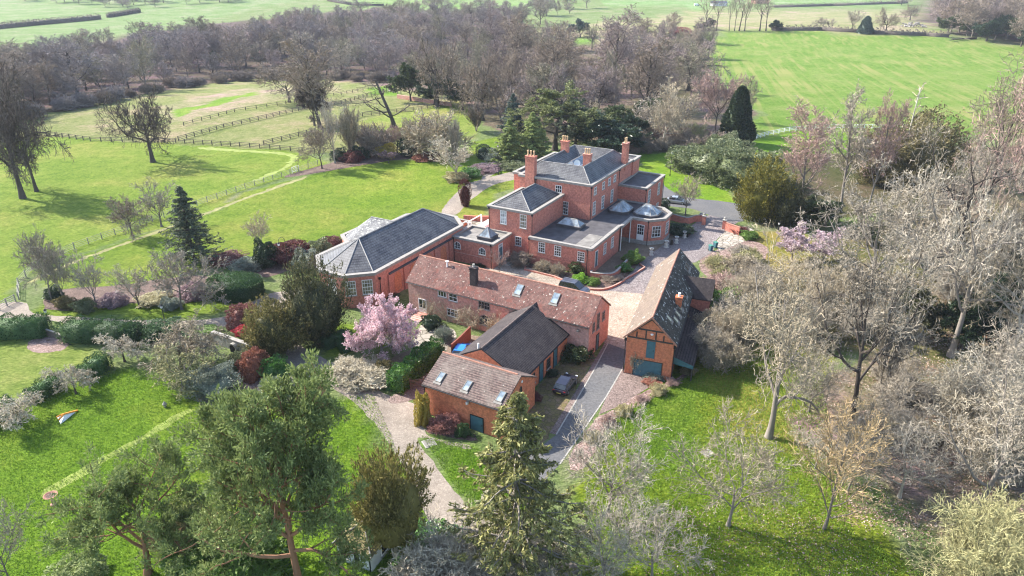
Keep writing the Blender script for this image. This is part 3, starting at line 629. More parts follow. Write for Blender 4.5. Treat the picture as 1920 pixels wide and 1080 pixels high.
zone([(-200,105),(0,102),(190,78),(420,42),(560,30),(720,12),(960,26),(1010,62),(960,110),(880,180),(640,150),(480,146),(330,166),(180,196),(90,214),(0,236),(-300,290)], G_WOOD)
zone([(640,150),(740,150),(870,180),(960,60),(1100,85),(1280,60),(1335,72),(1345,125),(1330,170),(1400,160),(1410,290),(1250,290),(1180,262),(960,275),(905,220),(850,186)], (0.16,0.13,0.085))
zone([(1720,40),(1790,62),(1850,72),(2000,92),(2200,0),(1740,0)], G_WOOD)
zone([(-260,300),(0,262),(130,254),(330,268),(560,282),(600,300),(590,314),(450,366),(250,448),(60,500),(0,560),(-300,640)], G_BRIGHT)
zone([(0,262),(90,214),(180,196),(330,166),(480,146),(640,150),(850,186),(905,222),(880,262),(760,290),(600,286),(330,268),(130,256)], G_ROUGH)
zone([(300,200),(500,158),(640,160),(640,170),(480,196),(310,232)], G_TAN)
zone([(330,210),(480,172),(480,178),(330,222)], (0.17,0.29,0.03))
zone([(690,166),(740,158),(745,180),(690,176)], (0.17,0.29,0.03))
zone([(660,225),(860,190),(905,230),(880,255),(760,275),(680,280)], (0.23,0.28,0.06))
zone([(60,505),(250,452),(450,372),(600,318),(700,300),(830,300),(960,320),(1000,330),(860,420),(640,470),(540,480),(400,500),(100,570)], G_LAWN)
zone([(640,330),(760,300),(830,330),(790,380),(650,400)], (0.185,0.265,0.028))
zone([(880,268),(960,250),(980,330),(850,330)], G_LAWN)
zone([(1190,285),(1260,285),(1400,350),(1400,395),(1190,330)], (0.16,0.28,0.02))
zone([(1330,66),(1480,57),(1640,62),(1730,66),(1860,80),(1950,92),(2100,150),(1960,250),(1700,252),(1480,250),(1400,262),(1420,215),(1335,130)], (0.155,0.245,0.042), 1.0)
zone([(1400,262),(1500,246),(1720,250),(1700,300),(1420,300)], (0.15,0.27,0.02))
zone([(-200,640),(0,632),(170,640),(200,690),(60,760),(-200,800)], (0.21,0.265,0.055))
zone([(-300,800),(60,762),(210,690),(440,700),(480,760),(700,740),(740,860),(800,1000),(600,1250),(-400,1250)], (0.145,0.250,0.018))
zone([(60,575),(400,540),(460,585),(300,600),(100,590)], G_LAWN)
zone([(620,600),(700,590),(720,640),(640,660)], (0.18,0.26,0.03))
zone([(790,815),(900,830),(1000,880),(980,1000),(860,930)], (0.135,0.255,0.016))
zone([(1160,760),(1290,700),(1420,740),(1480,850),(1700,1000),(1760,1250),(1150,1250),(1080,900)], (0.165,0.235,0.018))
zone([(1165,770),(1300,705),(1340,800),(1290,900),(1180,880)], (0.145,0.238,0.022))
zone([(1300,700),(1420,620),(1560,640),(1600,780),(1500,860),(1400,830)], (0.225,0.255,0.035))
zone([(1480,800),(1560,720),(1640,640),(1960,640),(2300,800),(2300,1200),(1900,1050),(1700,960)], (0.26,0.20,0.145))
zone([(1290,650),(1320,560),(1450,480),(1600,430),(1960,330),(2300,420),(2300,800),(1650,650),(1420,640),(1320,690)], (0.17,0.155,0.065))
zone([(1345,470),(1400,430),(1500,425),(1530,450),(1480,520),(1360,500)], (0.26,0.235,0.055))
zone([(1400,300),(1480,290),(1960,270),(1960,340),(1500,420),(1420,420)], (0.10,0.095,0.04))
V = np.stack([GX, GY, GZ], -1).reshape(-1, 3); ny, nx_ = GX.shape
ii = np.arange(ny*nx_).reshape(ny, nx_)
me = np_mesh('ground', V, np.stack([ii[:-1, :-1], ii[:-1, 1:], ii[1:, 1:], ii[1:, :-1]], -1).reshape(-1, 4), smooth=True)
ca = me.color_attributes.new('cover', 'FLOAT_COLOR', 'POINT'); ca.data.foreach_set('color', COLR.reshape(-1).astype(np.float32))
def ground_mat():
    m, nt, b = nt_mat('grassland', 0.95, 0.1); co = coords(nt)
    at_ = N(nt, 'ShaderNodeAttribute', attribute_name='cover')
    d = at(1490, 205)-at(1445, 150); an = math.atan2(d.y, d.x)
    n1 = noise(nt, co, 0.05, 5, 0.65); f1 = ramp(nt, n1.outputs['Fac'], [(0.32, (0.74,0.86,0.62)), (0.5, (1,1,1)), (0.68, (1.42,1.08,1.7))])
    col = mix(nt, 1.0, at_.outputs['Color'], f1.outputs[0], 'MULTIPLY')
    n2 = noise(nt, co, 0.42, 6, 0.72); f2 = ramp(nt, n2.outputs['Fac'], [(0.32, (0.62,0.72,0.55)), (0.5, (1,1,1)), (0.72, (1.40,1.22,1.6))])
    col = mix(nt, 0.85, col, f2.outputs[0], 'MULTIPLY')
    mp0 = N(nt, 'ShaderNodeMapping'); nt.links.new(co, mp0.inputs[0]); mp0.inputs['Rotation'].default_value = (0, 0, 0.5); mp0.inputs['Scale'].default_value = (1.0, 2.4, 1)
    n3 = noise(nt, mp0.outputs[0], 1.5, 4, 0.75); f3 = ramp(nt, n3.outputs['Fac'], [(0.34, (0.42,0.50,0.38)), (0.5, (1,1,1)), (0.68, (1.55,1.40,1.55))])
    col = mix(nt, 0.85, col, f3.outputs[0], 'MULTIPLY')
    mp = N(nt, 'ShaderNodeMapping'); nt.links.new(co, mp.inputs[0]); mp.inputs['Rotation'].default_value = (0, 0, -an)
    mp2 = N(nt, 'ShaderNodeMapping'); nt.links.new(mp.outputs[0], mp2.inputs[0]); mp2.inputs['Scale'].default_value = (0.009, 0.36, 1)
    n4 = noise(nt, mp2.outputs[0], 1.0, 3, 0.6); f4 = ramp(nt, n4.outputs['Fac'], [(0.49, g3(0)), (0.60, g3(1))])
    n5 = noise(nt, co, 0.02, 3, 0.6); f5 = ramp(nt, n5.outputs['Fac'], [(0.38, g3(0.15)), (0.62, g3(0.75))])
    k = N(nt, 'ShaderNodeMath', operation='MULTIPLY'); nt.links.new(f4.outputs[0], k.inputs[0]); nt.links.new(at_.outputs['Alpha'], k.inputs[1])
    k2 = N(nt, 'ShaderNodeMath', operation='MULTIPLY'); nt.links.new(k.outputs[0], k2.inputs[0]); nt.links.new(f5.outputs[0], k2.inputs[1])
    col = mix(nt, k2.outputs[0], col, (0.30, 0.285, 0.10))
    nt.links.new(col, b.inputs['Base Color'])
    hsum = N(nt, 'ShaderNodeMath', operation='ADD'); nt.links.new(n3.outputs['Fac'], hsum.inputs[0]); nt.links.new(n2.outputs['Fac'], hsum.inputs[1])
    bump(nt, b, hsum.outputs[0], 1.0, 0.7); return m
me.materials.append(ground_mat()); tag(link('ground', me), kind='structure')

def curvy(p, n=4):
    out = []; m = len(p)
    for i in range(m):
        a, b, c, d = [Vector(p[(i+k-1) % m]) for k in range(4)]
        for k in range(n):
            t = k/n; out.append(tuple(0.5*((2*b)+(c-a)*t+(2*a-5*b+4*c-d)*t*t+(3*b-a-3*c+d)*t**3)))
    return out
def sheet(name, px, mat, dz, smooth=True, pts=None, rag=.07):
    p = pts if pts else land(px)
    if smooth:
        p = curvy(p); q_ = []; rg_ = random.Random(len(name)+int(abs(px[0][0])))
        for i in range(len(p)):
            a, b = Vector(p[i]), Vector(p[(i+1) % len(p)]); k_ = max(1, int((b-a).length/.8))
            for j in range(k_): v = a.lerp(b, j/k_); q_.append((v.x+rg_.gauss(0, rag), v.y+rg_.gauss(0, rag)))
        p = q_
    import bmesh
    bm = bmesh.new(); vs_ = [bm.verts.new((x, y, float(hz(x, y))+dz)) for x, y in p]
    es = [bm.edges.new((vs_[i], vs_[(i+1) % len(vs_)])) for i in range(len(vs_))]
    r = bmesh.ops.triangle_fill(bm, use_beauty=True, edges=es, normal=(0, 0, 1))
    bmesh.ops.recalc_face_normals(bm, faces=bm.faces)
    for f in bm.faces:
        if f.normal.z < 0: f.normal_flip()
    m_ = bpy.data.meshes.new(name); bm.to_mesh(m_); bm.free(); m_.materials.append(M[mat])
    return tag(link(name, m_), kind='structure')
def band(name, px, w, mat, dz, h=0.0, pts=None):
    """a strip along a line: a kerb when h > 0, else a flat edging"""
    p = [Vector(q) for q in (pts if pts else land(px))]; L, R_ = [], []
    for i, q in enumerate(p):
        d = (p[min(i+1, len(p)-1)]-p[max(i-1, 0)]).normalized(); n = Vector((-d.y, d.x))*w/2; L.append(q+n); R_.append(q-n)
    mb = MB(); z0 = -0.05 if h else dz-0.001
    for i in range(len(p)-1):
        quad = [tuple(R_[i]), tuple(R_[i+1]), tuple(L[i+1]), tuple(L[i])]
        V_ = [(x, y, z0) for x, y in quad]+[(x, y, dz+h) for x, y in quad]
        F_ = [(4,5,6,7), (0,1,5,4), (2,3,7,6)]
        if i == 0: F_.append((3,0,4,7))
        if i == len(p)-2: F_.append((1,2,6,5))
        mb.add(V_, F_)
    return tag(mb.build(name, M[mat]), kind='structure')

sheet('garden_path', [(-60,580),(40,566),(62,587),(140,594),(260,600),(340,602),(400,597),(440,588),(490,556),(540,545),(600,545),(640,548),(640,562),(600,575),(570,590),(560,640),(600,668),(650,690),(690,718),(720,738),(752,748),(797,768),(797,800),(806,818),(880,836),(872,842),(786,820),(800,850),(860,930),(930,985),(1000,1010),(1080,1060),(1060,1110),(840,1110),(812,1000),(770,900),(735,840),(700,790),(650,745),(600,715),(540,690),(510,660),(470,640),(420,612),(340,618),(260,618),(140,612),(100,602),(-60,600)], 'path', .008)
sheet('garden_track', [(492,514),(520,506),(550,497),(556,503),(525,512),(500,520)], 'soil', .008, rag=.14)
sheet('gate_path', [(737,757),(790,742),(806,715),(790,690),(778,715),(752,735),(730,745)], 'brickpave', .013)
sheet('parking_yard', [(1000,742),(1052,680),(1105,676),(1104,690),(1072,745),(1030,812),(1010,835),(975,800)], 'mossyard', .010, rag=.14)
sheet('brick_verge', [(1134,643),(1140,644),(1116,690),(1081,750),(1043,815),(1030,812),(1072,745),(1106,690)], 'brickpave', .016, False)
sheet('driveway', [(1140,644),(1176,657),(1168,690),(1136,745),(1090,812),(1050,870),(1005,920),(960,935),(940,900),(985,860),(1043,815),(1081,750),(1116,690)], 'tarmac', .012, False)
band('brick_edging', [(1140,644),(1116,690),(1081,750),(1043,815)], .16, 'stone_grey', .03)
band('brick_edging', [(1176,657),(1168,690),(1136,745),(1090,812),(1050,870)], .16, 'stone_grey', .03)
sheet('barn_forecourt', [(1178,690),(1168,691),(1137,745),(1122,778),(1160,762),(1200,737),(1238,714),(1250,700),(1180,700)], 'brickpave', .020, False)
sheet('courtyard', [(880,500),(960,488),(1040,515),(1076,533),(1104,538),(1131,545),(1150,546),(1216,552),(1195,592),(1182,640),(1177,657),(1140,644),(1128,641),(1100,560),(1000,560),(880,520)], 'cream_pave', .008, False)
sheet('cobbled_road', [(1104,538),(1131,545),(1150,546),(1216,552),(1256,498),(1304,492),(1337,472),(1342,452),(1362,430),(1385,416),(1330,403),(1312,412),(1290,428),(1240,462),(1200,492),(1190,505),(1173,521),(1155,532),(1131,540)], 'cobble', .012, False)
sheet('upper_drive', [(1330,403),(1385,416),(1402,404),(1395,386),(1360,378),(1290,370),(1250,352),(1236,332),(1200,322),(1150,330),(1200,370),(1245,385),(1300,392)], 'tarmac', .014)
sheet('porch_yard', [(1140,480),(1175,445),(1215,450),(1262,428),(1293,426),(1240,463),(1200,492),(1185,478),(1172,488),(1150,512),(1115,510)], 'yard', .010, False)
sheet('garden_patio', [(775,640),(795,606),(850,618),(850,645),(815,665),(780,668)], 'flag', .008)
sheet('worn_lawn', [(715,690),(770,655),(812,668),(790,700),(735,735),(715,715)], 'yard', .012, rag=.14)
sheet('stable_yard', [(850,640),(880,628),(940,640),(960,640),(900,685),(880,690),(835,680),(835,655)], 'yard', .014, rag=.14)
sheet('terrace_path', [(828,396),(868,350),(898,338),(960,322),(1000,318),(1000,330),(930,345),(884,374),(855,402)], 'path', .010)
sheet('lawn_spur', [(905,330),(940,312),(1000,308),(1000,316),(940,320),(910,338)], 'path', .008)
sheet('worn_verge', [(60,524),(160,481),(260,445),(330,419),(400,393),(480,363),(566,333),(568,336),(480,367),(400,397),(330,423),(262,449),(160,485),(64,528)], 'mud_track', .008, rag=.2)
sheet('horse_track', [(380,276),(460,281),(540,287),(558,298),(530,318),(480,340),(478,337),(526,315),(546,299),(532,291),(460,285),(380,280)], 'faint_track', .008, rag=.3)
sheet('mown_strip', [(345,771),(352,778),(228,847),(108,921),(88,918),(220,842)], 'faint_track', .008, rag=.16)
sheet('shrub_bed', [(82,560),(120,542),(220,535),(330,520),(390,518),(412,528),(395,545),(345,570),(230,570),(130,583),(88,578)], 'soil', .010, rag=.14)
sheet('shrub_bed', [(370,742),(420,715),(455,695),(490,700),(530,715),(500,735),(455,760),(420,770),(385,768)], 'litter_bed', .010, rag=.14)
sheet('shrub_bed', [(55,642),(95,630),(128,640),(120,655),(85,662),(55,658)], 'litter_bed', .010, rag=.14)
sheet('border_bed', [(1076,534),(1104,539),(1131,541),(1155,532),(1173,521),(1200,492),(1186,476),(1174,486),(1152,510),(1128,518),(1105,520),(1040,505),(1000,490),(985,500),(1040,518)], 'soil', .016, False)
sheet('leafy_verge', [(1298,690),(1262,714),(1200,738),(1160,764),(1122,780),(1098,812),(1066,862),(1090,880),(1130,820),(1160,785),(1212,752),(1290,706)], 'litter_bed', .018, rag=.14)
sheet('shrub_bed', [(470,505),(520,470),(590,480),(600,500),(560,500),(500,520)], 'soil', .012, rag=.14)
sheet('shrub_bed', [(640,300),(690,285),(760,288),(800,296),(740,300),(690,308),(560,330),(540,328)], 'soil', .012, rag=.14)
sheet('shrub_bed', [(845,335),(880,325),(925,310),(935,318),(880,336),(850,342)], 'litter_bed', .012, rag=.14)
sheet('rockery', [(1345,452),(1362,432),(1400,425),(1415,440),(1380,458),(1350,470)], 'flag', .012)
sheet('rough_bed', [(1340,470),(1400,450),(1440,470),(1400,520),(1330,520),(1310,492)], 'litter_bed', .008, rag=.14)
sheet('garden_bed', [(1120,676),(1060,672),(1075,650),(1110,655)], 'soil', .012, False)
sheet('shrub_bed', [(795,800),(800,770),(808,790),(880,818),(890,815),(892,828),(850,822),(806,812)], 'soil', .018, rag=.14)
# fallen leaves: nobody could count them
def litter(name, px, n, size, mat, seed, up=False):
    rng = np.random.default_rng(seed); poly = land(px); a = np.array(poly)
    lo, hi = a.min(0), a.max(0); q = rng.random((n*4, 2))*(hi-lo)+lo
    q = q[inpoly(q[:, 0], q[:, 1], poly)][:n]; z = hz(q[:, 0], q[:, 1])
    cl = np.sin(q[:, 0]*.55+1.3*np.sin(q[:, 1]*.4))+np.sin(q[:, 1]*.7+1.7*np.sin(q[:, 0]*.33)); keep = cl+rng.normal(0, .9, len(q)) > -.4
    if not up: q, z = q[keep], z[keep]
    ax = rng.normal(0, 1, (len(q), 3)); ax[:, 2] *= .25
    if up: ax = rng.normal(0, .55, (len(q), 3)); ax[:, 2] = 1
    g = leafquads(rng, np.stack([q[:, 0], q[:, 1], z+(size*.4 if up else .035)], 1), ax, size, size*(.22 if up else .7))
    return tag(link(name, np_mesh(name, g[0], g[1], mats=[M[mat]])), 'fallen leaves' if not up else None, None, kind='stuff')
litter('fallen_leaves', [(1480,800),(1560,700),(1640,640),(1960,600),(2200,800),(2200,1200),(1760,1110),(1560,940)], 34000, .19, 'deadleaf', 3)
litter('fallen_leaves', [(1100,1110),(1160,1000),(1300,930),(1500,900),(1700,980),(1800,1110)], 7000, .17, 'deadleaf', 4)
litter('fallen_leaves', [(1300,660),(1330,560),(1500,480),(1900,400),(1960,650),(1640,650),(1420,720)], 16000, .22, 'deadleaf', 5)
litter('grass', [(-80,900),(-60,790),(210,690),(440,690),(480,760),(700,740),(760,880),(800,1000),(760,1120),(-100,1120)], 60000, .26, 'grassblade', 6, True)
litter('grass', [(1100,900),(1160,770),(1290,705),(1420,640),(1540,720),(1600,1000),(1800,1120),(1080,1120)], 60000, .26, 'grassblade', 7, True)
litter('grass', [(790,818),(880,836),(1000,880),(1000,990),(930,980),(860,925)], 9000, .24, 'grassblade', 8, True)

# ------------------------------------------------------------------ buildings
BR = -AZ
def bld(name, label, cat, b, a, z=0.0, rz=BR):
    return thing(name, label, cat, xy(b, a, z), rz)
class Frame:
    """adds shapes in estate coordinates (b right, a away) under a building's base"""
    def __init__(s, root, b, a): s.r, s.b, s.a = root, b, a
    def P(s, pts): return [(p[0]-s.b, p[1]-s.a) for p in pts]
    def rect(s, b0, b1, a0, a1): return s.P([(b0,a0),(b1,a0),(b1,a1),(b0,a1)])
WINM = {}
def window(fr, b, a, z0, z1, w, face, cols=3, rows=4, style='sash', name='window', arch=False, parent=None, sill=True, pane='glass', fmat='white'):
    """frame with glazing bars, a pane behind it and a stone sill"""
    h = z1-z0; key = (round(w, 2), round(h, 2), cols, rows, style, arch, pane, fmat)
    if key not in WINM:
        f = MB(); t = .075 if style != 'door' else .10; x0, x1 = -w/2, w/2
        if arch:
            hs = h-w/2
            pr_ = [(x0,0),(x1,0)]+[(w/2*math.cos(k*math.pi/10), hs+w/2*math.sin(k*math.pi/10)) for k in range(11)]
            inn = [(x0+t,t),(x1-t,t)]+[((w/2-t)*math.cos(k*math.pi/10), hs+(w/2-t)*math.sin(k*math.pi/10)) for k in range(11)]
            n = len(pr_); Vv = [(p[0],-.07,p[1]) for p in pr_]+[(p[0],-.07,p[1]) for p in inn]+[(p[0],0,p[1]) for p in pr_]+[(p[0],-.015,p[1]) for p in inn]
            Ff = []
            for i in range(n):
                j = (i+1) % n; Ff += [(i,j,n+j,n+i), (i,2*n+i,2*n+j,j), (n+i,n+j,3*n+j,3*n+i)]
            f.add(Vv, Ff)
            for k in range(1, cols): 
                xx = x0+w*k/cols; zt = hs+math.sqrt(max(0, (w/2)**2-xx*xx)); f.box(xx-.02, xx+.02, -.055, -.012, t, zt-.02)
            for k in range(1, rows): f.box(x0+t, x1-t, -.053, -.012, hs*k/(rows-.6)-.02, hs*k/(rows-.6)+.02)
            g = MB(); g.add([(p[0],-.012,p[1]) for p in inn], [tuple(range(n))])
        else:
            f.box(x0, x0+t, -.07, 0, 0, h).box(x1-t, x1, -.07, 0, 0, h).box(x0+t, x1-t, -.069, 0, 0, t).box(x0+t, x1-t, -.069, 0, h-t, h)
            bar = .022 if style != 'dark' else .03
            lo = h*.36 if style == 'door' else 0
            if style == 'door': f.box(x0+t, x1-t, -.04, -.002, t, lo)
            for k in range(1, cols): xx = x0+w*k/cols; f.box(xx-bar, xx+bar, -.055, -.012, max(t, lo), h-t)
            for k in range(1, rows):
                zz = lo+(h-lo)*k/rows; bb = bar*(1.8 if style == 'sash' and k*2 == rows else 1); f.box(x0+t, x1-t, -.053, -.012, zz-bb, zz+bb)
            g = MB(); g.add([(x0+t,-.012,t),(x1-t,-.012,t),(x1-t,-.012,h-t),(x0+t,-.012,h-t)], [(0,1,2,3)])
        s = MB(); s.box(x0-.1, x1+.1, -.14, 0, -.12, -.002)
        WINM[key] = (f.mesh('window', M[fmat]), g.mesh('pane', M[pane]), s.mesh('sill', M['stone_grey']))
    f, g, s = WINM[key]; rot = {'S': 0, 'E': math.pi/2, 'N': math.pi, 'W': -math.pi/2}.get(face, face)
    o = link(name, f, fr.r, (b-fr.b, a-fr.a, z0), rot); link('pane', g, o)
    if sill: link('sill', s, o)
    return o
def door(fr, b, a, z0, z1, w, face, mat='teal', fanlight=False, name='door', frame='white'):
    h = z1-z0; f = MB(); x0, x1 = -w/2, w/2; dh = h*.78 if fanlight else h-.08
    f.box(x0, x0+.1, -.08, 0, 0, h).box(x1-.1, x1, -.08, 0, 0, h).box(x0+.1, x1-.1, -.079, 0, h-.08, h)
    if fanlight:
        f.box(x0+.1, x1-.1, -.07, 0, dh, dh+.08)
        for k in range(1, 4): xx = x0+w*k/4; f.box(xx-.025, xx+.025, -.06, -.012, dh+.08, h-.08)
    rot = {'S': 0, 'E': math.pi/2, 'N': math.pi, 'W': -math.pi/2}.get(face, face)
    fo = f.build(name, M[frame], fr.r, (b-fr.b, a-fr.a, z0), rot)
    p = MB(); p.box(x0+.1, x1-.1, -.05, -.005, 0, dh)
    nb = max(2, int(w/.25))
    for k in range(1, nb): xx = x0+.1+(w-.2)*k/nb; p.box(xx-.008, xx+.008, -.056, -.05, .05, dh-.05)
    p.build('leaf', M[mat], fo)
    hd = MB(); hd.box(x1-.24, x1-.17, -.10, -.05, dh*.45, dh*.45+.14); hd.build('handle', M['black'], fo)
    if fanlight:
        g = MB(); g.add([(x0+.1,-.012,dh+.08),(x1-.1,-.012,dh+.08),(x1-.1,-.012,h-.08),(x0+.1,-.012,h-.08)], [(0,1,2,3)]); g.build('pane', M['glass'], fo)
    return fo
def downpipe(fr, b, a, z0, z1, mat='black'):
    m = MB(); m.tube((b-fr.b, a-fr.a, z0), (b-fr.b, a-fr.a, z1-.3), .06, n=8); m.box(b-fr.b-.14, b-fr.b+.14, a-fr.a-.14, a-fr.a+.14, z1-.42, z1-.1)
    return m.build('downpipe', M[mat], fr.r)
def chimney(fr, b, a, db, da, z0, z1, pots, mat='brick', parent=None, potmat='pot', ph=1.0):
    x, y = b-fr.b, a-fr.a; m = MB(); m.box(x-db/2, x+db/2, y-da/2, y+da/2, z0, z1-.42)
    m.box(x-db/2-.08, x+db/2+.08, y-da/2-.08, y+da/2+.08, z1-.42, z1-.27); m.box(x-db/2-.02, x+db/2+.02, y-da/2-.02, y+da/2+.02, z1-.27, z1-.12); m.box(x-db/2-.10, x+db/2+.10, y-da/2-.10, y+da/2+.10, z1-.12, z1)
    c = m.build('chimney', M[mat], fr.r if parent is None else parent)
    for k, (px, py) in enumerate(pots):
        q = MB(); q.lathe([(.17,z1),(.19,z1+.08),(.15,z1+.14),(.14,z1+ph*.8),(.19,z1+ph*.85),(.19,z1+ph*.95),(.12,z1+ph)], 10, cx=x+px, cy=y+py); q.build('chimney_pot', M[potmat], c)
    return c
def lantern(fr, pts, cb, ca, z, hcurb=.45, hg=1.5, top=.35, along=None, curb='lead', name='roof_lantern', nb=4):
    """glazed roof light: curb, hipped glass, white bars"""
    base = [(p[0]+cb-fr.b, p[1]+ca-fr.a) for p in pts]; n = len(base)
    cx, cy = cb-fr.b, ca-fr.a; ax = along or (0, 0)
    tp = []
    for x, y in base:
        dx, dy = x-cx, y-cy; k = dx*ax[0]+dy*ax[1]
        tp.append((cx+(dx-k*ax[0])*.04+ax[0]*k*top, cy+(dy-k*ax[1])*.04+ax[1]*k*top))
    m = MB(); m.prism(offset(base, .16), z-.05, z+hcurb-.06); m.ring(offset(base, .26), offset(base, -.02), z+hcurb-.06, z+hcurb+.04)
    o = m.build(name, M[curb], fr.r)
    g = MB(); g.frustum(base, tp, z+hcurb+.045, z+hcurb+hg); g.build('glazing', M['roofglass'], o)
    r = MB()
    for i in range(n):
        j = (i+1) % n; a0, a1 = Vector((*base[i], z+hcurb+.05)), Vector((*base[j], z+hcurb+.05)); b0, b1 = Vector((*tp[i], z+hcurb+hg)), Vector((*tp[j], z+hcurb+hg))
        r.tube(a0, b0, .045, n=5)
        r.tube(a0, a1, .05, n=5)
        kk = max(1, int((a1-a0).length/.9))
        for q in range(1, kk): r.tube(a0.lerp(a1, q/kk), b0.lerp(b1, q/kk), .022, n=4)
        if (b1-b0).length > .2: r.tube(b0, b1, .07, n=5)
    r.build('glazing_bars', M['stone'], o); return o
def hip(m, x0, x1, y0, y1, z0, z1, rx0, rx1, ry0, ry1):
    """hip roof solid; ridge given by its own rectangle (a line when degenerate)"""
    m.add([(x0,y0,z0),(x1,y0,z0),(x1,y1,z0),(x0,y1,z0),(rx0,ry0,z1),(rx1,ry0,z1),(rx1,ry1,z1),(rx0,ry1,z1)],
          [(0,3,2,1)]+[(0,1,5,4),(1,2,6,5),(2,3,7,6),(3,0,4,7),(4,5,6,7)])

# ---- the manor
fb, fa = -50.0, 112.0
mh = bld('manor_house', 'large red brick manor house with grey slate roof and glazed roof lanterns', 'manor house', fb, fa)
F = Frame(mh, fb, fa)
def block(fr, poly, h, z0=-.3, deck=.45, cop=.22, band_h=.42, mat='brick', roof='lead', over=.2, wall='wall', drop=0):
    """brick walls, a stone cornice round the top and a flat roof behind it"""
    p = fr.P(poly); w = MB(); w.prism(p, z0, h-band_h); wo = w.build(wall, M[mat], fr.r)
    c = MB(); c.ring(offset(p, over), offset(p, -.32), h-band_h+.002, h-.12); c.ring(offset(p, over+.07), offset(p, -.36), h-.118, h); c.build('cornice', M['stone'], fr.r)
    r = MB(); r.prism(offset(p, -.33), h-band_h-.002, h-deck+.12); r.build('flat_roof', M[roof], fr.r); return wo
block(F, [(-60,109.8),(-45.4,109.8),(-45.4,130.6),(-60,130.6)], 11.25)
block(F, [(-62.3,111.8),(-60.003,111.8),(-60.003,129.5),(-62.3,129.5)], 10.95)
block(F, [(-51.5,130.603),(-45.15,130.603),(-45.15,134.4),(-51.5,134.4)], 11.2)
block(F, [(-45.4+.003,123.6),(-39.7,123.6),(-39.7,134.4),(-45.4+.003,134.4)], 7.95)
block(F, [(-59.3,97.3),(-50.8,97.3),(-50.8,109.797),(-59.3,109.797)], 8.85)
# wing: two wall masses under one flat roof with an open porch between
w = MB(); w.prism(F.P([(-50.797,96.4),(-39.3,96.4),(-39.3,109.2),(-45.397,109.2),(-45.397,109.797),(-50.797,109.797)]), -.3, 4.5)
w.prism(F.P([(-45.397,109.203),(-42.9,109.203),(-42.9,123.597),(-45.397,123.597)]), -.3, 4.5)
octo = [(-42.897,114.5),(-35.7,114.5),(-33.5,116.7),(-33.5,120.3),(-35.7,122.6),(-42.897,122.6)]
w.prism(F.P(octo), -.3, 4.5); w.build('wall', M['brick'], mh)
wp = [(-50.797,96.4),(-39.3,96.4),(-39.3,109.2),(-39.0,109.2),(-39.0,114.5),(-35.7,114.5),(-33.5,116.7),(-33.5,120.3),(-35.7,122.6),(-39.0,122.6),(-39.0,123.597),(-45.397,123.597),(-45.397,109.797),(-50.797,109.797)]
pw = F.P(wp); c = MB(); c.prism(pw, 4.502, 4.58)
edge = pw[:12]
for i in range(len(edge)-1):
    p0, p1 = Vector(edge[i]), Vector(edge[i+1]); d = (p1-p0).normalized(); n_ = Vector((d.y, -d.x))
    e = .2 if i not in (2,) else .2
    q = [p0-d*.0+n_*.26, p1+d*.12+n_*.26, p1+d*.12-n_*.34, p0-n_*.34]; c.prism([tuple(v) for v in q], 4.50+.001*i, 4.95+.001*(i % 3))
c.build('cornice', M['stone'], mh)
r = MB(); r.prism(offset(pw, -.25), 4.585, 4.70); r.build('flat_roof', M['lead'], mh)
s_ = MB(); s_.prism(F.P([(-42.5,97.0),(-40.0,97.0),(-40.0,103.0),(-42.5,103.0)]), 4.703, 4.715); s_.build('lead_patch', M['lead_pale'], mh)
pl = MB(); pl.prism(offset(F.P([(-42.9,114.5),(-35.7,114.5),(-33.5,116.7),(-33.5,120.3),(-35.7,122.6),(-42.9,122.6)]), .12), -.3, .75); pl.build('plinth', M['stone_grey'], mh)
bandm = MB(); bandm.box(-50.8-fb, -39.24-fb, 96.34-fa, 96.4-fa, 1.55, 1.68); bandm.build('string_course', M['brick'], mh)
po = MB()
for a_ in (109.6, 114.2): po.tube((-39.1-fb, a_-fa, 0), (-39.1-fb, a_-fa, 4.5), .10)
po.build('porch_post', M['white'], mh)
# slate roofs
m = MB(); o_ = F.rect(-59.6,-45.75,110.15,130.25); i_ = F.rect(-56.9,-48.4,112.85,127.55); w_ = F.rect(-54.9,-50.4,114.85,125.55)
V_ = [(p[0],p[1],11.16) for p in o_]+[(p[0],p[1],13.45) for p in i_]+[(p[0],p[1],11.75) for p in w_]
Fq = []
for k in range(4):
    j = (k+1) % 4; Fq += [(k,j,4+j,4+k), (4+k,4+j,8+j,8+k)]
Fq += [(8,9,10,11), (0,3,2,1)]
m.add(V_, Fq); m.build('roof', M['slate'], mh)
rt_ = MB()
for k in range(4):
    j = (k+1) % 4; rt_.tube(V_[4+k], V_[4+j], .11, n=6); rt_.tube(V_[k], V_[4+k], .09, n=6); rt_.tube(V_[4+k], V_[8+k], .07, n=6)
rt_.build('ridge_tiles', M['ridge_grey'], mh)
m = MB(); hip(m, -58.6-fb, -51.5-fb, 98.0-fa, 109.75-fa, 8.74, 10.9, -55.05-fb, -55.05-fb, 101.4-fa, 106.6-fa); m.build('roof', M['slate'], mh)
rt_ = MB(); tz = 10.93
for p0, p1 in (((-55.05,101.4,tz),(-55.05,106.6,tz)),((-58.6,98,8.76),(-55.05,101.4,tz)),((-51.5,98,8.76),(-55.05,101.4,tz)),((-51.5,109.6,8.76),(-55.05,106.6,tz)),((-58.6,109.6,8.76),(-55.05,106.6,tz))):
    rt_.tube((p0[0]-fb,p0[1]-fa,p0[2]), (p1[0]-fb,p1[1]-fa,p1[2]), .09, n=6)
rt_.build('ridge_tiles', M['ridge_grey'], mh)
chimney(F, -57.7, 110.0, 1.9, 1.0, -.3, 14.95, [(-.62,0),(0,0),(.62,0)])
chimney(F, -57.0, 123.2, 1.5, .9, 11.2, 15.2, [(-.45,0),(0,.0),(.45,0)])
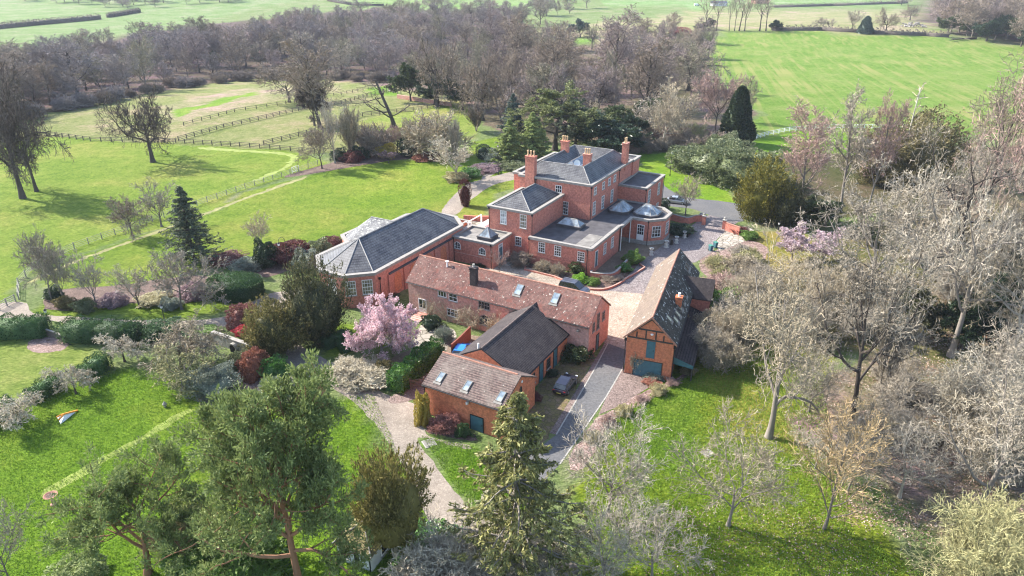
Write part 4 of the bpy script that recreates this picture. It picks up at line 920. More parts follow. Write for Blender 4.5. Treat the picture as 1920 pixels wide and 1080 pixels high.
chimney(F, -49.2, 116.4, 1.4, .9, 11.8, 15.0, [(-.42,0),(.0,0),(.42,0)])
chimney(F, -45.75, 127.2, .95, 1.5, 9.9, 15.3, [(0,-.35),(0,.35)])
dish = MB(); dish.lathe([(.02,0),(.30,.05),(.55,.18),(.60,.24),(.56,.24),(.28,.10),(.02,.06)], 14); dish.build('satellite_dish', M['white'], mh, (-50.6-fb, 115.0-fa, 13.3)).rotation_euler = (1.25, 0, .3)
lantern(F, [(-1.25,-3.4),(1.25,-3.4),(1.25,3.4),(-1.25,3.4)], -52.6, 119.6, 11.75, .35, 1.05, .86, (0,1), 'white')
def octp(rb, ra, c=.6): return [(-rb*c,-ra),(rb*c,-ra),(rb,-ra*c),(rb,ra*c),(rb*c,ra),(-rb*c,ra),(-rb,ra*c),(-rb,-ra*c)]
lantern(F, octp(1.9,2.3), -42.3, 117.4, 4.70, .5, 1.35, .35, (0,1))
lantern(F, octp(2.2,2.2), -37.3, 118.2, 4.70, .4, 1.45, .25, (1,0))
lantern(F, [(-2.1,-1.15),(2.1,-1.15),(2.1,1.15),(-2.1,1.15)], -46.9, 105.0, 4.70, .5, .95, .55, (1,0))
for b, z0, z1, w in ((-51.8,8.9,10.25,1.25),(-50.4,4.95,7.4,1.3)): window(F, b, 109.797, z0, z1, w, 'S', 3, 2 if z1 > 9 else 4)
for a in (111.7,115.6,118.5,121.3): window(F, -45.397, a, 8.95, 10.35, 1.2, 'E', 3, 2)
for a in (111.6,115.7,120.3): window(F, -45.397, a, 5.15, 7.65, 1.25, 'E', 3, 4)
for b, z0, z1, pn in ((-56.3,5.9,8.35,'blind'),(-52.4,5.8,8.25,'cream_pane'),(-53.35,2.4,4.1,'glass')): window(F, b, 97.297, z0, z1, 1.25, 'S', 3, 4 if z1 > 5 else 3, pane=pn)
for b, z0, z1 in ((-48.3,2.45,4.3),(-45.3,2.4,4.25),(-41.05,2.3,4.0)): window(F, b, 96.397, z0, z1, 1.25, 'S', 3, 4)
door(F, -39.297, 98.7, .9, 3.75, 1.15, 'E')
for a in (102.4, 105.8): window(F, -39.297, a, 1.85, 3.8, 1.2, 'E', 3, 4)
for a in (125.7, 131.6): window(F, -39.697, a, 4.5, 7.0, 1.35, 'E', 3, 4)
window(F, -39.697, 131.6, 1.0, 2.7, 1.3, 'E', 3, 3)
window(F, -37.15, 114.38, .8, 3.8, 1.35, 'S', 3, 3, 'door', 'french_door', sill=False)
window(F, -34.62-.003+.08, 115.58-.08, 1.5, 3.6, 1.75, math.pi/4, 3, 3); window(F, -33.497+.003, 118.5, 1.5, 3.7, 1.7, 'E', 3, 4); window(F, -34.55, 121.5, 1.5, 3.6, 1.7, 2.35, 3, 3)
window(F, -42.897, 111.8, .8, 3.2, 1.8, 'E', 3, 3, 'door', 'french_door', sill=False)
for b, a, z0, z1 in ((-50.62,97.15,0,8.7),(-59.1,97.15,0,8.7),(-45.25,109.65,4.7,11),(-58.9+2.4,109.65,4.7,11),(-45.25,123.4,7.9,11),(-39.6,123.45,4.9,7.8),(-39.9,96.25,0,4.8),(-35.75,114.33,0,4.8),(-39.12,109.0,0,4.8),(-50.7,96.25,0,4.8),(-39.55,134.3,0,7.8)):
    downpipe(F, b, a, z0, z1)

# ---- link block and hall
bh = bld('hall', 'long low brick hall with a dark hipped slate roof, chamfered ends and tall white windows', 'hall', -69.0, 82.0)
H = Frame(bh, -69.0, 82.0)
block(H, [(-62.897,91.1),(-54.8,91.1),(-54.8,97.297),(-62.897,97.297)], 4.6, roof='lead_pale')
hp = [(-62.9,70.6),(-62.9,94.2),(-66.4,97.6),(-71.6,97.6),(-75.0,94.2),(-75.0,88.6),(-77.9,86.6),(-77.9,80.2),(-75.0,78.2),(-75.0,71.4),(-71.0,67.5),(-66.2,67.5)]
p = H.P(hp); w = MB(); w.prism(p, -.3, 5.05); w.build('wall', M['brick'], bh)
c = MB(); c.ring(offset(p, .2), offset(p, -.35), 5.052, 5.40); c.ring(offset(p, .27), offset(p, -.40), 5.402, 5.52); c.build('cornice', M['stone'], bh)
r = MB(); r.prism(offset(p, -.3), 5.053, 5.12); r.build('flat_roof', M['lead'], bh)
E_ = lambda b, a, z: (b+69.0, a-82.0, z)
ev = [(-63.3,70.8),(-63.3,94.0),(-66.6,97.1),(-71.4,97.1),(-74.4,94.0),(-74.4,71.6),(-70.8,68.1),(-66.4,68.1)]
rg = [(-68.85,74.4),(-68.85,91.0)]; zr = 8.5; ze = 5.42
m = MB(); vv = [E_(b, a, ze) for b, a in ev]+[E_(b, a, zr) for b, a in rg]
m.add(vv, [(7,6,5,4,3,2,1,0)[::1], (0,1,9,8), (1,2,9), (2,3,9), (3,4,9), (4,5,8,9), (5,6,8), (6,7,8), (7,0,8)])
m.build('roof', M['slate'], bh)
m = MB(); m.add([E_(-74.7,78.4,ze+.02),E_(-77.3,80.5,ze+.02),E_(-77.3,86.3,ze+.02),E_(-74.7,88.4,ze+.02),E_(-69.2,83.4,zr-.1),E_(-73.9,83.4,zr-.12)], [(0,3,2,1),(0,1,5,4),(1,2,5),(2,3,4,5),(3,0,4)]); m.build('bay_roof', M['slate_old'], bh)
rt_ = MB()
for p0, p1 in [(vv[8], vv[9])]+[(vv[k], vv[8]) for k in (0,5,6,7)]+[(vv[k], vv[9]) for k in (1,2,3,4)]+[(E_(-69.2,83.4,zr-.08),E_(-73.9,83.4,zr-.1))]: rt_.tube(p0, p1, .10, n=6)
rt_.build('ridge_tiles', M['ridge_grey'], bh)
# buttressed garden side with its sloping string and blind arches
m = MB(); q = [(-62.9, 74.0), (-62.9, 88.8)]
m.add([E_(-62.899,73.7,3.95),E_(-62.60,73.7,3.95),E_(-62.60,91.0,4.05),E_(-62.899,91.0,4.05),E_(-62.899,73.7,4.22),E_(-62.60,73.7,4.12),E_(-62.60,91.0,4.22),E_(-62.899,91.0,4.32)], [(0,3,2,1),(4,5,6,7),(0,1,5,4),(1,2,6,5),(2,3,7,6),(3,0,4,7)]); m.build('lead_ledge', M['lead'], bh)
for a0, a1 in ((73.4,74.4),(77.2,78.4),(81.4,82.6),(85.6,86.8),(89.8,91.0)): m = MB(); m.box(*sorted((-62.895+69,-62.66+69)), a0-82, a1-82, -.3, 3.94); m.build('pilaster', M['brick'], bh)
for a in (75.8, 79.9, 84.1, 88.3):
    f = MB(); pr_ = [(-.85,0),(.85,0)]+[(.85*math.cos(k*math.pi/10), 2.2+.85*math.sin(k*math.pi/10)) for k in range(11)]; f.extx([(y, z) for y, z in pr_], 0, .03); f.build('blind_arch', M['brick_new'], bh, (-62.897+69, a-82, .5))
an = math.atan2(-3.1, 3.3)
window(H, -65.55, 68.12-.045, 2.1, 4.45, 1.55, math.radians(43), 4, 4, pane='cream_pane'); window(H, -63.75, 69.78-.045, 2.1, 4.45, 1.55, math.radians(43), 4, 4, pane='cream_pane'); window(H, -68.6, 67.497, 2.0, 4.4, 1.5, 'S', 4, 4, pane='cream_pane')
window(H, -61.9, 91.097, 2.35, 3.65, 1.35, 'S', 4, 2, arch=True); window(H, -56.9, 91.097, 2.2, 3.5, 1.35, 'S', 4, 2, arch=True)
m = MB(); m.box(-62.89+69, -54.74+69, 91.03-82, 91.1-82, 1.6, 1.75); m.build('string_course', M['brick_old'], bh)
door(H, -54.797, 93.6, 1.05, 3.75, 1.35, 'E', fanlight=True)
lantern(H, [(-1.15,-1.15),(1.15,-1.15),(1.15,1.15),(-1.15,1.15)], -57.3, 93.6, 4.28, .55, 1.5, .06, None)
for b, a in ((-62.6,91.0),(-55.1,91.0),(-62.7,71.4)): downpipe(H, b, a, 0, 4.5)
# entrance steps of the link block with brick wing walls
st_ = MB()
for k in range(6): st_.box(-54.79+69+.0, -54.79+69+2.0-.3*k+.4, 93.0-82, 95.0-82, -.2+.0, .17*(k+1)) if False else st_.box(-54.79+69, -52.3+69-.36*k, 92.9-82, 94.7-82, .17*k+.001*k-.2*(k == 0), .17*(k+1))
st_.build('steps', M['stone_grey'], bh)
ww = MB(); ww.extx([(94.72-82,-.2),(94.98-82,-.2),(94.98-82,1.3),(94.72-82,1.3)], -54.79+69, -53.4+69); ww.extx([(94.72-82,-.2),(94.98-82,-.2),(94.98-82,.9),(94.72-82,.9)], -53.39+69, -51.6+69); ww.build('step_wall', M['brick'], bh)

# ---- coach house
cb, ca = -43.0, 75.0
ch = bld('coach_house', 'long old brick house with mottled clay tiles and bare creeper stems', 'house', cb, ca)
K = Frame(ch, cb, ca)
def gable_house(fr, b0, b1, a0, a1, ze0, ze1, zr, ar, wallm, roofm, over=.3, verge=.15, ridge='ridge', alongb=True, thick=.16, base=-.3):
    """walls with two gables and a two-slope tiled roof"""
    k = fr.P([(b0, a0)])[0]; k2 = fr.P([(b1, a1)])[0]; x0, x1 = k[0], k2[0]; y0, y1 = k[1], k2[1]
    if alongb:
        yr = ar-fr.a; w = MB(); w.extx([(y0,base),(y1,base),(y1,ze1),(yr,zr-.02),(y0,ze0)], x0, x1); w.build('wall', M[wallm], fr.r)
        s0 = (zr-ze0)/(yr-y0); s1 = (zr-ze1)/(y1-yr)
        prof = [(y0-over, ze0-over*s0+.02), (yr, zr+.02), (y1+over, ze1-over*s1+.02), (y1+over, ze1-over*s1+.02+thick), (yr, zr+.02+thick*1.25), (y0-over, ze0-over*s0+.02+thick)]
        r = MB(); r.extx(prof, x0-verge, x1+verge); ro = r.build('roof', M[roofm], fr.r)
        t = MB()
        for i in range(int((x1-x0+2*verge)/.45)): xx = x0-verge+.45*i; t.tube((xx, yr, zr+thick*1.25-.02), (xx+.44, yr, zr+thick*1.25-.02), .13, .12, n=8)
        t.build('ridge_tiles', M[ridge], ro)
        g = MB(); g.tube((x0-verge, y0-over-.05, ze0-over*s0+.05), (x1+verge, y0-over-.05, ze0-over*s0+.05), .06, n=6); g.build('gutter', M['black'], fr.r)
    else:
        xr = ar-fr.b; w = MB(); w.extr([(x0,base),(x1,base),(x1,ze1),(xr,zr-.02),(x0,ze0)], y0, y1); w.build('wall', M[wallm], fr.r)
        s0 = (zr-ze0)/(xr-x0); s1 = (zr-ze1)/(x1-xr)
        prof = [(x0-over, ze0-over*s0+.02), (xr, zr+.02), (x1+over, ze1-over*s1+.02), (x1+over, ze1-over*s1+.02+thick), (xr, zr+.02+thick*1.25), (x0-over, ze0-over*s0+.02+thick)]
        r = MB(); r.extr(prof, y0-verge, y1+verge); ro = r.build('roof', M[roofm], fr.r)
        t = MB()
        for i in range(int((y1-y0+2*verge)/.45)): yy = y0-verge+.45*i; t.tube((xr, yy, zr+thick*1.25-.02), (xr, yy+.44, zr+thick*1.25-.02), .13, .12, n=8)
        t.build('ridge_tiles', M[ridge], ro)
        g = MB(); g.tube((x1+over+.05, y0-verge, ze1-over*s1+.05), (x1+over+.05, y1+verge, ze1-over*s1+.05), .06, n=6); g.build('gutter', M['black'], fr.r)
    return ro
gable_house(K, -57.6, -28.9, 71.6, 78.4, 4.95, 4.95, 7.55, 75.0, 'brick_old', 'clay', .3)
def rooflight(fr, b, a, z, w, l, slope, face=0.0, mat='skylight'):
    """slope: tilt of the roof plane, facing the -a side before turning"""
    m = MB(); m.ring([(-w/2,-l/2),(w/2,-l/2),(w/2,l/2),(-w/2,l/2)], [(-w/2+.08,-l/2+.08),(w/2-.08,-l/2+.08),(w/2-.08,l/2-.08),(-w/2+.08,l/2-.08)], -.05, .12)
    m.box(-w/2-.12, w/2+.12, -l/2-.3, -l/2-.002, -.03, .035)
    o = m.build('rooflight', M['lead_pale'], fr.r, (b-fr.b, a-fr.a, z)); o.rotation_euler = Matrix.Rotation(face, 3, 'Z').to_euler() if False else (slope, 0, face)
    o.rotation_mode = 'XYZ'
    g = MB(); g.box(-w/2+.08, w/2-.08, -l/2+.08, l/2-.08, 0, .09); g.build('pane', M[mat], o); return o
sl = math.atan2(2.6, 3.4)
for b in (-40.2, -34.7): rooflight(K, b, 73.55, 4.95+(73.55-71.6)*2.6/3.4+.22, 1.0, 1.6, sl)
chimney(K, -47.1, 73.1, .95, .75, 5.6, 8.75, [(0,0)], 'clay_dark', ph=.45, potmat='stone_grey')
v_ = MB(); v_.tube((-52.4-cb, 74.3-ca, 7.0), (-52.4-cb, 74.3-ca, 8.0), .10, n=8); v_.box(-52.62-cb, -52.18-cb, 74.1-ca, 74.5-ca, 8.0, 8.1); v_.build('vent_pipe', M['white'], ch)
window(K, -55.15, 71.597, .35, 2.55, 1.4, 'S', 2, 1, 'door', 'garden_door', sill=False)
window(K, -51.55, 71.597, 3.75, 4.7, 1.45, 'S', 3, 1, 'case'); window(K, -49.7, 71.597, 3.5, 4.7, 1.45, 'S', 2, 2, 'case'); window(K, -49.9, 71.597, 1.0, 2.2, 1.9, 'S', 3, 2, 'case')
window(K, -44.55, 71.597, 3.5, 4.7, 1.8, 'S', 4, 2, 'dark', fmat='lead_pale'); window(K, -44.5, 71.597, 1.0, 2.6, 1.9, 'S', 4, 3, 'dark', arch=True, fmat='lead_pale')
for a, z0, z1, w in ((74.5,3.2,5.5,.8),(76.3,3.75,4.95,.75),(73.0,3.5,4.8,.65)): window(K, -28.897, a, z0, z1, w, 'E', 2, 3, 'dark', fmat='lead_pale')
door(K, -28.897, 74.6, 0, 2.4, .95, 'E', 'teal', frame='timber')
sm = MB()
for k in range(5): sm.box(-56.1-cb, -54.2-cb, 71.5-ca-2.2+.4*k, 71.59-ca, -.1+.07*k, .07*(k+1))
sm.build('steps', M['brick_old'], ch)
dent = MB()
for k in range(30): dent.box(-33-cb+.14*k, -33-cb+.14*k+.07, 71.54-ca, 71.597-ca, 4.35, 4.47)
dent.build('dentil_course', M['brick_old'], ch)
fl = MB(); fl.box(-30.5-cb, -30.2-cb, 71.2-ca, 71.59-ca, 3.9, 4.1); fl.build('floodlight', M['lead_pale'], ch)
# bare creeper on the wall
rngc = np.random.default_rng(9); n_ = 46
Pc = np.stack([rngc.choice([-53.4,-51,-48.6,-46.6,-46.2,-43.0], n_)+rngc.normal(0,.6,n_)-cb, np.full(n_, 71.45-ca), np.zeros(n_)], 1)
pp, rr = grow(rngc, Pc, np.stack([rngc.normal(0,.35,n_), 0*Pc[:,0], np.ones(n_)], 1), rngc.uniform(2.5,4.8,n_), np.full(n_, .05), 9, .22, .02, .3)
q = spawn(rngc, pp, rr, rngc.uniform(3,4.5,n_), 10, .2, 1, 60, 20, .28, .3); p2, r2 = grow(rngc, q[0], q[1], q[2], q[3], 4, .25, -.05)
q3 = spawn(rngc, p2, r2, q[2], 5, .2, 1, 50, 20, .5, .3); p3_, r3_ = grow(rngc, q3[0], q3[1], q3[2], q3[3], 3, .25, -.1)
gg = [tubes(rngc, p, np.maximum(r, .018), S) for p, r, S in ((pp, rr, 5), (p2, r2, 3), (p3_, r3_, 2))]
for g in gg: g[0][:, 1] = 71.5-ca-np.abs(g[0][:, 1]-(71.5-ca))*.35-.03
g = cat_geo(gg); link('creeper', np_mesh('creeper', g[0], g[1], mats=[M['tw_tan']]), ch)

# ---- dark-roofed range and the front cottage
rb = bld('stable_range', 'low brick range with a very dark brown tiled roof joining cottage and old house', 'outbuilding', -37.0, 65.0)
S_ = Frame(rb, -37.0, 65.0)
gable_house(S_, -40.3, -31.9, 58.6, 71.597, 3.95, 3.05, 5.75, -37.0, 'brick_new', 'clay_dark', .25, .0, 'clay_grey', alongb=False)
r_ = [o for o in COL.objects if o.parent == rb and o.name.startswith('roof')]
m = MB(); m.extr([(-37.0+37-.3,5.72),(0,5.97),(.3,5.72),(.0,5.5)], 71.6-65, 74.9-65); m.extr([(-4.6,3.3),(0,5.75),(4.6,3.3)], 71.6-65, 75.0-65); m.build('valley_roof', M['clay_dark'], rb)
for a in (64.1, 68.0): door(S_, -31.897, a, .02, 2.75, 1.15, 'E', 'teal', frame='timber')
window(S_, -31.897, 66.1, .8, 2.2, 1.0, 'E', 3, 3, 'dark', fmat='timber'); window(S_, -31.897, 61.9, .8, 2.2, 1.0, 'E', 3, 3, 'dark', fmat='timber')
v_ = MB(); v_.tube((-.6, 58.9-65, 5.2), (-.6, 58.9-65, 6.3), .12, n=8); v_.build('vent_pipe', M['white'], rb)
gb = bld('cottage', 'small brick cottage with grey-brown tiles, three rooflights and a blue-green door facing the path', 'cottage', -35.0, 55.5)
Gf = Frame(gb, -35.0, 55.5)
gable_house(Gf, -40.3, -30.2, 51.7, 59.2, 4.0, 3.75, 5.78, 55.7, 'brick_new', 'clay_grey', .3, .12)
sl2 = math.atan2(1.78, 4.0)
for b in (-38.75, -35.2, -30.95): rooflight(Gf, b, 52.75, 4.0+(52.75-51.7)*1.78/4.0+.22, .75, 1.35, sl2)
door(Gf, -33.4, 51.697, .05, 2.0, 1.75, 'S', 'teal', frame='black')
lm = MB(); lm.box(-34.62+35, -34.38+35, 51.4-55.5, 51.697-55.5, 3.25, 3.55); lm.build('wall_lamp', M['clear_lens'], gb)
window(Gf, -30.197, 55.75, 3.5, 4.5, .5, 'E', 1, 2, 'dark', fmat='timber', arch=True)
pq = MB(); pq.lathe([(.02,-.02),(.16,-.02),(.16,.04),(.02,.04)], 10); pq.build('wall_plaque', M['white'], gb, (-30.16+35, 56.0-55.5, 5.0)).rotation_euler = (0, math.pi/2, 0)
downpipe(Gf, -40.2, 51.58, 0, 4.0)

# ---- barn
bn = thing('barn', 'brick and timber barn with a pale tiled roof and large blue-green garage doors', 'barn', xy(-20.8, 71.4), BR+math.radians(9))
B = Frame(bn, 0, 0)
gable_house(B, -2.85, 2.85, 0, 23.2, 5.35, 5.35, 8.25, 0, 'brick_new', 'clay_barn', .35, .25, 'ridge', alongb=False)
broof = [o for o in bn.children if o.name.startswith('roof')][0]; broof.data.materials.append(M['barn_shade_moss'])
for p_ in broof.data.polygons:
    if p_.center.x > .3: p_.material_index = 1  # slope away from the sun: mossy tiles, shade painted in
m = MB()                                             # timber frame of the gable
for z, hh_ in ((5.15, 2.75), (6.45, 1.5)): m.box(-hh_, hh_, -.05, .0, z, z+.2)
for x in (-.65, .55): m.box(x, x+.16, -.045, .0, 5.35, 6.45)
for s in (-1, 1): m.add([(s*2.9,-.06,5.25),(s*2.9,-.06,5.5),(0,-.06,8.2),(0,-.06,7.95),(s*2.9,0,5.25),(s*2.9,0,5.5),(0,0,8.2),(0,0,7.95)], [(0,1,2,3)[::s],(3,2,6,7)[::s],(0,3,7,4)[::s],(1,5,6,2)[::s]])
m.box(-1.75, -1.6, -.045, 0, 5.35, 6.1); m.box(1.5, 1.65, -.045, 0, 5.35, 6.1)
m.build('timber_frame', M['timber'], bn)
bg_ = MB()
for s in (-1, 1): bg_.add([(s*3.25,-.30,5.0),(s*3.25,-.30,5.26),(0,-.30,8.54),(0,-.30,8.26),(s*3.25,-.24,5.0),(s*3.25,-.24,5.26),(0,-.24,8.54),(0,-.24,8.26)], [(0,1,2,3)[::s],(3,2,6,7)[::s],(0,3,7,4)[::s],(1,5,6,2)[::s]])
bg_.build('bargeboard', M['ridge'], bn)
door(B, .15, -.003, 2.75, 5.1, 1.05, 'S', 'teal', frame='teal', name='loft_door'); door(B, -.05, -.003, 0, 2.35, 3.6, 'S', 'teal', frame='timber', name='garage_door')
wl = MB(); wl.lathe([(.02,0),(.16,.02),(.2,.12),(.05,.2)], 10); wl.build('wall_lamp', M['white'], bn, (.15, -.12, 6.0))
m = MB(); m.add([(2.86,.6,3.0),(5.4,.6,2.15),(5.4,15.5,2.15),(2.86,15.5,3.0),(2.86,.6,3.2),(5.4,.6,2.35),(5.4,15.5,2.35),(2.86,15.5,3.2)], [(0,3,2,1),(4,5,6,7),(0,1,5,4),(1,2,6,5),(2,3,7,6),(3,0,4,7)]); m.build('lean_to_roof', M['clay_dark'], bn)
m = MB(); m.add([(2.86,.55,2.2),(5.38,.55,1.9),(5.38,.55,2.34),(2.86,.55,3.18),(2.86,.6,2.2),(5.38,.6,1.9),(5.38,.6,2.34),(2.86,.6,3.18)], [(0,1,2,3),(4,7,6,5),(0,4,5,1)]); m.build('fascia', M['teal'], bn)
m = MB(); m.box(5.15, 5.3, .8, 15.2, -.2, 2.15); m.box(2.86, 5.15, 15.0, 15.2, -.2, 2.3); m.build('lean_to_wall', M['timber'], bn)
m = MB(); m.extx([(15.6,-.2),(18.6,-.2),(18.6,4.7),(17.1,6.6),(15.6,4.7)], 1.2, 5.6); m.build('wing_wall', M['brick'], bn)
m = MB(); m.extx([(15.2,4.4),(17.1,6.75),(19.0,4.4),(19.0,4.58),(17.1,6.98),(15.2,4.58)], .2, 5.9); m.build('wing_roof', M['clay_dark'], bn)
sb = math.atan2(2.9, 2.85)
for y, zz in ((3.2, .45), (4.6, .42), (6.3, .40), (8.3, .4), (10.4, .4), (12.6, .4), (21, .5), (19.9, .8)):
    x = 2.85*(.80 if zz < .45 else .55); z = 5.35+(2.85-x)*2.9/2.85+.24
    rooflight(B, x, y, z, .8, 1.0, sb, math.pi/2, 'glass')
chimney(B, 2.05, 8.6, .75, .75, 5.9, 7.6, [(0,0)], 'brick_new', potmat='white', ph=.5)
downpipe(B, 2.98, -.06, 0, 5.1); downpipe(B, -2.98, -.06, 0, 5.1)
# ---- summer house under the trees
sh = thing('summer_house', 'small white summer house with a mossy pyramid roof and arched openings', 'summer house', xy(-32.7, 32.4), BR+.10)
Q_ = Frame(sh, 0, 0)
m = MB(); m.box(-1.7, 1.7, -1.7, 1.7, -.3, 1.95); m.build('wall', M['render_white'], sh)
m = MB(); hip(m, -2.0, 2.0, -2.0, 2.0, 1.95, 3.5, -.03, .03, -.03, .03); m.build('roof', M['mossroof'], sh)
rt_ = MB()
for sx in (-1, 1):
    for sy in (-1, 1): rt_.tube((2.0*sx, 2.0*sy, 1.97), (0, 0, 3.52), .06, n=6)
rt_.build('hip_lead', M['ridge_grey'], sh)
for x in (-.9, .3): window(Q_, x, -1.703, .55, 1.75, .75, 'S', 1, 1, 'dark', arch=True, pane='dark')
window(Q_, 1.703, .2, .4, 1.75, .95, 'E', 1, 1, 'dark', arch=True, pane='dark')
fz = MB(); fz.box(-1.75, 1.75, -1.75, -1.703, .3, .42); fz.build('plinth', M['render_white'], sh); downpipe(Q_, 1.62, -1.78, 0, 1.95)
# ---- terrace with its planters and glazed roof
tr = bld('terrace', 'raised stone-flagged terrace between hall and manor tower with brick-edged planters', 'terrace', -65.0, 104.0)
T = Frame(tr, -65, 104)
m = MB(); m.prism(T.P([(-71,98.2),(-59.6,98.0),(-59.6,109.5),(-62.5,111.2),(-71,107.2)]), -.3, .9); m.build('paving', M['flag'], tr)
m = MB(); m.ring(T.P([(-73.2,101.2),(-69.3,101.0),(-69.3,106.2),(-73.2,106.2)]), T.P([(-72.9,101.5),(-69.6,101.3),(-69.6,105.9),(-72.9,105.9)]), -.3, 1.5); m.build('planter', M['brick_new'], tr)
m = MB(); m.prism(T.P([(-72.9,101.5),(-69.6,101.3),(-69.6,105.9),(-72.9,105.9)]), -.3, .9); m.build('planter_soil', M['russet'], tr)
m = MB(); m.ring(T.P([(-73.3,101.1),(-69.2,100.9),(-69.2,106.3),(-73.3,106.3)]), T.P([(-72.8,101.6),(-69.7,101.4),(-69.7,105.8),(-72.8,105.8)]), 1.502, 1.6); m.build('coping', M['stone'], tr)
m = MB(); m.prism(T.P([(-69.0,108.5),(-63.5,111.8),(-63.2,111.4),(-68.7,108.1)]), -.3, 1.9); m.prism(T.P([(-71.4,107.8),(-69.0,108.5),(-68.9,108.1),(-71.3,107.4)]), -.3, 1.9); m.build('terrace_wall', M['brick'], tr)
m = MB(); m.extr([(-64.2+65,.9),(-61.6+65,.9),(-61.6+65,2.9),(-62.2+65,3.4),(-63.6+65,3.4),(-64.2+65,2.9)], -4.8, .5); m.build('glazed_porch', M['white'], tr)
m = MB(); m.box(-65.6+65, -65.35+65, -4.0, -3.75, .9, 3.6); m.box(-66.2+65, -64.75+65, -3.95, -3.8, 3.6, 3.75); m.box(-65.6+65, -65.35+65, .6, .85, .9, 3.6); m.box(-65.55+65, -65.4+65, -3.8, .8, 3.752, 3.9); m.build('pergola', M['white'], tr)
lantern(T, [(-1.0,-.9),(1.0,-.9),(1.0,.9),(-1.0,.9)], -60.9, 99.4, 2.6, .3, .7, .1, None, 'white', 'roof_light')
m = MB(); m.box(-62.2+65, -59.5+65, 98.1-104, 100.6-104, .9, 2.6); m.build('lobby', M['flag'], tr)

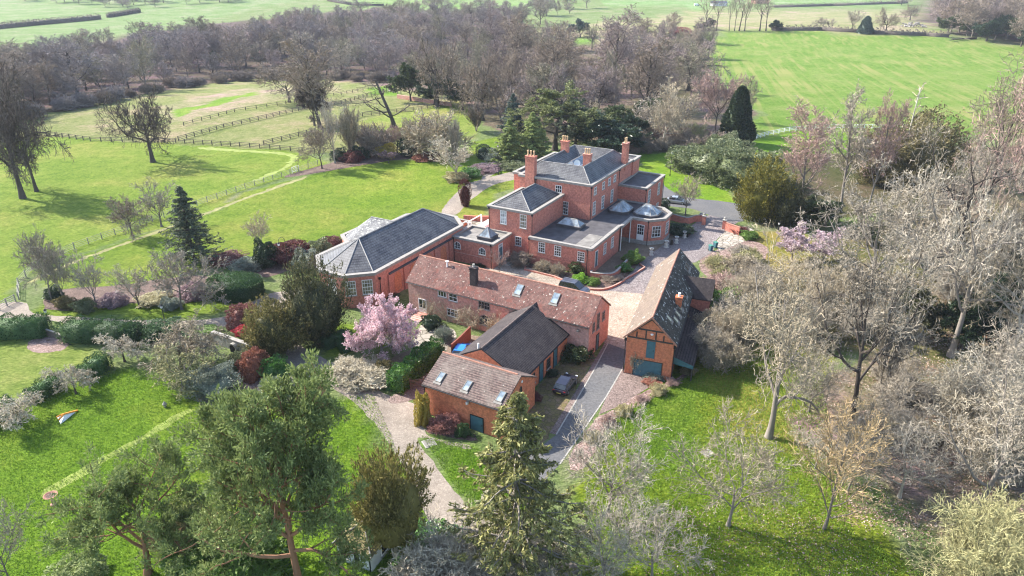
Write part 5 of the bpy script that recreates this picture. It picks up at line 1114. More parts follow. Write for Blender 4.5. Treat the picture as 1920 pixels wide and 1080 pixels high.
# ------------------------------------------------------------------ vehicles
def car(label, X, rz, mat, L=4.3, Wd=1.8, Ht=1.47, cat='car', kind='hatch', name='parked_car', rails=False, group=None):
    """front towards +x"""
    t = thing(name, label, cat, X, rz, group); hw = Wd/2
    st_ = [(-L/2,.80,.42,.60),(-L/2+.10,.92,.30,.82),(-L/2+.5,.99,.24,.93),(-L*.25,1,.20,.95),(0,1,.20,.93),(L*.2,1,.20,.92),(L*.30,.99,.22,.90),(L*.42,.94,.24,.80),(L/2-.08,.86,.28,.66),(L/2,.76,.36,.52)]
    if kind == 'pickup' or kind == 'suv': st_ = [(x, w_, a+.08, b+.16) for x, w_, a, b in st_]
    m = MB(); n = len(st_); V_ = []
    for x, w_, a, b in st_:
        y = hw*w_; V_ += [(x,-y*.9,a),(x,-y,a+.16),(x,-y,b-.2),(x,-y*.93,b-.04),(x,-y*.70,b),(x,y*.70,b),(x,y*.93,b-.04),(x,y,b-.2),(x,y,a+.16),(x,y*.9,a)]
    Fc = [tuple(range(10)), tuple(range((n-1)*10, n*10))[::-1]]
    for i in range(n-1):
        for k in range(10): j = (k+1) % 10; Fc.append((i*10+j, i*10+k, (i+1)*10+k, (i+1)*10+j))
    m.add(V_, Fc); m.build('body', M[mat], t, smooth=False)
    zb = .93+(.16 if kind != 'hatch' else 0)
    if kind == 'hatch': gs = [(-L/2+.22,.80,.02),(-L/2+.62,.74,.40),(-L*.10,.74,.50),(L*.04,.74,.50),(L*.27,.80,.0)]
    elif kind == 'saloon': gs = [(-L/2+.75,.80,.0),(-L/2+1.35,.72,.42),(-L*.06,.73,.47),(L*.05,.73,.46),(L*.27,.80,.0)]
    else: gs = [(-L/2+.12,.84,.0),(-L/2+.40,.78,.60),(-L*.08,.80,.66),(L*.08,.80,.64),(L*.27,.84,.0)]
    sc = (Ht-zb)/max(g[2] for g in gs); g = MB(); V_ = []
    for x, w_, z in gs: V_ += [(x,-hw*.90,zb-.05),(x,-hw*w_,zb+z*sc),(x,hw*w_,zb+z*sc),(x,hw*.90,zb-.05)]
    Fc = [(0,1,2,3),(19-3,19,18,17)]
    for i in range(len(gs)-1):
        for k in range(3): Fc.append((i*4+k+1, i*4+k, i*4+4+k, i*4+5+k))
    g.add(V_, Fc); g.build('windows', M['glass'], t)
    r = MB(); xs = [(gs[1][0],gs[1][1],gs[1][2]),(gs[2][0],gs[2][1],gs[2][2]),(gs[3][0],gs[3][1],gs[3][2])]
    V_ = []
    for x, w_, z in xs: V_ += [(x,-hw*w_*1.01,zb+z*sc-.03),(x,-hw*w_*.9,zb+z*sc+.035),(x,hw*w_*.9,zb+z*sc+.035),(x,hw*w_*1.01,zb+z*sc-.03)]
    r.add(V_, [(0,1,2,3),(11,10,9,8)]+[(i*4+k+1,i*4+k,i*4+4+k,i*4+5+k) for i in range(2) for k in range(3)]); r.build('roof', M[mat], t)
    pi = MB()
    for s in (-1, 1):
        for i in (0, 1, 3):
            a, b = gs[i], gs[i+1]; pi.tube((a[0], s*hw*(.9 if i != 1 else a[1])*1.0, zb+(a[2]*sc if i == 1 else -.03 if i == 0 else a[2]*sc)), (b[0], s*hw*b[1], zb+b[2]*sc), .035, n=5)
        xm = (gs[2][0]+gs[3][0])/2; pi.tube((xm, s*hw*.905, zb-.03), (xm, s*hw*.745, zb+.48*sc), .04, n=5)
    pi.build('pillars', M[mat], t)
    for sx in (-1, 1):
        for s in (-1, 1):
            w_ = MB(); w_.tube((sx*L*.305, s*(hw-.2), .32), (sx*L*.305, s*(hw+.01), .32), .325, n=18); wo = w_.build('wheel', M['rubber'], t)
            q = MB(); q.tube((sx*L*.305, s*(hw-.05), .32), (sx*L*.305, s*(hw+.022), .32), .21, n=14); q.build('rim', M['alloy'], wo)
            q = MB(); q.box(sx*(L/2-.14)-.07, sx*(L/2-.14)+.07, s*hw*.72-.14, s*hw*.72+.14, .62, .80); q.build('tail_light' if sx < 0 else 'headlight', M['red_lens' if sx < 0 else 'clear_lens'], t)
        q = MB(); q.box(sx*(L/2+.012)-.012, sx*(L/2+.012)+.012, -.26, .26, .44, .56); q.build('number_plate', M['plate' if sx < 0 else 'white'], t)
    for s in (-1, 1):
        q = MB(); q.box(L*.17, L*.17+.12, s*hw-.02 if s > 0 else -hw-.16, s*hw+.16 if s > 0 else -hw+.02, .92, 1.05); q.build('door_mirror', M[mat], t)
        if rails: q = MB(); q.tube((gs[1][0], s*hw*.72, Ht+.08), (gs[3][0], s*hw*.72, Ht+.08), .03, n=5); q.build('roof_rail', M['alloy'], t)
    return t
d = at(1078, 703)-at(1048, 742); car('dark navy hatchback parked beside the tarmac drive', at(1060, 727), math.atan2(d.y, d.x), 'car_navy', 4.3, 1.8, 1.48)
car('dark pick-up style off-roader with roof rails behind the old house', xy(-39.0, 89.4), BR, 'car_grey', 4.9, 1.9, 1.85, kind='suv', rails=True)
car('bright blue car with a dark roof in the yard behind the cottage', at(866, 654, .9)*1.0+Vector((0,0,-.9)), BR+math.radians(105), 'car_blue', 4.1, 1.8, 1.5)
car('silver saloon car parked on the gravel sweep at the far end of the manor', xy(-38.5, 141.6), BR+.12, 'car_silver', 4.7, 1.85, 1.45, kind='saloon')

# ------------------------------------------------------------------ street furniture and ornaments
def lamp_post(X, h, label, twin=False, hook=False, group='lamp posts in the grounds'):
    t = thing('lamp_post', label, 'lamp post', X, RNG.random()*6, group)
    m = MB(); m.lathe([(.13,0),(.12,.5),(.07,.6),(.05,h-.4),(.045,h)], 10)
    if hook:
        p = [(0,0,h)]+[(.55-.55*math.cos(k*math.pi/8), 0, h+.75*math.sin(k*math.pi/8)) for k in range(1, 9)]+[(1.1,0,h-.25)]
        for a, b in zip(p, p[1:]): m.tube(a, b, .035, n=6)
    m.build('post', M['black'], t); lx = 1.1 if hook else 0; lz = h-.55 if hook else h
    m = MB(); m.lathe([(.05,lz-.02),(.14,lz+.02),(.20,lz+.36),(.06,lz+.38)], 8, cx=lx); m.build('lantern', M['white'], t)
    m = MB(); m.lathe([(.25,lz+.38),(.22,lz+.42),(.03,lz+.60)], 8, cx=lx); m.build('lantern_cap', M['black'], t); return t
for px, by, ty, lb, hk in ((1256,330,284,'black lamp post with a white lantern on the lawn right of the manor',0),(934,327,272,'black lamp post with a white lantern beside the path behind the manor',0),(545,526,446,'tall black lamp post with a hooked arm near the hall and round hedge',1),(309,602,572,'short black lamp post by the path below the garden trees',0),(90,600,583,'short black lamp post at the gap between the two long hedges',0),(1459,432,419,'small black post standing in the golden grass by the dark yews',0)):
    X = at(px, by); lamp_post(X, max(1.2, rise(X, ty)-.5), lb, hook=hk)
def urn(X, label, mat='stone_urn', s=1.0, name='stone_urn', group='stone urns along the porch yard'):
    t = thing(name, label, 'urn', X, RNG.random(), group)
    m = MB(); m.box(-.34*s,.34*s,-.34*s,.34*s,0,.14*s); m.box(-.24*s,.24*s,-.24*s,.24*s,.14*s,.62*s); m.box(-.30*s,.30*s,-.30*s,.30*s,.622*s,.72*s); m.build('pedestal', M[mat], t)
    m = MB(); m.lathe([(.20*s,.722*s),(.10*s,.80*s),(.10*s,.88*s),(.30*s,1.05*s),(.36*s,1.25*s),(.42*s,1.30*s),(.38*s,1.32*s),(.26*s,1.2*s),(.02*s,1.18*s)], 14); b = m.build('bowl', M[mat], t)
    q = MB(); q.lathe([(.02*s,1.185*s),(.25*s,1.19*s),(.27*s,1.21*s),(.02*s,1.22*s)], 12); q.build('soil', M['dark'], b); return t
for (px, py), lb in (((1221,478),'pale stone urn on a pedestal, nearest to the barn roof'),((1249,464),'pale stone urn on a pedestal, next to the dark stone block'),((1268,456),'pale stone urn on a pedestal between dark stone block and bay window'),((1283,446),'pale stone urn on a pedestal by the evergreen bush past the bay'),((1314,411),'stone urn finial block at the foot of the left gate pier')): urn(at(px, py), lb)
t = thing('stone_block', 'dark weathered stone block standing between two pale urns', 'plinth', at(1259, 459)); m = MB(); m.box(-.28,.28,-.28,.28,0,.12); m.box(-.2,.2,-.2,.2,.12,.95); m.box(-.25,.25,-.25,.25,.952,1.05); m.build('shaft', M['timber'], t)
def bin_(X, rz, label):
    t = thing('wheelie_bin', label, 'bin', X, rz, 'wheelie bins by the cobbled road')
    m = MB(); m.frustum([(-.24,-.26),(.24,-.26),(.24,.26),(-.24,.26)], [(-.29,-.36),(.29,-.36),(.29,.36),(-.29,.36)], .06, .98); m.build('body', M['teal'], t)
    m = MB(); m.add([(-.31,-.38,.985),(.31,-.38,.985),(.31,.38,1.0),(-.31,.38,1.0),(-.29,-.34,1.07),(.29,-.34,1.07),(.29,.36,1.10),(-.29,.36,1.10)], [(0,3,2,1),(4,5,6,7),(0,1,5,4),(1,2,6,5),(2,3,7,6),(3,0,4,7)]); m.build('lid', M['box_green'], t)
    for s in (-1, 1): m = MB(); m.tube((s*.22,.3,.11), (s*.28,.3,.11), .11, n=12); m.build('wheel', M['rubber'], t)
M['box_green'] = plain('green_plastic', (0.06,0.21,0.15), 0.5, 0.1, 3)
bin_(at(1332,470), .4, 'green wheelie bin nearer the barn, beside the cobbled road'); bin_(at(1341,464), .5, 'green wheelie bin farther from the barn, beside the cobbled road')
t = thing('bird_bath', 'terracotta bowl on a pedestal standing on the lower lawn', 'bird bath', at(101, 946)); m = MB(); m.lathe([(.30,0),(.28,.1),(.15,.2),(.12,.75),(.2,.9)], 14); m.build('pedestal', M['pot_red'] if 'pot_red' in M else M['brick_old'], t)
m = MB(); m.lathe([(.12,.9),(.40,.98),(.60,1.12),(.62,1.17),(.56,1.17),(.36,1.06),(.02,1.02)], 18); b = m.build('bowl', M['ridge'], t); q = MB(); q.lathe([(.02,1.03),(.40,1.085),(.41,1.09),(.02,1.09)], 14); q.build('soil', M['soil'], b)
a, b, c_, d_ = at(107,783), at(146,771), at(114,796), at(122,784); t = thing('garden_canopy', 'collapsed orange and white fabric canopy lying on the lawn', 'canopy', d_)
L_ = [v-d_ for v in (a, b, c_)]; m = MB(); pk = [Vector((.1,0,.55)), Vector((-.35,.1,.35)), L_[1]*.55+Vector((0,0,.28))]
V_ = [L_[0]+Vector((0,0,.05)), L_[1]+Vector((0,0,.06)), L_[2]+Vector((0,0,.05)), pk[0], pk[1], pk[2], (L_[0]+L_[2])/2+Vector((0,0,.12))]
m.add([tuple(v) for v in V_], [(0,6,4),(6,3,4),(6,2,3),(2,1,5),(2,5,3)], 0); m.add([tuple(v+Vector((0,0,.012))) for v in V_], [(0,4,3),(0,3,5),(0,5,1)], 0); m.build('white_panel', M['white'], t)
m = MB()
for p0, p1 in ((0,4),(4,3),(3,5),(5,1),(0,1),(6,3)): m.tube(V_[p0]+Vector((0,0,.03)), V_[p1]+Vector((0,0,.03)), .11, n=5)
M['orange'] = plain('orange_fabric', (0.75,0.30,0.05), 0.7, 0.12, 3); m.build('orange_trim', M['orange'], t)
t = thing('lawn_ornament', 'small pale stone bird figure on the lower lawn', 'ornament', at(310, 763)); m = MB(); m.lathe([(.16,0),(.2,.08),(.1,.14),(.22,.3),(.26,.42),(.14,.58),(.12,.66),(.03,.74)], 10); m.build('figure', M['stone'], t)
for px, py, lb, w_ in ((805,831,'square iron manhole cover in the triangle of grass',.55),(1327,850,'pale stone slab lying in the sloping lawn',.45)):
    t = thing('ground_slab', lb, 'slab', at(px, py), .5); m = MB(); m.box(-w_-.12,w_+.12,-w_-.12,w_+.12,-.1,.05); m.build('surround', M['stone_grey'], t); m = MB(); m.box(-w_,w_,-w_,w_,.052,.09); m.build('cover', M['stone' if w_ < .5 else 'lead_pale'], t)

# ------------------------------------------------------------------ fences, walls, gates
def fence(label, px, mat, h=1.2, rails=3, gap=2.6, name='fence', cat='fence', rad=.05, pt=.06):
    p = [Vector((q[0], q[1])) for q in land(px)]; L, ps = 0, []
    for a, b in zip(p, p[1:]):
        n = max(1, int(round((b-a).length/gap))); ps += [a.lerp(b, k/n) for k in range(n)]
    ps.append(p[-1]); o = ps[0]; z0 = float(hz(o.x, o.y)); t = thing(name, label, cat, (o.x, o.y, z0))
    pm = MB().box(-pt, pt, -pt, pt, -.1, h+.06).mesh('post', M[mat]); m = MB(); z = [float(hz(q.x, q.y))-z0 for q in ps]
    for i, (a, b) in enumerate(zip(ps, ps[1:])):
        a, b = a-o, b-o
        for k in range(rails): zz = h*(k+1)/rails-.06; m.tube((a.x,a.y,z[i]+zz), (b.x,b.y,z[i+1]+zz), rad, n=4)
    m.build('rails', M[mat], t)
    for i, q in enumerate(ps[:98]): link('post', pm, t, (q.x-o.x, q.y-o.y, z[i]))
    return t
fence('pale metal rail fence along the lower edge of the bright pasture', [(36,562),(36,535),(62,506),(140,467),(240,432),(370,386),(460,354),(560,322),(596,309)], 'white_rail' if 'white_rail' in M else 'stone', 1.25, 4, 3.0, rad=.032)
fence('white field gate and rails standing at the path by the left edge', [(0,582),(14,574),(30,566)], 'stone', 1.25, 4, 1.6, 'field_gate', 'gate', rad=.05)
fence('dark post and rail fence between bright pasture and rough paddock', [(-60,250),(105,256),(170,265),(330,268),(450,275),(545,283),(590,287)], 'fence_wood', 1.3, 3, 3.2, rad=.075, pt=.1)
fence('dark post and rail fence crossing the paddock behind the lone oak', [(335,264),(420,240),(500,222),(560,208),(640,195),(725,172),(752,177)], 'fence_wood', 1.35, 3, 3.4, rad=.08, pt=.1)
fence('dark post and rail fence in the nearer paddock by the ivy tree', [(495,272),(560,256),(620,240),(680,218),(790,206),(855,193)], 'fence_wood', 1.3, 3, 3.2, rad=.08, pt=.1)
fence('thin dark fence along the farther rough paddock under the wood', [(345,236),(440,210),(520,198),(640,178),(700,166)], 'fence_wood', 1.2, 2, 4.0, rad=.06, pt=.1)
fence('white paling fence at the foot of the big right-hand field', [(1404,264),(1440,254),(1480,246),(1540,241),(1620,241),(1722,240)], 'white', 1.3, 3, 2.4, rad=.06, pt=.09)
fence('short white post and ladder rail in the pasture fence', [(548,325),(556,322),(561,321)], 'white', 1.5, 4, 1.2, 'hurdle', 'hurdle', rad=.05)
def wallrun(label, pts, w_, z1, mat, cop=None, z0=-.3, name='garden_wall', cat='wall'):
    o = Vector(pts[0]); t = thing(name, label, cat, (o.x, o.y, 0)); P_ = [Vector(q)-o for q in pts]; L, R_ = [], []
    for i, q in enumerate(P_):
        d = (P_[min(i+1, len(P_)-1)]-P_[max(i-1, 0)]).normalized(); n = Vector((-d.y, d.x)); L.append(n); 
    def strip(hw, za, zb):
        m = MB()
        for i in range(len(P_)-1):
            q = [P_[i]-L[i]*hw, P_[i+1]-L[i+1]*hw, P_[i+1]+L[i+1]*hw, P_[i]+L[i]*hw]
            V_ = [(v.x,v.y,za) for v in q]+[(v.x,v.y,zb) for v in q]; F_ = [(4,5,6,7),(0,1,5,4),(2,3,7,6)]
            if i == 0: F_.append((3,0,4,7))
            if i == len(P_)-2: F_.append((1,2,6,5))
            m.add(V_, F_)
        return m
    strip(w_/2, z0, z1).build('wall', M[mat], t)
    if cop: strip(w_/2+.05, z1+.002, z1+.10).build('coping', M[cop], t)
    return t
zt = lambda px, z: [(lambda v: (v.x, v.y))(at(q[0], q[1], z)) for q in px]
wallrun('curved brick wall with pale coping guarding the ramp by the wing door', curvy(zt([(1109,507),(1129,513),(1150,512),(1166,498),(1182,475)], .9), 3)[:13], .3, .9, 'brick', 'stone')
wallrun('low curved brick kerb round the border beds before the manor wing', curvy(zt([(985,498),(1040,517),(1076,533),(1104,540),(1131,541),(1155,533),(1173,521),(1200,493)], .3), 3)[:22], .25, .3, 'brick', None, name='brick_kerb')
wallrun('curving brick garden wall between bay window and gate pier', curvy(zt([(1253,398),(1270,404),(1290,408),(1304,404),(1317,403)], 1.3), 3)[:13], .3, 1.3, 'brick', 'stone')
wallrun('short red brick wall on the right of the gateway', zt([(1362,418),(1388,427)], 1.5), .32, 1.5, 'brick', 'ridge')
for (px, py), lb in (((1319,421),'left brick gate pier with a stone ball finial'),((1357,429),'right brick gate pier with a stone ball finial')):
    t = thing('gate_pier', lb, 'gate pier', at(px, py), BR); m = MB(); m.box(-.32,.32,-.32,.32,-.2,1.75); m.build('pier', M['brick'], t); m = MB(); m.box(-.4,.4,-.4,.4,1.752,1.9); m.lathe([(.12,1.9),(.08,2.0),(.22,2.12),(.26,2.25),(.2,2.4),(.04,2.48)], 10); m.build('finial', M['stone_grey'], t)
wallrun('grey stone garden wall with an arched opening under the path', zt([(398,622),(440,637),(478,650)], 1.6), .5, 1.6, 'stone_grey', 'stone')
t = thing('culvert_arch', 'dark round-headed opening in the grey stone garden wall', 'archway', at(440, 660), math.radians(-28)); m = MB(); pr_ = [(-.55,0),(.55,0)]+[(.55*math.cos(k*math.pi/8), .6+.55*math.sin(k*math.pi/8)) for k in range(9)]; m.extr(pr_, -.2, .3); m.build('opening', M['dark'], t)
m = MB(); po_ = [(.75*math.cos(k*math.pi/8), .6+.75*math.sin(k*math.pi/8)) for k in range(9)]; pi_ = [(.56*math.cos(k*math.pi/8), .6+.56*math.sin(k*math.pi/8)) for k in range(9)]
for k in range(8): m.extr([po_[k], po_[k+1], pi_[k+1], pi_[k]], -.26, .28)
m.build('arch_stones', M['stone_grey'], t)
wallrun('long low weathered stone wall beside the sloping path under the yews', zt([(512,655),(530,682),(553,712)], .9), .45, .9, 'stone_grey', 'fence_wood')
wallrun('low red-brown field wall in front of the far evergreens', zt([(745,177),(790,184),(846,193)], 1.2), .5, 1.2, 'brick_old', None)
wallrun('red-brown close-boarded fence dividing yard and garden', zt([(846,648),(862,634),(882,614)], 1.8), .10, 1.9, 'fence_red', 'fence_red', name='board_fence', cat='fence')
wallrun('timber plank edging wall at the back of the front hedge gap', zt([(86,618),(105,624),(122,632)], .9), .15, .9, 'fence_wood', 'stone', name='garden_gate', cat='gate')
t = thing('garden_gate', 'dark wooden gate with posts between leafy hedge and cottage', 'gate', at(783, 728), .2); m = MB(); m.box(-.9,-.75,-.08,.08,-.1,1.5); m.build('post', M['fence_wood'], t); m = MB(); m.box(.75,.9,-.08,.08,-.1,1.5); m.build('post', M['fence_wood'], t); m = MB()
for k in range(6): m.box(-.74, .74, -.03, .03, .15+.2*k, .25+.2*k)
m.build('gate_panel', M['fence_wood'], t)
t = thing('farm_shed', 'far blue-roofed shed behind the line of tall bare trees', 'shed', at(1347, 11), .1); m = MB(); m.box(-9,9,-4,4,-.5,3.5); m.build('wall', M['render_white'], t); m = MB(); m.extx([(-4.5,3.4),(0,5.5),(4.5,3.4)], -9.5, 9.5); m.build('roof', M['car_grey'], t)
t = thing('farm_shed', 'far brown shed at the top edge behind the poplars', 'shed', at(1425, 6), .3); m = MB(); m.box(-10,10,-5,5,-.5,3.5); m.build('wall', M['brick_old'], t); m = MB(); m.extx([(-5.5,3.4),(0,6.5),(5.5,3.4)], -10.5, 10.5); m.build('roof', M['clay_dark'], t)
t = thing('farm_van', 'tiny white van parked on the far farm track', 'van', at(1306, 11), .1); m = MB(); m.extr([(-3,.5),(3,.5),(3,1.3),(2.2,1.7),(1.4,2.6),(-3,2.6)], -1.1, 1.1); m.build('body', M['white'], t)
for sx in (-1.9, 1.9): m = MB(); m.tube((sx,-1.15,.5), (sx,1.15,.5), .45, n=12); m.build('wheels', M['rubber'], t)
t = thing('rubble_heap', 'pale heap of rubble and logs by the wood at the field top', 'heap', at(1712, 50)); rngh = np.random.default_rng(3); m = MB()
for k in range(70): r_ = 9*math.sqrt(rngh.random()); a_ = rngh.random()*6.28; z_ = max(0, 3.2*(1-r_/9)); s_ = rngh.uniform(.5,1.6); m.tube((r_*math.cos(a_), r_*math.sin(a_), z_), (r_*math.cos(a_)+s_*rngh.normal(), r_*math.sin(a_)+s_*rngh.normal(), z_+rngh.random()), s_*.45, s_*.3, n=5)
m.build('rubble', M['stone'], t)
t = thing('fallen_tree', 'fallen bare tree trunk lying at the top of the right-hand field', 'fallen tree', at(1830, 73)); e = at(1768, 79)-at(1830, 73); m = MB(); m.tube((0,0,.6), (e.x*.75,e.y*.75,.8), .7, .35, n=8); tr_ = m.build('trunk', M['bark'], t); m = MB()
for k in range(8): f = .4+.07*k; m.tube((e.x*f*.8,e.y*f*.8,.7), (e.x*(f*.8+.25)+rngh.normal()*2,e.y*(f*.8+.25)+rngh.normal()*4,.6+rngh.random()*1.6), .22, .08, n=5)
m.build('branches', M['bark_grey'], t)

# ------------------------------------------------------------------ clipped hedges
def hedge(label, px, w_, h, n, leaf, mat, seed, z=0.0, name='hedge', cat='hedge', lump=.06, group=None):
    pts = [Vector((q[0], q[1])) for q in (land(px) if z == 0 else zt(px, z))]; rng = np.random.default_rng(seed)
    o = pts[0]; z0 = float(hz(o.x, o.y)); P_ = np.array([(q.x-o.x, q.y-o.y) for q in pts]); seg = np.linalg.norm(np.diff(P_, axis=0), axis=1); cum = np.concatenate([[0], np.cumsum(seg)])
    s = rng.random(n)*cum[-1]; i = np.clip(np.searchsorted(cum, s)-1, 0, len(seg)-1); f = ((s-cum[i])/seg[i])[:, None]
    c = P_[i]*(1-f)+P_[i+1]*f; d = (P_[i+1]-P_[i])/seg[i][:, None]; nn = np.stack([-d[:, 1], d[:, 0]], 1)
    ph = rng.random(n)*(2*h+w_)-h; lat_ = np.clip(ph, 0, w_) ; lat_ = np.where(ph < 0, 0, np.where(ph > w_, w_, ph))-w_/2; zz = np.where(ph < 0, h+ph, np.where(ph > w_, h-(ph-w_), h))
    bl = 1+lump*np.sin(s*1.3)+lump*np.sin(s*3.1+2); out = np.where(ph < 0, -1, np.where(ph > w_, 1, 0))
    xy_ = c+nn*(lat_*bl+rng.normal(0, .05, n))[:, None]; zz = zz*bl+rng.normal(0, .05, n)
    zz += hz(xy_[:, 0]+o.x, xy_[:, 1]+o.y)-z0
    cap = rng.random(n) < .5*w_/max(w_, cum[-1])*1.2; en = rng.random(n) < .5
    for e_, P0, D0 in ((0, P_[0], P_[0]-P_[1]), (1, P_[-1], P_[-1]-P_[-2])):
        c_ = cap & (en == bool(e_)); m_ = int(c_.sum()); D1 = D0/np.linalg.norm(D0)
        xy_[c_] = P0+np.outer(rng.uniform(-.5, .5, m_)*w_, [-D1[1], D1[0]])+D1*rng.normal(-.12, .08, (m_, 1)); zz[c_] = rng.random(m_)*h*1.0+hz(xy_[c_, 0]+o.x, xy_[c_, 1]+o.y)-z0; nn[c_] = D1; out[c_] = 1
    ax = np.concatenate([nn*out[:, None], (out == 0)[:, None]*1.0+.25], 1)+rng.normal(0, .45, (n, 3))
    A = leafquads(rng, np.concatenate([xy_, np.maximum(zz, .02)[:, None]], 1), ax, leaf, leaf*.55)
    V_, Q_, o_ = [], [], 0
    for k in range(len(P_)-1):
        dd = (P_[k+1]-P_[k])/seg[k]; nv = np.array([-dd[1], dd[0]])*w_*.40; e0 = dd*(.45 if k == 0 else 0); e1 = dd*(.45 if k == len(P_)-2 else 0); zb = [float(hz(P_[k+e][0]+o.x, P_[k+e][1]+o.y))-z0 for e in (0, 1)]
        q = [P_[k]+e0-nv, P_[k+1]-e1-nv, P_[k+1]-e1+nv, P_[k]+e0+nv]; zq = [zb[0], zb[1], zb[1], zb[0]]
        V_ += [(a[0], a[1], b-.1) for a, b in zip(q, zq)]+[(a[0], a[1], b+h*.86) for a, b in zip(q, zq)]; Q_ += [[o_+a for a in f_] for f_ in ((4,5,6,7),(0,1,5,4),(1,2,6,5),(2,3,7,6),(3,0,4,7))]; o_ += 8
    g = cat_geo([A, (np.array(V_), np.array(Q_))])
    ob = link(name, np_mesh(name, g[0], g[1], mats=[M[mat]])); ob.location = (o.x, o.y, z0); return tag(ob, label, cat, group)
hedge('long clipped green hedge by the path at the left edge', [(-70,632),(0,630),(92,626)], 3.0, 2.5, 7000, .2, 'hedge', 1)
hedge('long clipped green hedge between path and lower lawn', [(124,634),(190,636),(268,640)], 3.2, 2.6, 6500, .2, 'hedge', 2)
hedge('dark clipped hedge running diagonally, upper piece by the weeping tree', [(200,686),(178,704),(152,718)], 2.0, 2.0, 3000, .18, 'hedge', 3)
hedge('dark clipped hedge running diagonally, middle piece between silvery shrubs', [(118,724),(90,738),(60,756)], 2.0, 1.7, 3000, .18, 'hedge', 4)
hedge('dark clipped hedge at the lower left edge behind silvery shrubs', [(30,770),(0,784),(-50,808)], 2.2, 1.8, 3000, .18, 'hedge', 5)
hedge('glossy leafy laurel hedge from garden to cottage gable', [(740,738),(775,708),(800,686),(822,668)], 2.0, 2.7, 6500, .26, 'laurel', 6)
hedge('dark wavy topiary hedge below the yew trees, longer piece', [(602,655),(630,645),(655,634)], 2.0, 1.6, 3200, .11, 'hedge', 7, lump=.14)
hedge('dark clipped topiary hedge under the pink magnolia, shorter piece', [(636,660),(658,654),(675,650)], 2.0, 1.4, 2600, .11, 'hedge', 8, lump=.14)
hedge('brown field hedge along the top of the right-hand field', [(1446,57),(1540,57),(1640,63),(1735,67),(1780,70)], 3.0, 2.4, 6000, .6, 'hedgebrown', 9, lump=.3)
hedge('dark hedge on the farthest left field, long piece', [(-60,60),(60,48),(188,36)], 4.0, 4.0, 5000, .9, 'hedgebrown', 10, lump=.2)
hedge('dark hedge on the farthest left field, short piece before the trees', [(203,33),(262,23)], 4.0, 3.5, 2500, .9, 'hedgebrown', 11, lump=.2)
hedge('low dark hedge line on the far pale field at top right', [(1450,14),(1560,11),(1700,6)], 4.0, 2.6, 4000, .9, 'hedgebrown', 12, lump=.3)
hedge('thin dark hedge across the far green field, top centre', [(615,2),(660,10),(720,11)], 3.0, 2.5, 2500, .9, 'hedgebrown', 13, lump=.3)
def drum(label, px, py, r, h, n, mat, seed):
    rng = np.random.default_rng(seed); a = rng.random(n)*6.283; top = rng.random(n) < r/(r+2*h); rr = np.where(top, r*np.sqrt(rng.random(n)), r*rng.uniform(.94,1.03,n)); z = np.where(top, h+rng.normal(0,.06,n)-.12*(rr/r)**4, rng.random(n)*h)
    el = 1.32; p = np.stack([np.cos(a)*rr*el, np.sin(a)*rr, z], 1); ax = np.stack([np.cos(a)*(~top), np.sin(a)*(~top), top+.2], 1)+rng.normal(0,.4,(n,3)); A = leafquads(rng, p, ax, .2, .11)
    u = np.arange(24)*2*np.pi/24; V_ = np.concatenate([np.stack([np.cos(u)*r*.93*el, np.sin(u)*r*.93, 0*u+z_], 1) for z_ in (-.1, h*.95)]+[np.array([[0,0,h*.97]])]); k = np.arange(24); Q_ = np.stack([k, (k+1) % 24, 24+(k+1) % 24, 24+k], 1)
    A2 = cat_geo([A, (V_, Q_)]); off = len(A[0]); T_ = np.stack([off+24+k, off+24+(k+1) % 24, np.full(24, off+48)], 1)
    X = at(px, py); o = link('topiary', np_mesh('topiary', A2[0], A2[1], T_, mats=[M[mat]])); o.location = X; o.rotation_euler = (0, 0, -.2); return tag(o, label, 'topiary')
drum('large round flat-topped green hedge on the lawn left of the hall', 444, 552, 3.3, 2.6, 7500, 'hedge', 5)

# ------------------------------------------------------------------ trees and shrubs, one by one
# pasture oaks, paddocks, garden edge
grown('oak',43,372,128,175,'thick dark bare tree in front at the left edge, two-trunk pair','tree','oak_tree','tw_dark','bark',which=0)
grown('oak',69,359,190,120,'dark bare tree just behind its thicker twin at the left edge','tree','oak_tree','tw_dark','bark',which=1)
grown('oak',287,304,168,150,'lone spreading dark oak in the bright pasture','tree','oak_tree','tw_dark','bark',which=1,rot=2.0)
grown('round',543,192,117,128,'flat-crowned dark oak standing by the paddock fence under the wood','tree','oak_tree','tw_brown','bark',which=0)
grown('tall',600,240,66,110,'very tall dark bare tree with ivy-clad trunk in the paddock','tree','ivy_tree','tw_brown','bark',which=1)
grown('ever',590,236,150,60,'dark ivy mass around the foot of the very tall paddock tree','ivy','ivy','hedgebrown','bark')
grown('snag',740,240,146,140,'stag-headed dark tree with few twisting limbs in the near paddock','tree','dead_tree','tw_dark','bark')
grown('round',249,442,365,85,'small round dense bare tree beside the horse track','tree','bare_tree','tw_brown','bark',which=1)
grown('vase',303,425,337,92,'thin open bare tree beside the horse track, next to the round one','tree','bare_tree','tw_grey','bark_grey')
grown('deodar',366,492,350,112,'lone tiered blue-green conifer above the garden shrub bed','tree','conifer','deodar')
grown('round',98,566,440,98,'leftmost pale-twigged tree of the garden row by the white rails','tree','bare_tree','tw_grey','bark_grey',which=0)
grown('vase',122,570,452,70,'second bare tree of the garden row, close to the leftmost','tree','bare_tree','tw_grey','bark_grey')
grown('vase',181,574,472,80,'slender bare tree in the middle of the garden row','tree','bare_tree','tw_grey','bark_grey')
grown('vase',262,578,488,85,'slim bare tree right of the middle of the garden row','tree','bare_tree','tw_grey','bark')
grown('round',341,580,462,135,'broad bare tree at the right end of the garden row','tree','bare_tree','tw_grey','bark_grey',which=1)
grown('vase',489,473,392,62,'pale wispy bare tree on the lawn left of the hall','tree','bare_tree','tw_tan','bark_pale')
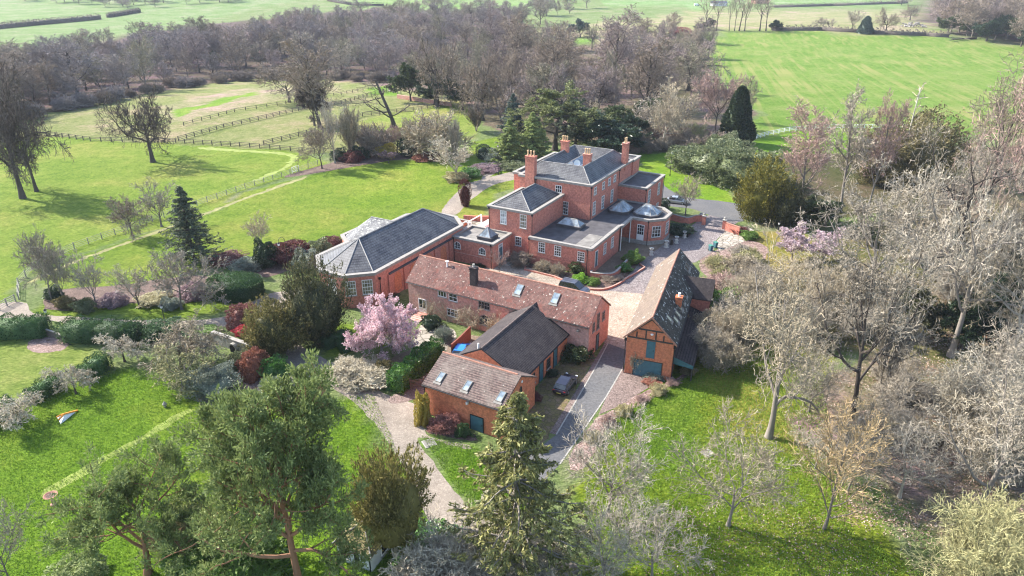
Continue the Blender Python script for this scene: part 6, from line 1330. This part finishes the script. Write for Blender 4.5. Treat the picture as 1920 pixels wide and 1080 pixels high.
grown('round',604,316,236,78,'small dark bare tree at the corner of the lawn and horse track','tree','bare_tree','tw_brown','bark',which=0)
grown('vase',628,306,190,70,'tall pale bare tree among the border shrubs of the lawn','tree','bare_tree','tw_pale','bark_pale')
grown('fan',659,297,200,48,'narrow brownish upright tree in the lawn border','tree','bare_tree','tw_tan','bark_grey')
grown('haze',700,292,234,78,'large grey-green twiggy bush in the lawn border','bush','bush','tw_brown',None)
grown('round',745,286,232,62,'small rosy bare tree with thick stem behind the lawn','tree','bare_tree','tw_pink','bark',which=1)
grown('haze',806,292,212,110,'pale hazy multi-stemmed tree behind the lawn','tree','bare_tree','tw_tan','bark_pale')
grown('fan',853,305,222,24,'very slender pale tree behind the silver tree','tree','bare_tree','tw_pale','bark_pale')
grown('vase',857,338,252,112,'silver-white spreading bare tree on the lawn near the red cypress','tree','bare_tree','tw_white','bark_pale',which=0)
grown('blossom',729,306,283,36,'tiny pink-flushed weeping tree alone on the lawn','tree','small_tree','heather','bark')
grown('fan',893,246,192,42,'fan-shaped leaning bare shrub beyond the garden','shrub','bare_shrub','tw_brown','bark_grey')
grown('ovoid',872,386,336,21,'wine-red columnar cypress beside the terrace path','tree','cypress','wine')
grown('globe',907,298,272,28,'dark clipped ball bush beyond the silver tree','bush','bush','holly')
grown('mound',884,332,316,34,'green laurel mound in the bed by the garden path','bush','bush','laurel')
grown('mound',912,322,306,50,'rosy heather-coloured bed shrub along the garden path','bush','bush','heather')
grown('mound',857,340,322,40,'dry brown bush at the foot of the silver tree','bush','bush','drygrass')
for px,by,ty,w_,mt,lb in ((662,302,284,40,'purple','purple-brown shrub at the left end of the lawn border'),(676,298,276,36,'holly','dark green shrub next to the purple one in the lawn border'),(726,296,272,30,'yellow','yellow-green shrub in the lawn border'),(770,292,262,40,'holly','dark evergreen shrub near the small white post'),(800,300,284,50,'russet','reddish stems at the right of the lawn border'),(636,300,280,30,'holly','low dark evergreen under the tall pale border tree')):
    grown('mound',px,by,ty,w_,lb,'shrub','shrub',mt)
# behind the manor
grown('fir',998,300,213,84,'light green tiered fir just behind the manor chimneys','tree','fir_tree','limefir')
grown('fir',955,302,226,70,'smaller light green fir left of its taller neighbour','tree','fir_tree','limefir')
grown('fir',962,262,178,62,'blue-green fir behind the light green firs','tree','fir_tree','bluefir')
grown('cedar',1040,282,166,178,'great flat-layered cedar behind the manor roof','tree','cedar_tree','cedar')
grown('cedar',1078,276,186,120,'dark lower cedar merging with the great cedar','tree','cedar_tree','deodar')
grown('ever',1122,292,226,130,'dark holly mass behind the right end of the manor roof','tree','holly_tree','holly')
grown('ever',1165,286,236,90,'dark evergreen bush by the lamp behind the manor','bush','evergreen','holly')
grown('cone',1378,270,162,66,'tall dark conical cypress on the edge of the right field','tree','cypress','cypress')
grown('vase',1100,262,186,60,'small tan bare tree sprouting above the dark hollies','tree','bare_tree','tw_tan','bark_pale')
grown('mound',930,300,278,44,'grey-blue shrub left of the firs','bush','bush','silver')
grown('mound',968,318,300,60,'grey-green shrubs at the corner of the manor','bush','bush','rhodo')
# middle wood
for k,(kind,px,by,ty,w_,cr,lb) in enumerate((('oak',905,226,98,120,'tw_brown','broad grey oak at the garden corner of the middle wood'),('oak',820,200,68,150,'tw_brown','wide round bare tree at the paddock end of the middle wood'),('tall',1042,206,46,90,'tw_brown','tall bare tree with upright limbs left in the middle wood'),('tall',1147,190,12,96,'tw_mauve','tallest bare tree of the middle wood, spreading top'),('tall',1206,232,66,96,'tw_brown','tall dark-stemmed tree right of centre in the middle wood'),('tall',1230,210,76,86,'tw_mauve','tall bare tree close behind the dark-stemmed one'),('oak',1010,240,120,140,'tw_mauve','low spreading mauve tree behind the cedar'),('oak',1120,226,128,130,'tw_mauve','broad mauve bare tree between cedar and tall trees'),('oak',1290,170,72,120,'tw_mauve','broad mauve tree at the field edge of the middle wood'),('round',1340,250,135,96,'tw_pink','rosy birch-like tree beside the conical cypress'),('vase',1275,268,146,110,'tw_tan','pale tan tree with light trunk near the rosy birch'),('round',1240,280,182,90,'tw_tan','pale tan tree left of the light-trunked one'),('weep',1225,262,176,96,'tw_grey','drooping grey tree among the pale trees'),('wood',1398,230,140,44,'tw_tan','thin hazy tree right of the conical cypress'),('tall',930,120,10,70,'tw_mauve','tall bare tree on the far side of the wood, near dark yews'),('tall',965,150,20,70,'tw_brown','tall bare tree on the far side of the wood, left of the open field'))):
    grown(kind,px,by,ty,w_,lb,'tree','bare_tree',cr,'bark' if 'pale' not in lb else 'bark_pale')
for px,by,ty,w_,lb in ((1128,254,200,70,'ivy-green evergreen below the tall trees'),(1200,246,186,60,'dark ivy-clad tree at the middle of the wood'),(770,190,120,60,'dark green ivy tree by the paddock corner'),(815,196,140,70,'dark holly clump beside the paddock wall'),(868,206,150,60,'dark evergreen clump right of the paddock wall'),(1185,270,216,60,'dark rounded holly near the lamp'),(818,82,62,28,'small dark yew crown seen above the wood'),(788,76,62,18,'tiny dark yew crown left of the other dark crown')):
    grown('ever',px,by,ty,w_,lb,'tree','evergreen_tree','ivy' if 'ivy' in lb else 'holly')
grown('ever',1088,70,36,38,'round blue-dark conifer alone in the far fields','tree','conifer','bluefir'); grown('globe',1275,66,52,40,'red-stemmed bush beside the far field','bush','bush','redleaf')
# poplars and the field-top row
for px,by,w_,lb in ((1323,57,46,'first tall thin tree of the far row, half hidden by bushes'),(1343,58,44,'second tall thin tree of the far row'),(1367,58,26,'slim twin-stemmed tree of the far row'),(1377,58,30,'slim tree beside the twin-stemmed one'),(1386,58,48,'middle tall tree of the far row with wide fork'),(1396,58,40,'right-leaning tall tree right of the wide fork'),(1424,58,52,'tall forked tree right of the row centre'),(1436,58,44,'tall leaning tree at the right end of the far row')):
    grown('poplar',px,by,-14,w_,lb,'tree','tall_bare_tree','tw_brown','bark',lean=(0,.12) if 'leaning' in lb else None)
for kind,px,by,ty,w_,cr,lb in (('ever',1331,56,34,22,'holly','dark evergreen bush at the left of the far row'),('ever',1310,57,44,26,'holly','low dark evergreen left of the far row'),('ever',1455,58,38,24,'holly','dark round bush at the right end of the far row'),('round',1539,55,32,28,'tw_grey','small grey tree in the field-top hedge'),('vase',1553,55,34,24,'tw_grey','second small grey tree in the field-top hedge'),('vase',1597,60,18,40,'tw_grey','spreading grey tree left of the dark conifer in the hedge'),('cone',1621,63,30,28,'bluefir','dark blue-green conifer in the field-top hedge'),('oak',1660,64,14,46,'tw_brown','dark spreading oak in the field-top hedge'),('oak',1706,38,8,40,'tw_brown','small oak on the green slope beyond the hedge'),('oak',678,24,-4,42,'tw_grey','lone pale bare tree on the far green field'),('oak',820,16,-12,44,'tw_grey','lone bare tree at the top of the far wood'),('wood',1690,10,-12,30,'tw_mauve','far hazy tree at the top right')):
    grown(kind,px,by,ty,w_,lb,'tree','bare_tree' if cr.startswith('tw') else 'evergreen_tree',cr,'bark')
# woods: trees nothing tells apart
def scatter(label, group, poly, n, sep, hrange, kinds, crowns, seed, wf=(0.55,0.8), name='bare_tree', cat='tree', trunks=('bark','bark_grey')):
    rng = np.random.default_rng(seed); a = np.array(poly); lo, hi = a.min(0), a.max(0); pts = []
    for _ in range(n*60):
        if len(pts) >= n: break
        q = rng.random(2)*(hi-lo)+lo
        if not inpoly(np.array([q[0]]), np.array([q[1]]), poly)[0]: continue
        s = 0.45+0.55*(q[1]-lo[1])/max(1, hi[1]-lo[1])
        if any(abs(q[0]-p[0]) < sep[0]*s and abs(q[1]-p[1]) < sep[1]*s for p in pts): continue
        pts.append(q); X = at(q[0], q[1]); H = rng.uniform(*hrange)
        plant(kinds[rng.integers(len(kinds))], X, label, cat, name, crowns[rng.integers(len(crowns))], trunks[rng.integers(len(trunks))], H=H, Wd=H*rng.uniform(*wf), group=group)
scatter('bare mauve-grey tree in the long wood beyond the paddocks','trees of the long left wood',[(-220,270),(0,232),(90,208),(180,190),(330,160),(480,142),(640,146),(760,152),(860,100),(960,66),(1000,52),(1130,6),(960,34),(800,34),(640,52),(540,62),(420,80),(300,100),(190,112),(0,132),(-220,150)],265,(24,11),(11,23),['wood','wood','wood','tall'],['tw_wood','tw_wood','tw_mauve','tw_brown','tw_moss','tw_grey'],1,(.7,1.15),'woodland_tree','woodland tree')
scatter('bare brownish tree in the middle wood between manor and far field','trees of the middle wood',[(760,186),(760,140),(960,66),(1100,92),(1280,66),(1322,84),(1335,120),(1300,180),(1200,222),(1090,220),(960,250),(920,210),(850,180)],74,(28,15),(14,21),['tall','wood','oak','wood'],['tw_moss','tw_brown','tw_moss','tw_mauve','tw_brown'],2,(.6,.95))
scatter('bare twiggy tree in the wood at the upper right corner','trees of the upper right wood',[(1745,58),(1775,66),(1805,72),(1850,80),(1930,98),(2060,110),(2060,20),(1800,10),(1755,22)],70,(18,7),(21,29),['wood','oak','wood'],['tw_moss','tw_brown','tw_brown','tw_mauve'],3,(.75,1.05))
scatter('ivy-dark evergreen in the wood at the upper right corner','evergreens of the upper right wood',[(1770,64),(1850,78),(1940,98),(1960,70),(1800,40)],22,(16,6),(9,15),['ever'],['ivy','holly'],4,(.9,1.4),'evergreen_tree')
scatter('small hazy tree of the far wood along the top left edge','trees of the far top left wood',[(40,6),(150,10),(275,20),(330,12),(450,4),(460,-4),(40,-4)],34,(17,4),(14,19),['wood'],['tw_wood','tw_mauve'],5,(.9,1.3),'woodland_tree','woodland tree')
scatter('brown thicket bush along the garden side of the middle wood','thicket bushes behind the manor',[(1165,288),(1200,262),(1300,262),(1345,276),(1345,292),(1230,292)],15,(26,10),(3.5,6),['haze','bush'],['tw_brown','tw_pink','tw_olive','tw_grey'],6,(1.2,1.7),'bush','bush')
scatter('dark undergrowth bush along the near edge of the left wood','undergrowth of the left wood',[(0,246),(90,216),(180,198),(330,168),(480,150),(640,152),(740,160),(740,150),(640,144),(480,142),(330,160),(0,232)],42,(20,3),(3,5.5),['haze'],['hedgebrown','tw_wood','tw_brown'],7,(1.3,2.0),'bush','bush',('bark',))
scatter('blue-dark evergreen inside the long left wood','evergreens of the left wood',[(180,190),(480,140),(740,150),(800,110),(560,90),(200,140)],9,(40,12),(8,13),['ever'],['bluefir','ivy'],8,(.55,.9),'evergreen_tree')
# rhododendrons and yews on the right
for px,by,ty,w_,lb in ((1300,322,276,90,'grey-green rhododendron mound nearest the lamp'),(1345,336,270,110,'broad rhododendron mound in the middle of the bank'),(1392,352,282,120,'largest rhododendron mound at the front of the bank'),(1352,300,254,70,'small rhododendron mound below the conical cypress'),(1425,345,288,80,'dark-sided rhododendron mound nearest the yews'),(1322,300,268,70,'rhododendron mound at the back of the bank')):
    grown('moundfine',px,by,ty,w_,lb,'shrub','rhododendron','rhodo')
grown('plume',1424,412,312,88,'golden-green yew at the bend of the tarmac drive','tree','yew_tree','yew_gold','bark')
grown('plume',1466,416,348,82,'dark yew behind the golden-green one','tree','yew_tree','yew_dark','bark')
grown('ever',1520,418,388,64,'very dark evergreen under the ivy-clad trees','tree','evergreen_tree','holly')
grown('ever',1450,405,360,60,'dark evergreen undergrowth beside the yews','bush','evergreen','yew_dark')
grown('tall',1497,408,186,96,'tall stripped tree with ivy-thick stem above the dark yews','tree','bare_tree','tw_pink','bark_grey',which=1)
grown('tall',1575,398,160,96,'tall forked bare tree right of the ivy-thick one','tree','bare_tree','tw_grey','bark_grey',which=2)
grown('tall',1625,398,172,72,'tall slim bare tree next to the tall forked one','tree','bare_tree','tw_pink','bark_grey',which=0)
grown('slim',1682,345,156,60,'thin leaning pale stem above the brown evergreen','tree','bare_tree','tw_tan','bark_pale')
grown('plume',1700,340,226,160,'brown-olive yew mass with ragged top by the right field','tree','yew_tree','olive','bark')
grown('plume',1655,345,258,110,'dark olive yew left of the ragged one','tree','yew_tree','olive','bark')
grown('big',1835,420,78,230,'large spreading bare tree high on the right, dark limbs','tree','bare_tree','tw_brown','bark',which=0)
grown('big',1905,470,80,250,'rosy bare tree at the right edge beside the large one','tree','bare_tree','tw_pink','bark_grey',which=1)
grown('big',1628,585,306,235,'broad pale-twigged tree crown beyond the pink magnolias','tree','bare_tree','tw_pale','bark_grey',which=2)
grown('big',1786,500,240,220,'grey bare tree with bent limbs below the large dark-limbed one','tree','bare_tree','tw_grey','bark',which=1)
grown('blossom',1484,486,428,82,'small pink magnolia in the golden grass','tree','magnolia_tree','mauvepetal','bark_grey')
grown('blossom',1543,492,436,84,'small mauve magnolia right of the other small one','tree','magnolia_tree','mauvepetal','bark_grey')
grown('vase',1285,404,318,70,'small bare tree on the grass island by the gate wall','tree','bare_tree','tw_tan','bark_grey')
grown('big',1441,820,468,300,'big pale bare tree on the slope with trunk in the grass','tree','bare_tree','tw_tan','bark_grey',which=0)
grown('big',1596,782,395,250,'rugged dark-trunked bare tree on the leafy slope','tree','bare_tree','tw_grey','bark',which=2)
grown('flame',1545,992,770,180,'orange-twigged bare tree on the lower slope','tree','bare_tree','tw_orange','bark_grey')
grown('open',1365,986,800,230,'bare tree with open crown at the bottom of the lawn','tree','bare_tree','tw_tan','bark_grey')
grown('open',1140,966,790,215,'silvery bare tree right of the big spruce','tree','bare_tree','tw_pale','bark_grey')
grown('open',1222,1086,930,190,'silvery bare tree at the bottom edge right of the spruce','tree','bare_tree','tw_pale','bark_grey')
grown('open',1130,1100,950,170,'pale bare tree at the bottom edge close to the spruce','tree','bare_tree','tw_pale','bark_grey')
grown('big',1782,668,330,270,'massive forked bare tree in the right-hand wood','tree','bare_tree','tw_pale','bark_grey',which=1)
grown('big',1832,962,640,270,'white-twigged tree with dark fork at the right, low on the slope','tree','bare_tree','tw_pale','bark_grey',which=2)
grown('fan',1650,738,560,60,'slanting thin bare sapling in the leaf litter','tree','sapling','tw_pale','bark_grey')
grown('fine',1860,1130,965,260,'big rounded tan bush in the lower right corner','bush','bush','tw_olive','bark')
grown('fine',1815,850,680,230,'white tangled bush on the right edge of the slope','bush','bush','tw_white','bark')
grown('fine',1900,820,640,200,'white tangled bush farther up at the right edge','bush','bush','tw_pale','bark')
grown('big',1885,690,420,230,'pale bare tree at the right edge behind the white bushes','tree','bare_tree','tw_tan','bark_pale',which=0)
grown('ever',1800,655,560,110,'dark holly behind the massive forked tree','tree','holly_tree','holly')
grown('ever',1880,620,520,120,'dark green holly at the right edge of the wood','tree','holly_tree','holly')
grown('ever',1700,640,545,90,'dark holly under the pale branches, left of the forked tree','tree','holly_tree','yew_dark')
grown('mound',1350,604,545,90,'bright green leafy bush beside the barn','bush','bush','box')
scatter('pale tangled bare tree on the bank right of the barn','pale trees right of the barn',[(1340,640),(1330,600),(1390,540),(1460,520),(1560,560),(1700,560),(1900,560),(1930,640),(1700,640),(1560,640),(1450,680)],15,(70,22),(4,8),['open','fine','fine','big'],['tw_tan','tw_pale','tw_tan','tw_grey'],11,(.9,1.4),'bare_tree','tree',('bark_pale','bark_grey'))
scatter('pale bare tree in the upper right-hand wood','trees of the upper right slope',[(1720,420),(1960,380),(1960,540),(1700,540),(1650,470)],8,(70,26),(9,13),['big','round','oak'],['tw_grey','tw_tan','tw_pink'],12,(.8,1.2),'bare_tree','tree',('bark_pale','bark_grey'))
scatter('low tan twiggy shrub on the rough bank by the bins','tan shrubs of the rough bank',[(1345,500),(1400,470),(1450,500),(1460,560),(1400,580),(1340,560),(1325,520)],14,(30,16),(1.2,3),['haze','bush'],['tw_tan','tw_olive','tw_pale'],13,(1.3,2.2),'bare_shrub','shrub',('bark_pale',))
scatter('dark evergreen undergrowth of the right-hand wood','undergrowth of the right wood',[(1480,430),(1560,420),(1700,420),(1900,470),(1900,560),(1760,540),(1600,470)],14,(50,14),(3,6),['ever'],['ivy','olive','holly'],14,(1.0,1.6),'evergreen','bush')
scatter('low tangled bramble on the leafy slope at the right','brambles of the right slope',[(1620,700),(1700,660),(1780,720),(1740,830),(1660,860)],10,(36,26),(1.0,2.2),['haze','bush'],['tw_grey','tw_pale'],15,(1.5,2.2),'bramble','shrub',('bark_grey',))
scatter('thin tan bare tree over the leaf litter of the right slope','thin trees of the right slope',[(1480,900),(1500,720),(1560,660),(1700,720),(1760,900),(1640,960)],8,(60,50),(6,10),['open','vase','open'],['tw_tan','tw_grey','tw_pale'],18,(.8,1.1),'bare_tree','tree',('bark_pale','bark_grey'))
scatter('tan thicket tree crowding against the barn lean-to','thicket beside the barn',[(1318,690),(1312,625),(1345,575),(1420,570),(1440,650),(1390,700)],9,(34,22),(4,6.5),['open','fine','bush'],['tw_tan','tw_tan','tw_pale'],19,(.9,1.3),'bare_tree','tree',('bark_pale','bark_grey'))
# foreground evergreens
grown('pine',566,1124,722,296,'huge orange-barked pine in the foreground','tree','pine_tree','pine','bark_pine',which=0)
grown('pinelow',278,1075,866,280,'spreading crooked pine at the lower left','tree','pine_tree','pine','bark_pine',which=0)
grown('mound',150,1100,1040,90,'dark evergreen scrub at the lower left corner','bush','bush','pine')
grown('fine',350,1062,940,130,'soft grey-green feathery bush right of the crooked pine','bush','feathery_bush','tw_olive','bark_pale')
grown('open',32,1120,880,140,'pale bare tree at the left edge of the lower lawn','tree','bare_tree','tw_pale','bark_grey')
grown('mound',440,1110,1020,200,'green leafy shrub along the bottom edge left of the huge pine','bush','bush','box')
grown('mound',380,1040,985,80,'dark shrub between crooked pine and huge pine','bush','bush','pine')
grown('stemyew',742,1050,852,126,'dense yew over the white summer house','tree','yew_tree','yew','bark_pale')
grown('spruce',968,1085,742,330,'big olive-green spruce in front of the cottage','tree','spruce_tree','spruce','bark_grey')
grown('mound',800,1050,985,110,'glossy green bush by the summer house','bush','bush','laurel')
scatter('tan bare brushwood along the bottom edge','brushwood along the bottom edge',[(780,1150),(850,1090),(900,1066),(1040,1080),(1060,1140)],8,(60,20),(3.5,5.5),['bush','open','open'],['tw_white'],16,(1.3,2.0),'bare_shrub','shrub',('bark_pale',))
# garden in front of the house
grown('magnolia',716,664,553,134,'large magnolia in full pink blossom before the old house','tree','magnolia_tree','magnolia','bark_pale')
grown('yew',524,664,562,108,'olive yew tree with bushy crown beside the stone wall','tree','yew_tree','yew','bark_grey',which=1)
grown('plume',597,634,506,104,'dark plumed yew close to the hall end','tree','yew_tree','yew_dark','bark')
grown('mound',459,612,570,56,'round red-leaved bush beside the path','bush','bush','redleaf')
grown('mound',462,632,606,36,'small crimson bush in front of the red-leaved one','bush','bush','crimson')
grown('mound',480,708,658,52,'russet-leaved bush in the lower shrub bed','bush','bush','russet')
grown('mound',452,694,660,44,'grey-green bush left of the russet one','bush','bush','rhodo')
grown('mound',520,712,672,50,'green leafy bush right of the russet one','bush','bush','laurel')
grown('mound',512,738,706,46,'silver-blue bush at the foot of the lower shrub bed','bush','bush','silver')
grown('moundfine',400,744,682,82,'broad evergreen bush with silvery top on the lower lawn','bush','bush','silver')
grown('weep',340,690,596,150,'low spreading bare tree with tangled crown by the hedge end','tree','bare_tree','tw_tan','bark_grey')
grown('weep',380,676,610,92,'low tangled bare tree in front of the stone arch','tree','bare_tree','tw_tan','bark_grey')
grown('weep',360,736,650,150,'low spreading bare tree beside the silvery-topped bush','tree','bare_tree','tw_olive','bark_grey')
grown('weep',234,678,622,92,'weeping silvery tree by the end of the diagonal hedge','tree','weeping_tree','tw_white','bark')
grown('weep',143,738,676,86,'weeping silvery tree over the middle of the diagonal hedge','tree','weeping_tree','tw_white','bark')
grown('weep',38,796,732,110,'weeping silvery tree at the lower end of the diagonal hedge','tree','weeping_tree','tw_white','bark')
grown('mound',302,640,594,84,'dark rounded evergreen at the end of the long hedge','bush','bush','hedge')
grown('mound',378,632,612,58,'yellow-green low bush beside the stone wall','bush','bush','box')
grown('bush',668,722,652,120,'cream-budded shrub mass beside the path','shrub','flowering_shrub','cream',None)
grown('mound',700,724,678,80,'cream and green shrub next to the leafy hedge','shrub','flowering_shrub','cream')
grown('mound',722,706,676,36,'rounded olive bush inside the laurel hedge','bush','bush','olive')
grown('mound',794,796,744,30,'golden-yellow bush at the cottage corner','bush','bush','yellow')
grown('bush',834,812,762,72,'red-brown twiggy shrub against the cottage wall','shrub','bare_shrub','tw_red','bark')
grown('mound',868,818,794,28,'small dark green ball bush by the cottage door','bush','bush','hedge')
grown('mound',722,560,540,42,'dark clipped bush at the foot of the hall wall','bush','bush','holly')
grown('mound',810,615,590,34,'dark green bush beside the garden steps','bush','bush','holly')
grown('haze',834,642,612,36,'pale lavender-like plant at the board fence','plant','plant','silver',None)
grown('mound',1080,676,640,56,'dark ivy bush against the old house gable corner','bush','bush','ivy')
grown('mound',1034,706,692,22,'small dark bush by the range doors','bush','bush','holly'); grown('mound',1004,752,736,20,'small dark bush at the cottage corner by the parking','bush','bush','purple')
grown('mound',1084,512,486,34,'tall dark shrub against the manor wing corner','bush','bush','ivy')
grown('mound',1087,530,514,28,'lime-green shrub in the bed before the wing','bush','bush','lime')
grown('mound',1112,534,520,26,'bright green shrub next to the lime-green one','bush','bush','box')
grown('mound',1186,494,472,34,'leafy shrub at the far end of the ramp bed','bush','bush','box')
grown('bush',1148,528,506,50,'brown twiggy shrub in the ramp bed','shrub','bare_shrub','tw_brown','bark')
grown('mound',1170,510,494,26,'low green shrub in the middle of the ramp bed','bush','bush','laurel')
grown('haze',1018,508,486,34,'straw-coloured shrub against the wing wall','shrub','bare_shrub','tw_tan',None); grown('haze',1046,516,494,30,'straw-coloured shrub beside the middle wing window','shrub','bare_shrub','tw_tan',None)
grown('bush',975,498,466,52,'brown twiggy shrub between steps and wing','shrub','bare_shrub','tw_brown','bark'); grown('vase',936,512,470,36,'bare reddish shrub before the link block door','shrub','bare_shrub','tw_pink','bark')
grown('mound',906,498,484,40,'dark shrub under the arched windows','bush','bush','holly')
grown('mound',1276,440,418,46,'dark green shrub between bay window and gate','bush','bush','holly'); grown('globe',1244,392,372,22,'dark clipped bush behind the bay window','bush','bush','holly')
grown('mound',1388,438,424,28,'small bush by the right gate pier','bush','bush','purple'); grown('mound',1405,448,432,30,'low green bush at the rockery','bush','bush','box')
grown('bush',1193,700,655,26,'dry climbing shrub on the barn corner','shrub','climber','tw_tan','bark_pale')
grown('mound',1228,712,690,38,'silvery lavender bush before the garage doors','bush','bush','silver'); grown('mound',1222,722,708,30,'coppery pink bush before the garage doors','bush','bush','russet')
grown('bush',1345,560,505,90,'pink-brown climber sprawling over the barn wing','shrub','bare_shrub','tw_pink','bark_pale')
for px,by,ty,w_,mt,lb in ((425,496,470,60,'purple','dark red spreading bush by the conifer'),(468,506,480,56,'silver','silver-green bush in the bed above the round hedge'),(502,500,456,40,'holly','dark pointed evergreen in the bed above the round hedge'),(546,492,450,70,'purple','brown bush behind the hooked lamp post'),(580,502,468,52,'silver','silvery bush at the hall corner'),(598,482,452,50,'rhodo','grey-green bush along the garden wall of the hall'),(622,466,444,40,'purple','brownish bush by the hall bay'),(452,512,490,34,'silver','small silvery bush at the left of the bed'),(405,556,526,26,'hedge','dark small bush left of the round hedge')):
    grown('mound',px,by,ty,w_,lb,'bush','bush',mt)
for px,by,ty,w_,mt,lb in ((120,578,556,26,'olive','tan ball bush in the garden row bed, leftmost'),(142,580,562,22,'olive','small tan ball bush in the garden row bed'),(160,586,560,34,'rhodo','grey low bush between the slim garden trees'),(102,562,540,30,'holly','dark bush under the leftmost garden tree'),(215,574,548,44,'heather','mauve heather clump in the garden row bed'),(290,572,545,60,'drygrass','straw-brown shrub in the garden row bed'),(322,580,558,34,'silver','silvery low bush near the right end of the garden row'),(365,560,530,44,'heather','mauve twiggy shrub at the right of the garden row bed')):
    grown('mound',px,by,ty,w_,lb,'bush','bush',mt)
for k,(px,py) in enumerate(((1290,700),(1262,722),(1235,738),(1205,752),(1170,775),(1140,795),(1112,824))):
    plant('bush' if k % 2 else 'mound', at(px,py), 'low dry shrub in the leafy verge above the lawn', 'shrub', 'dry_shrub', 'tw_pink' if k % 2 else 'drygrass', H=.8+.1*(k % 3), Wd=1.8, group='dry shrubs of the leafy verge')

# ------------------------------------------------------------------ the air
hm = bpy.data.materials.new('haze_air'); hm.use_nodes = True; nt = hm.node_tree
nt.nodes.remove(nt.nodes['Principled BSDF']); pv = nt.nodes.new('ShaderNodeVolumePrincipled')
pv.inputs['Color'].default_value = (0.80, 0.86, 1.0, 1); pv.inputs['Density'].default_value = HAZE
nt.links.new(pv.outputs[0], nt.nodes['Material Output'].inputs['Volume'])
hb = MB(); hb.box(-1600, 1600, -120, 2200, -14, 105); tag(hb.build('haze', hm), kind='stuff')
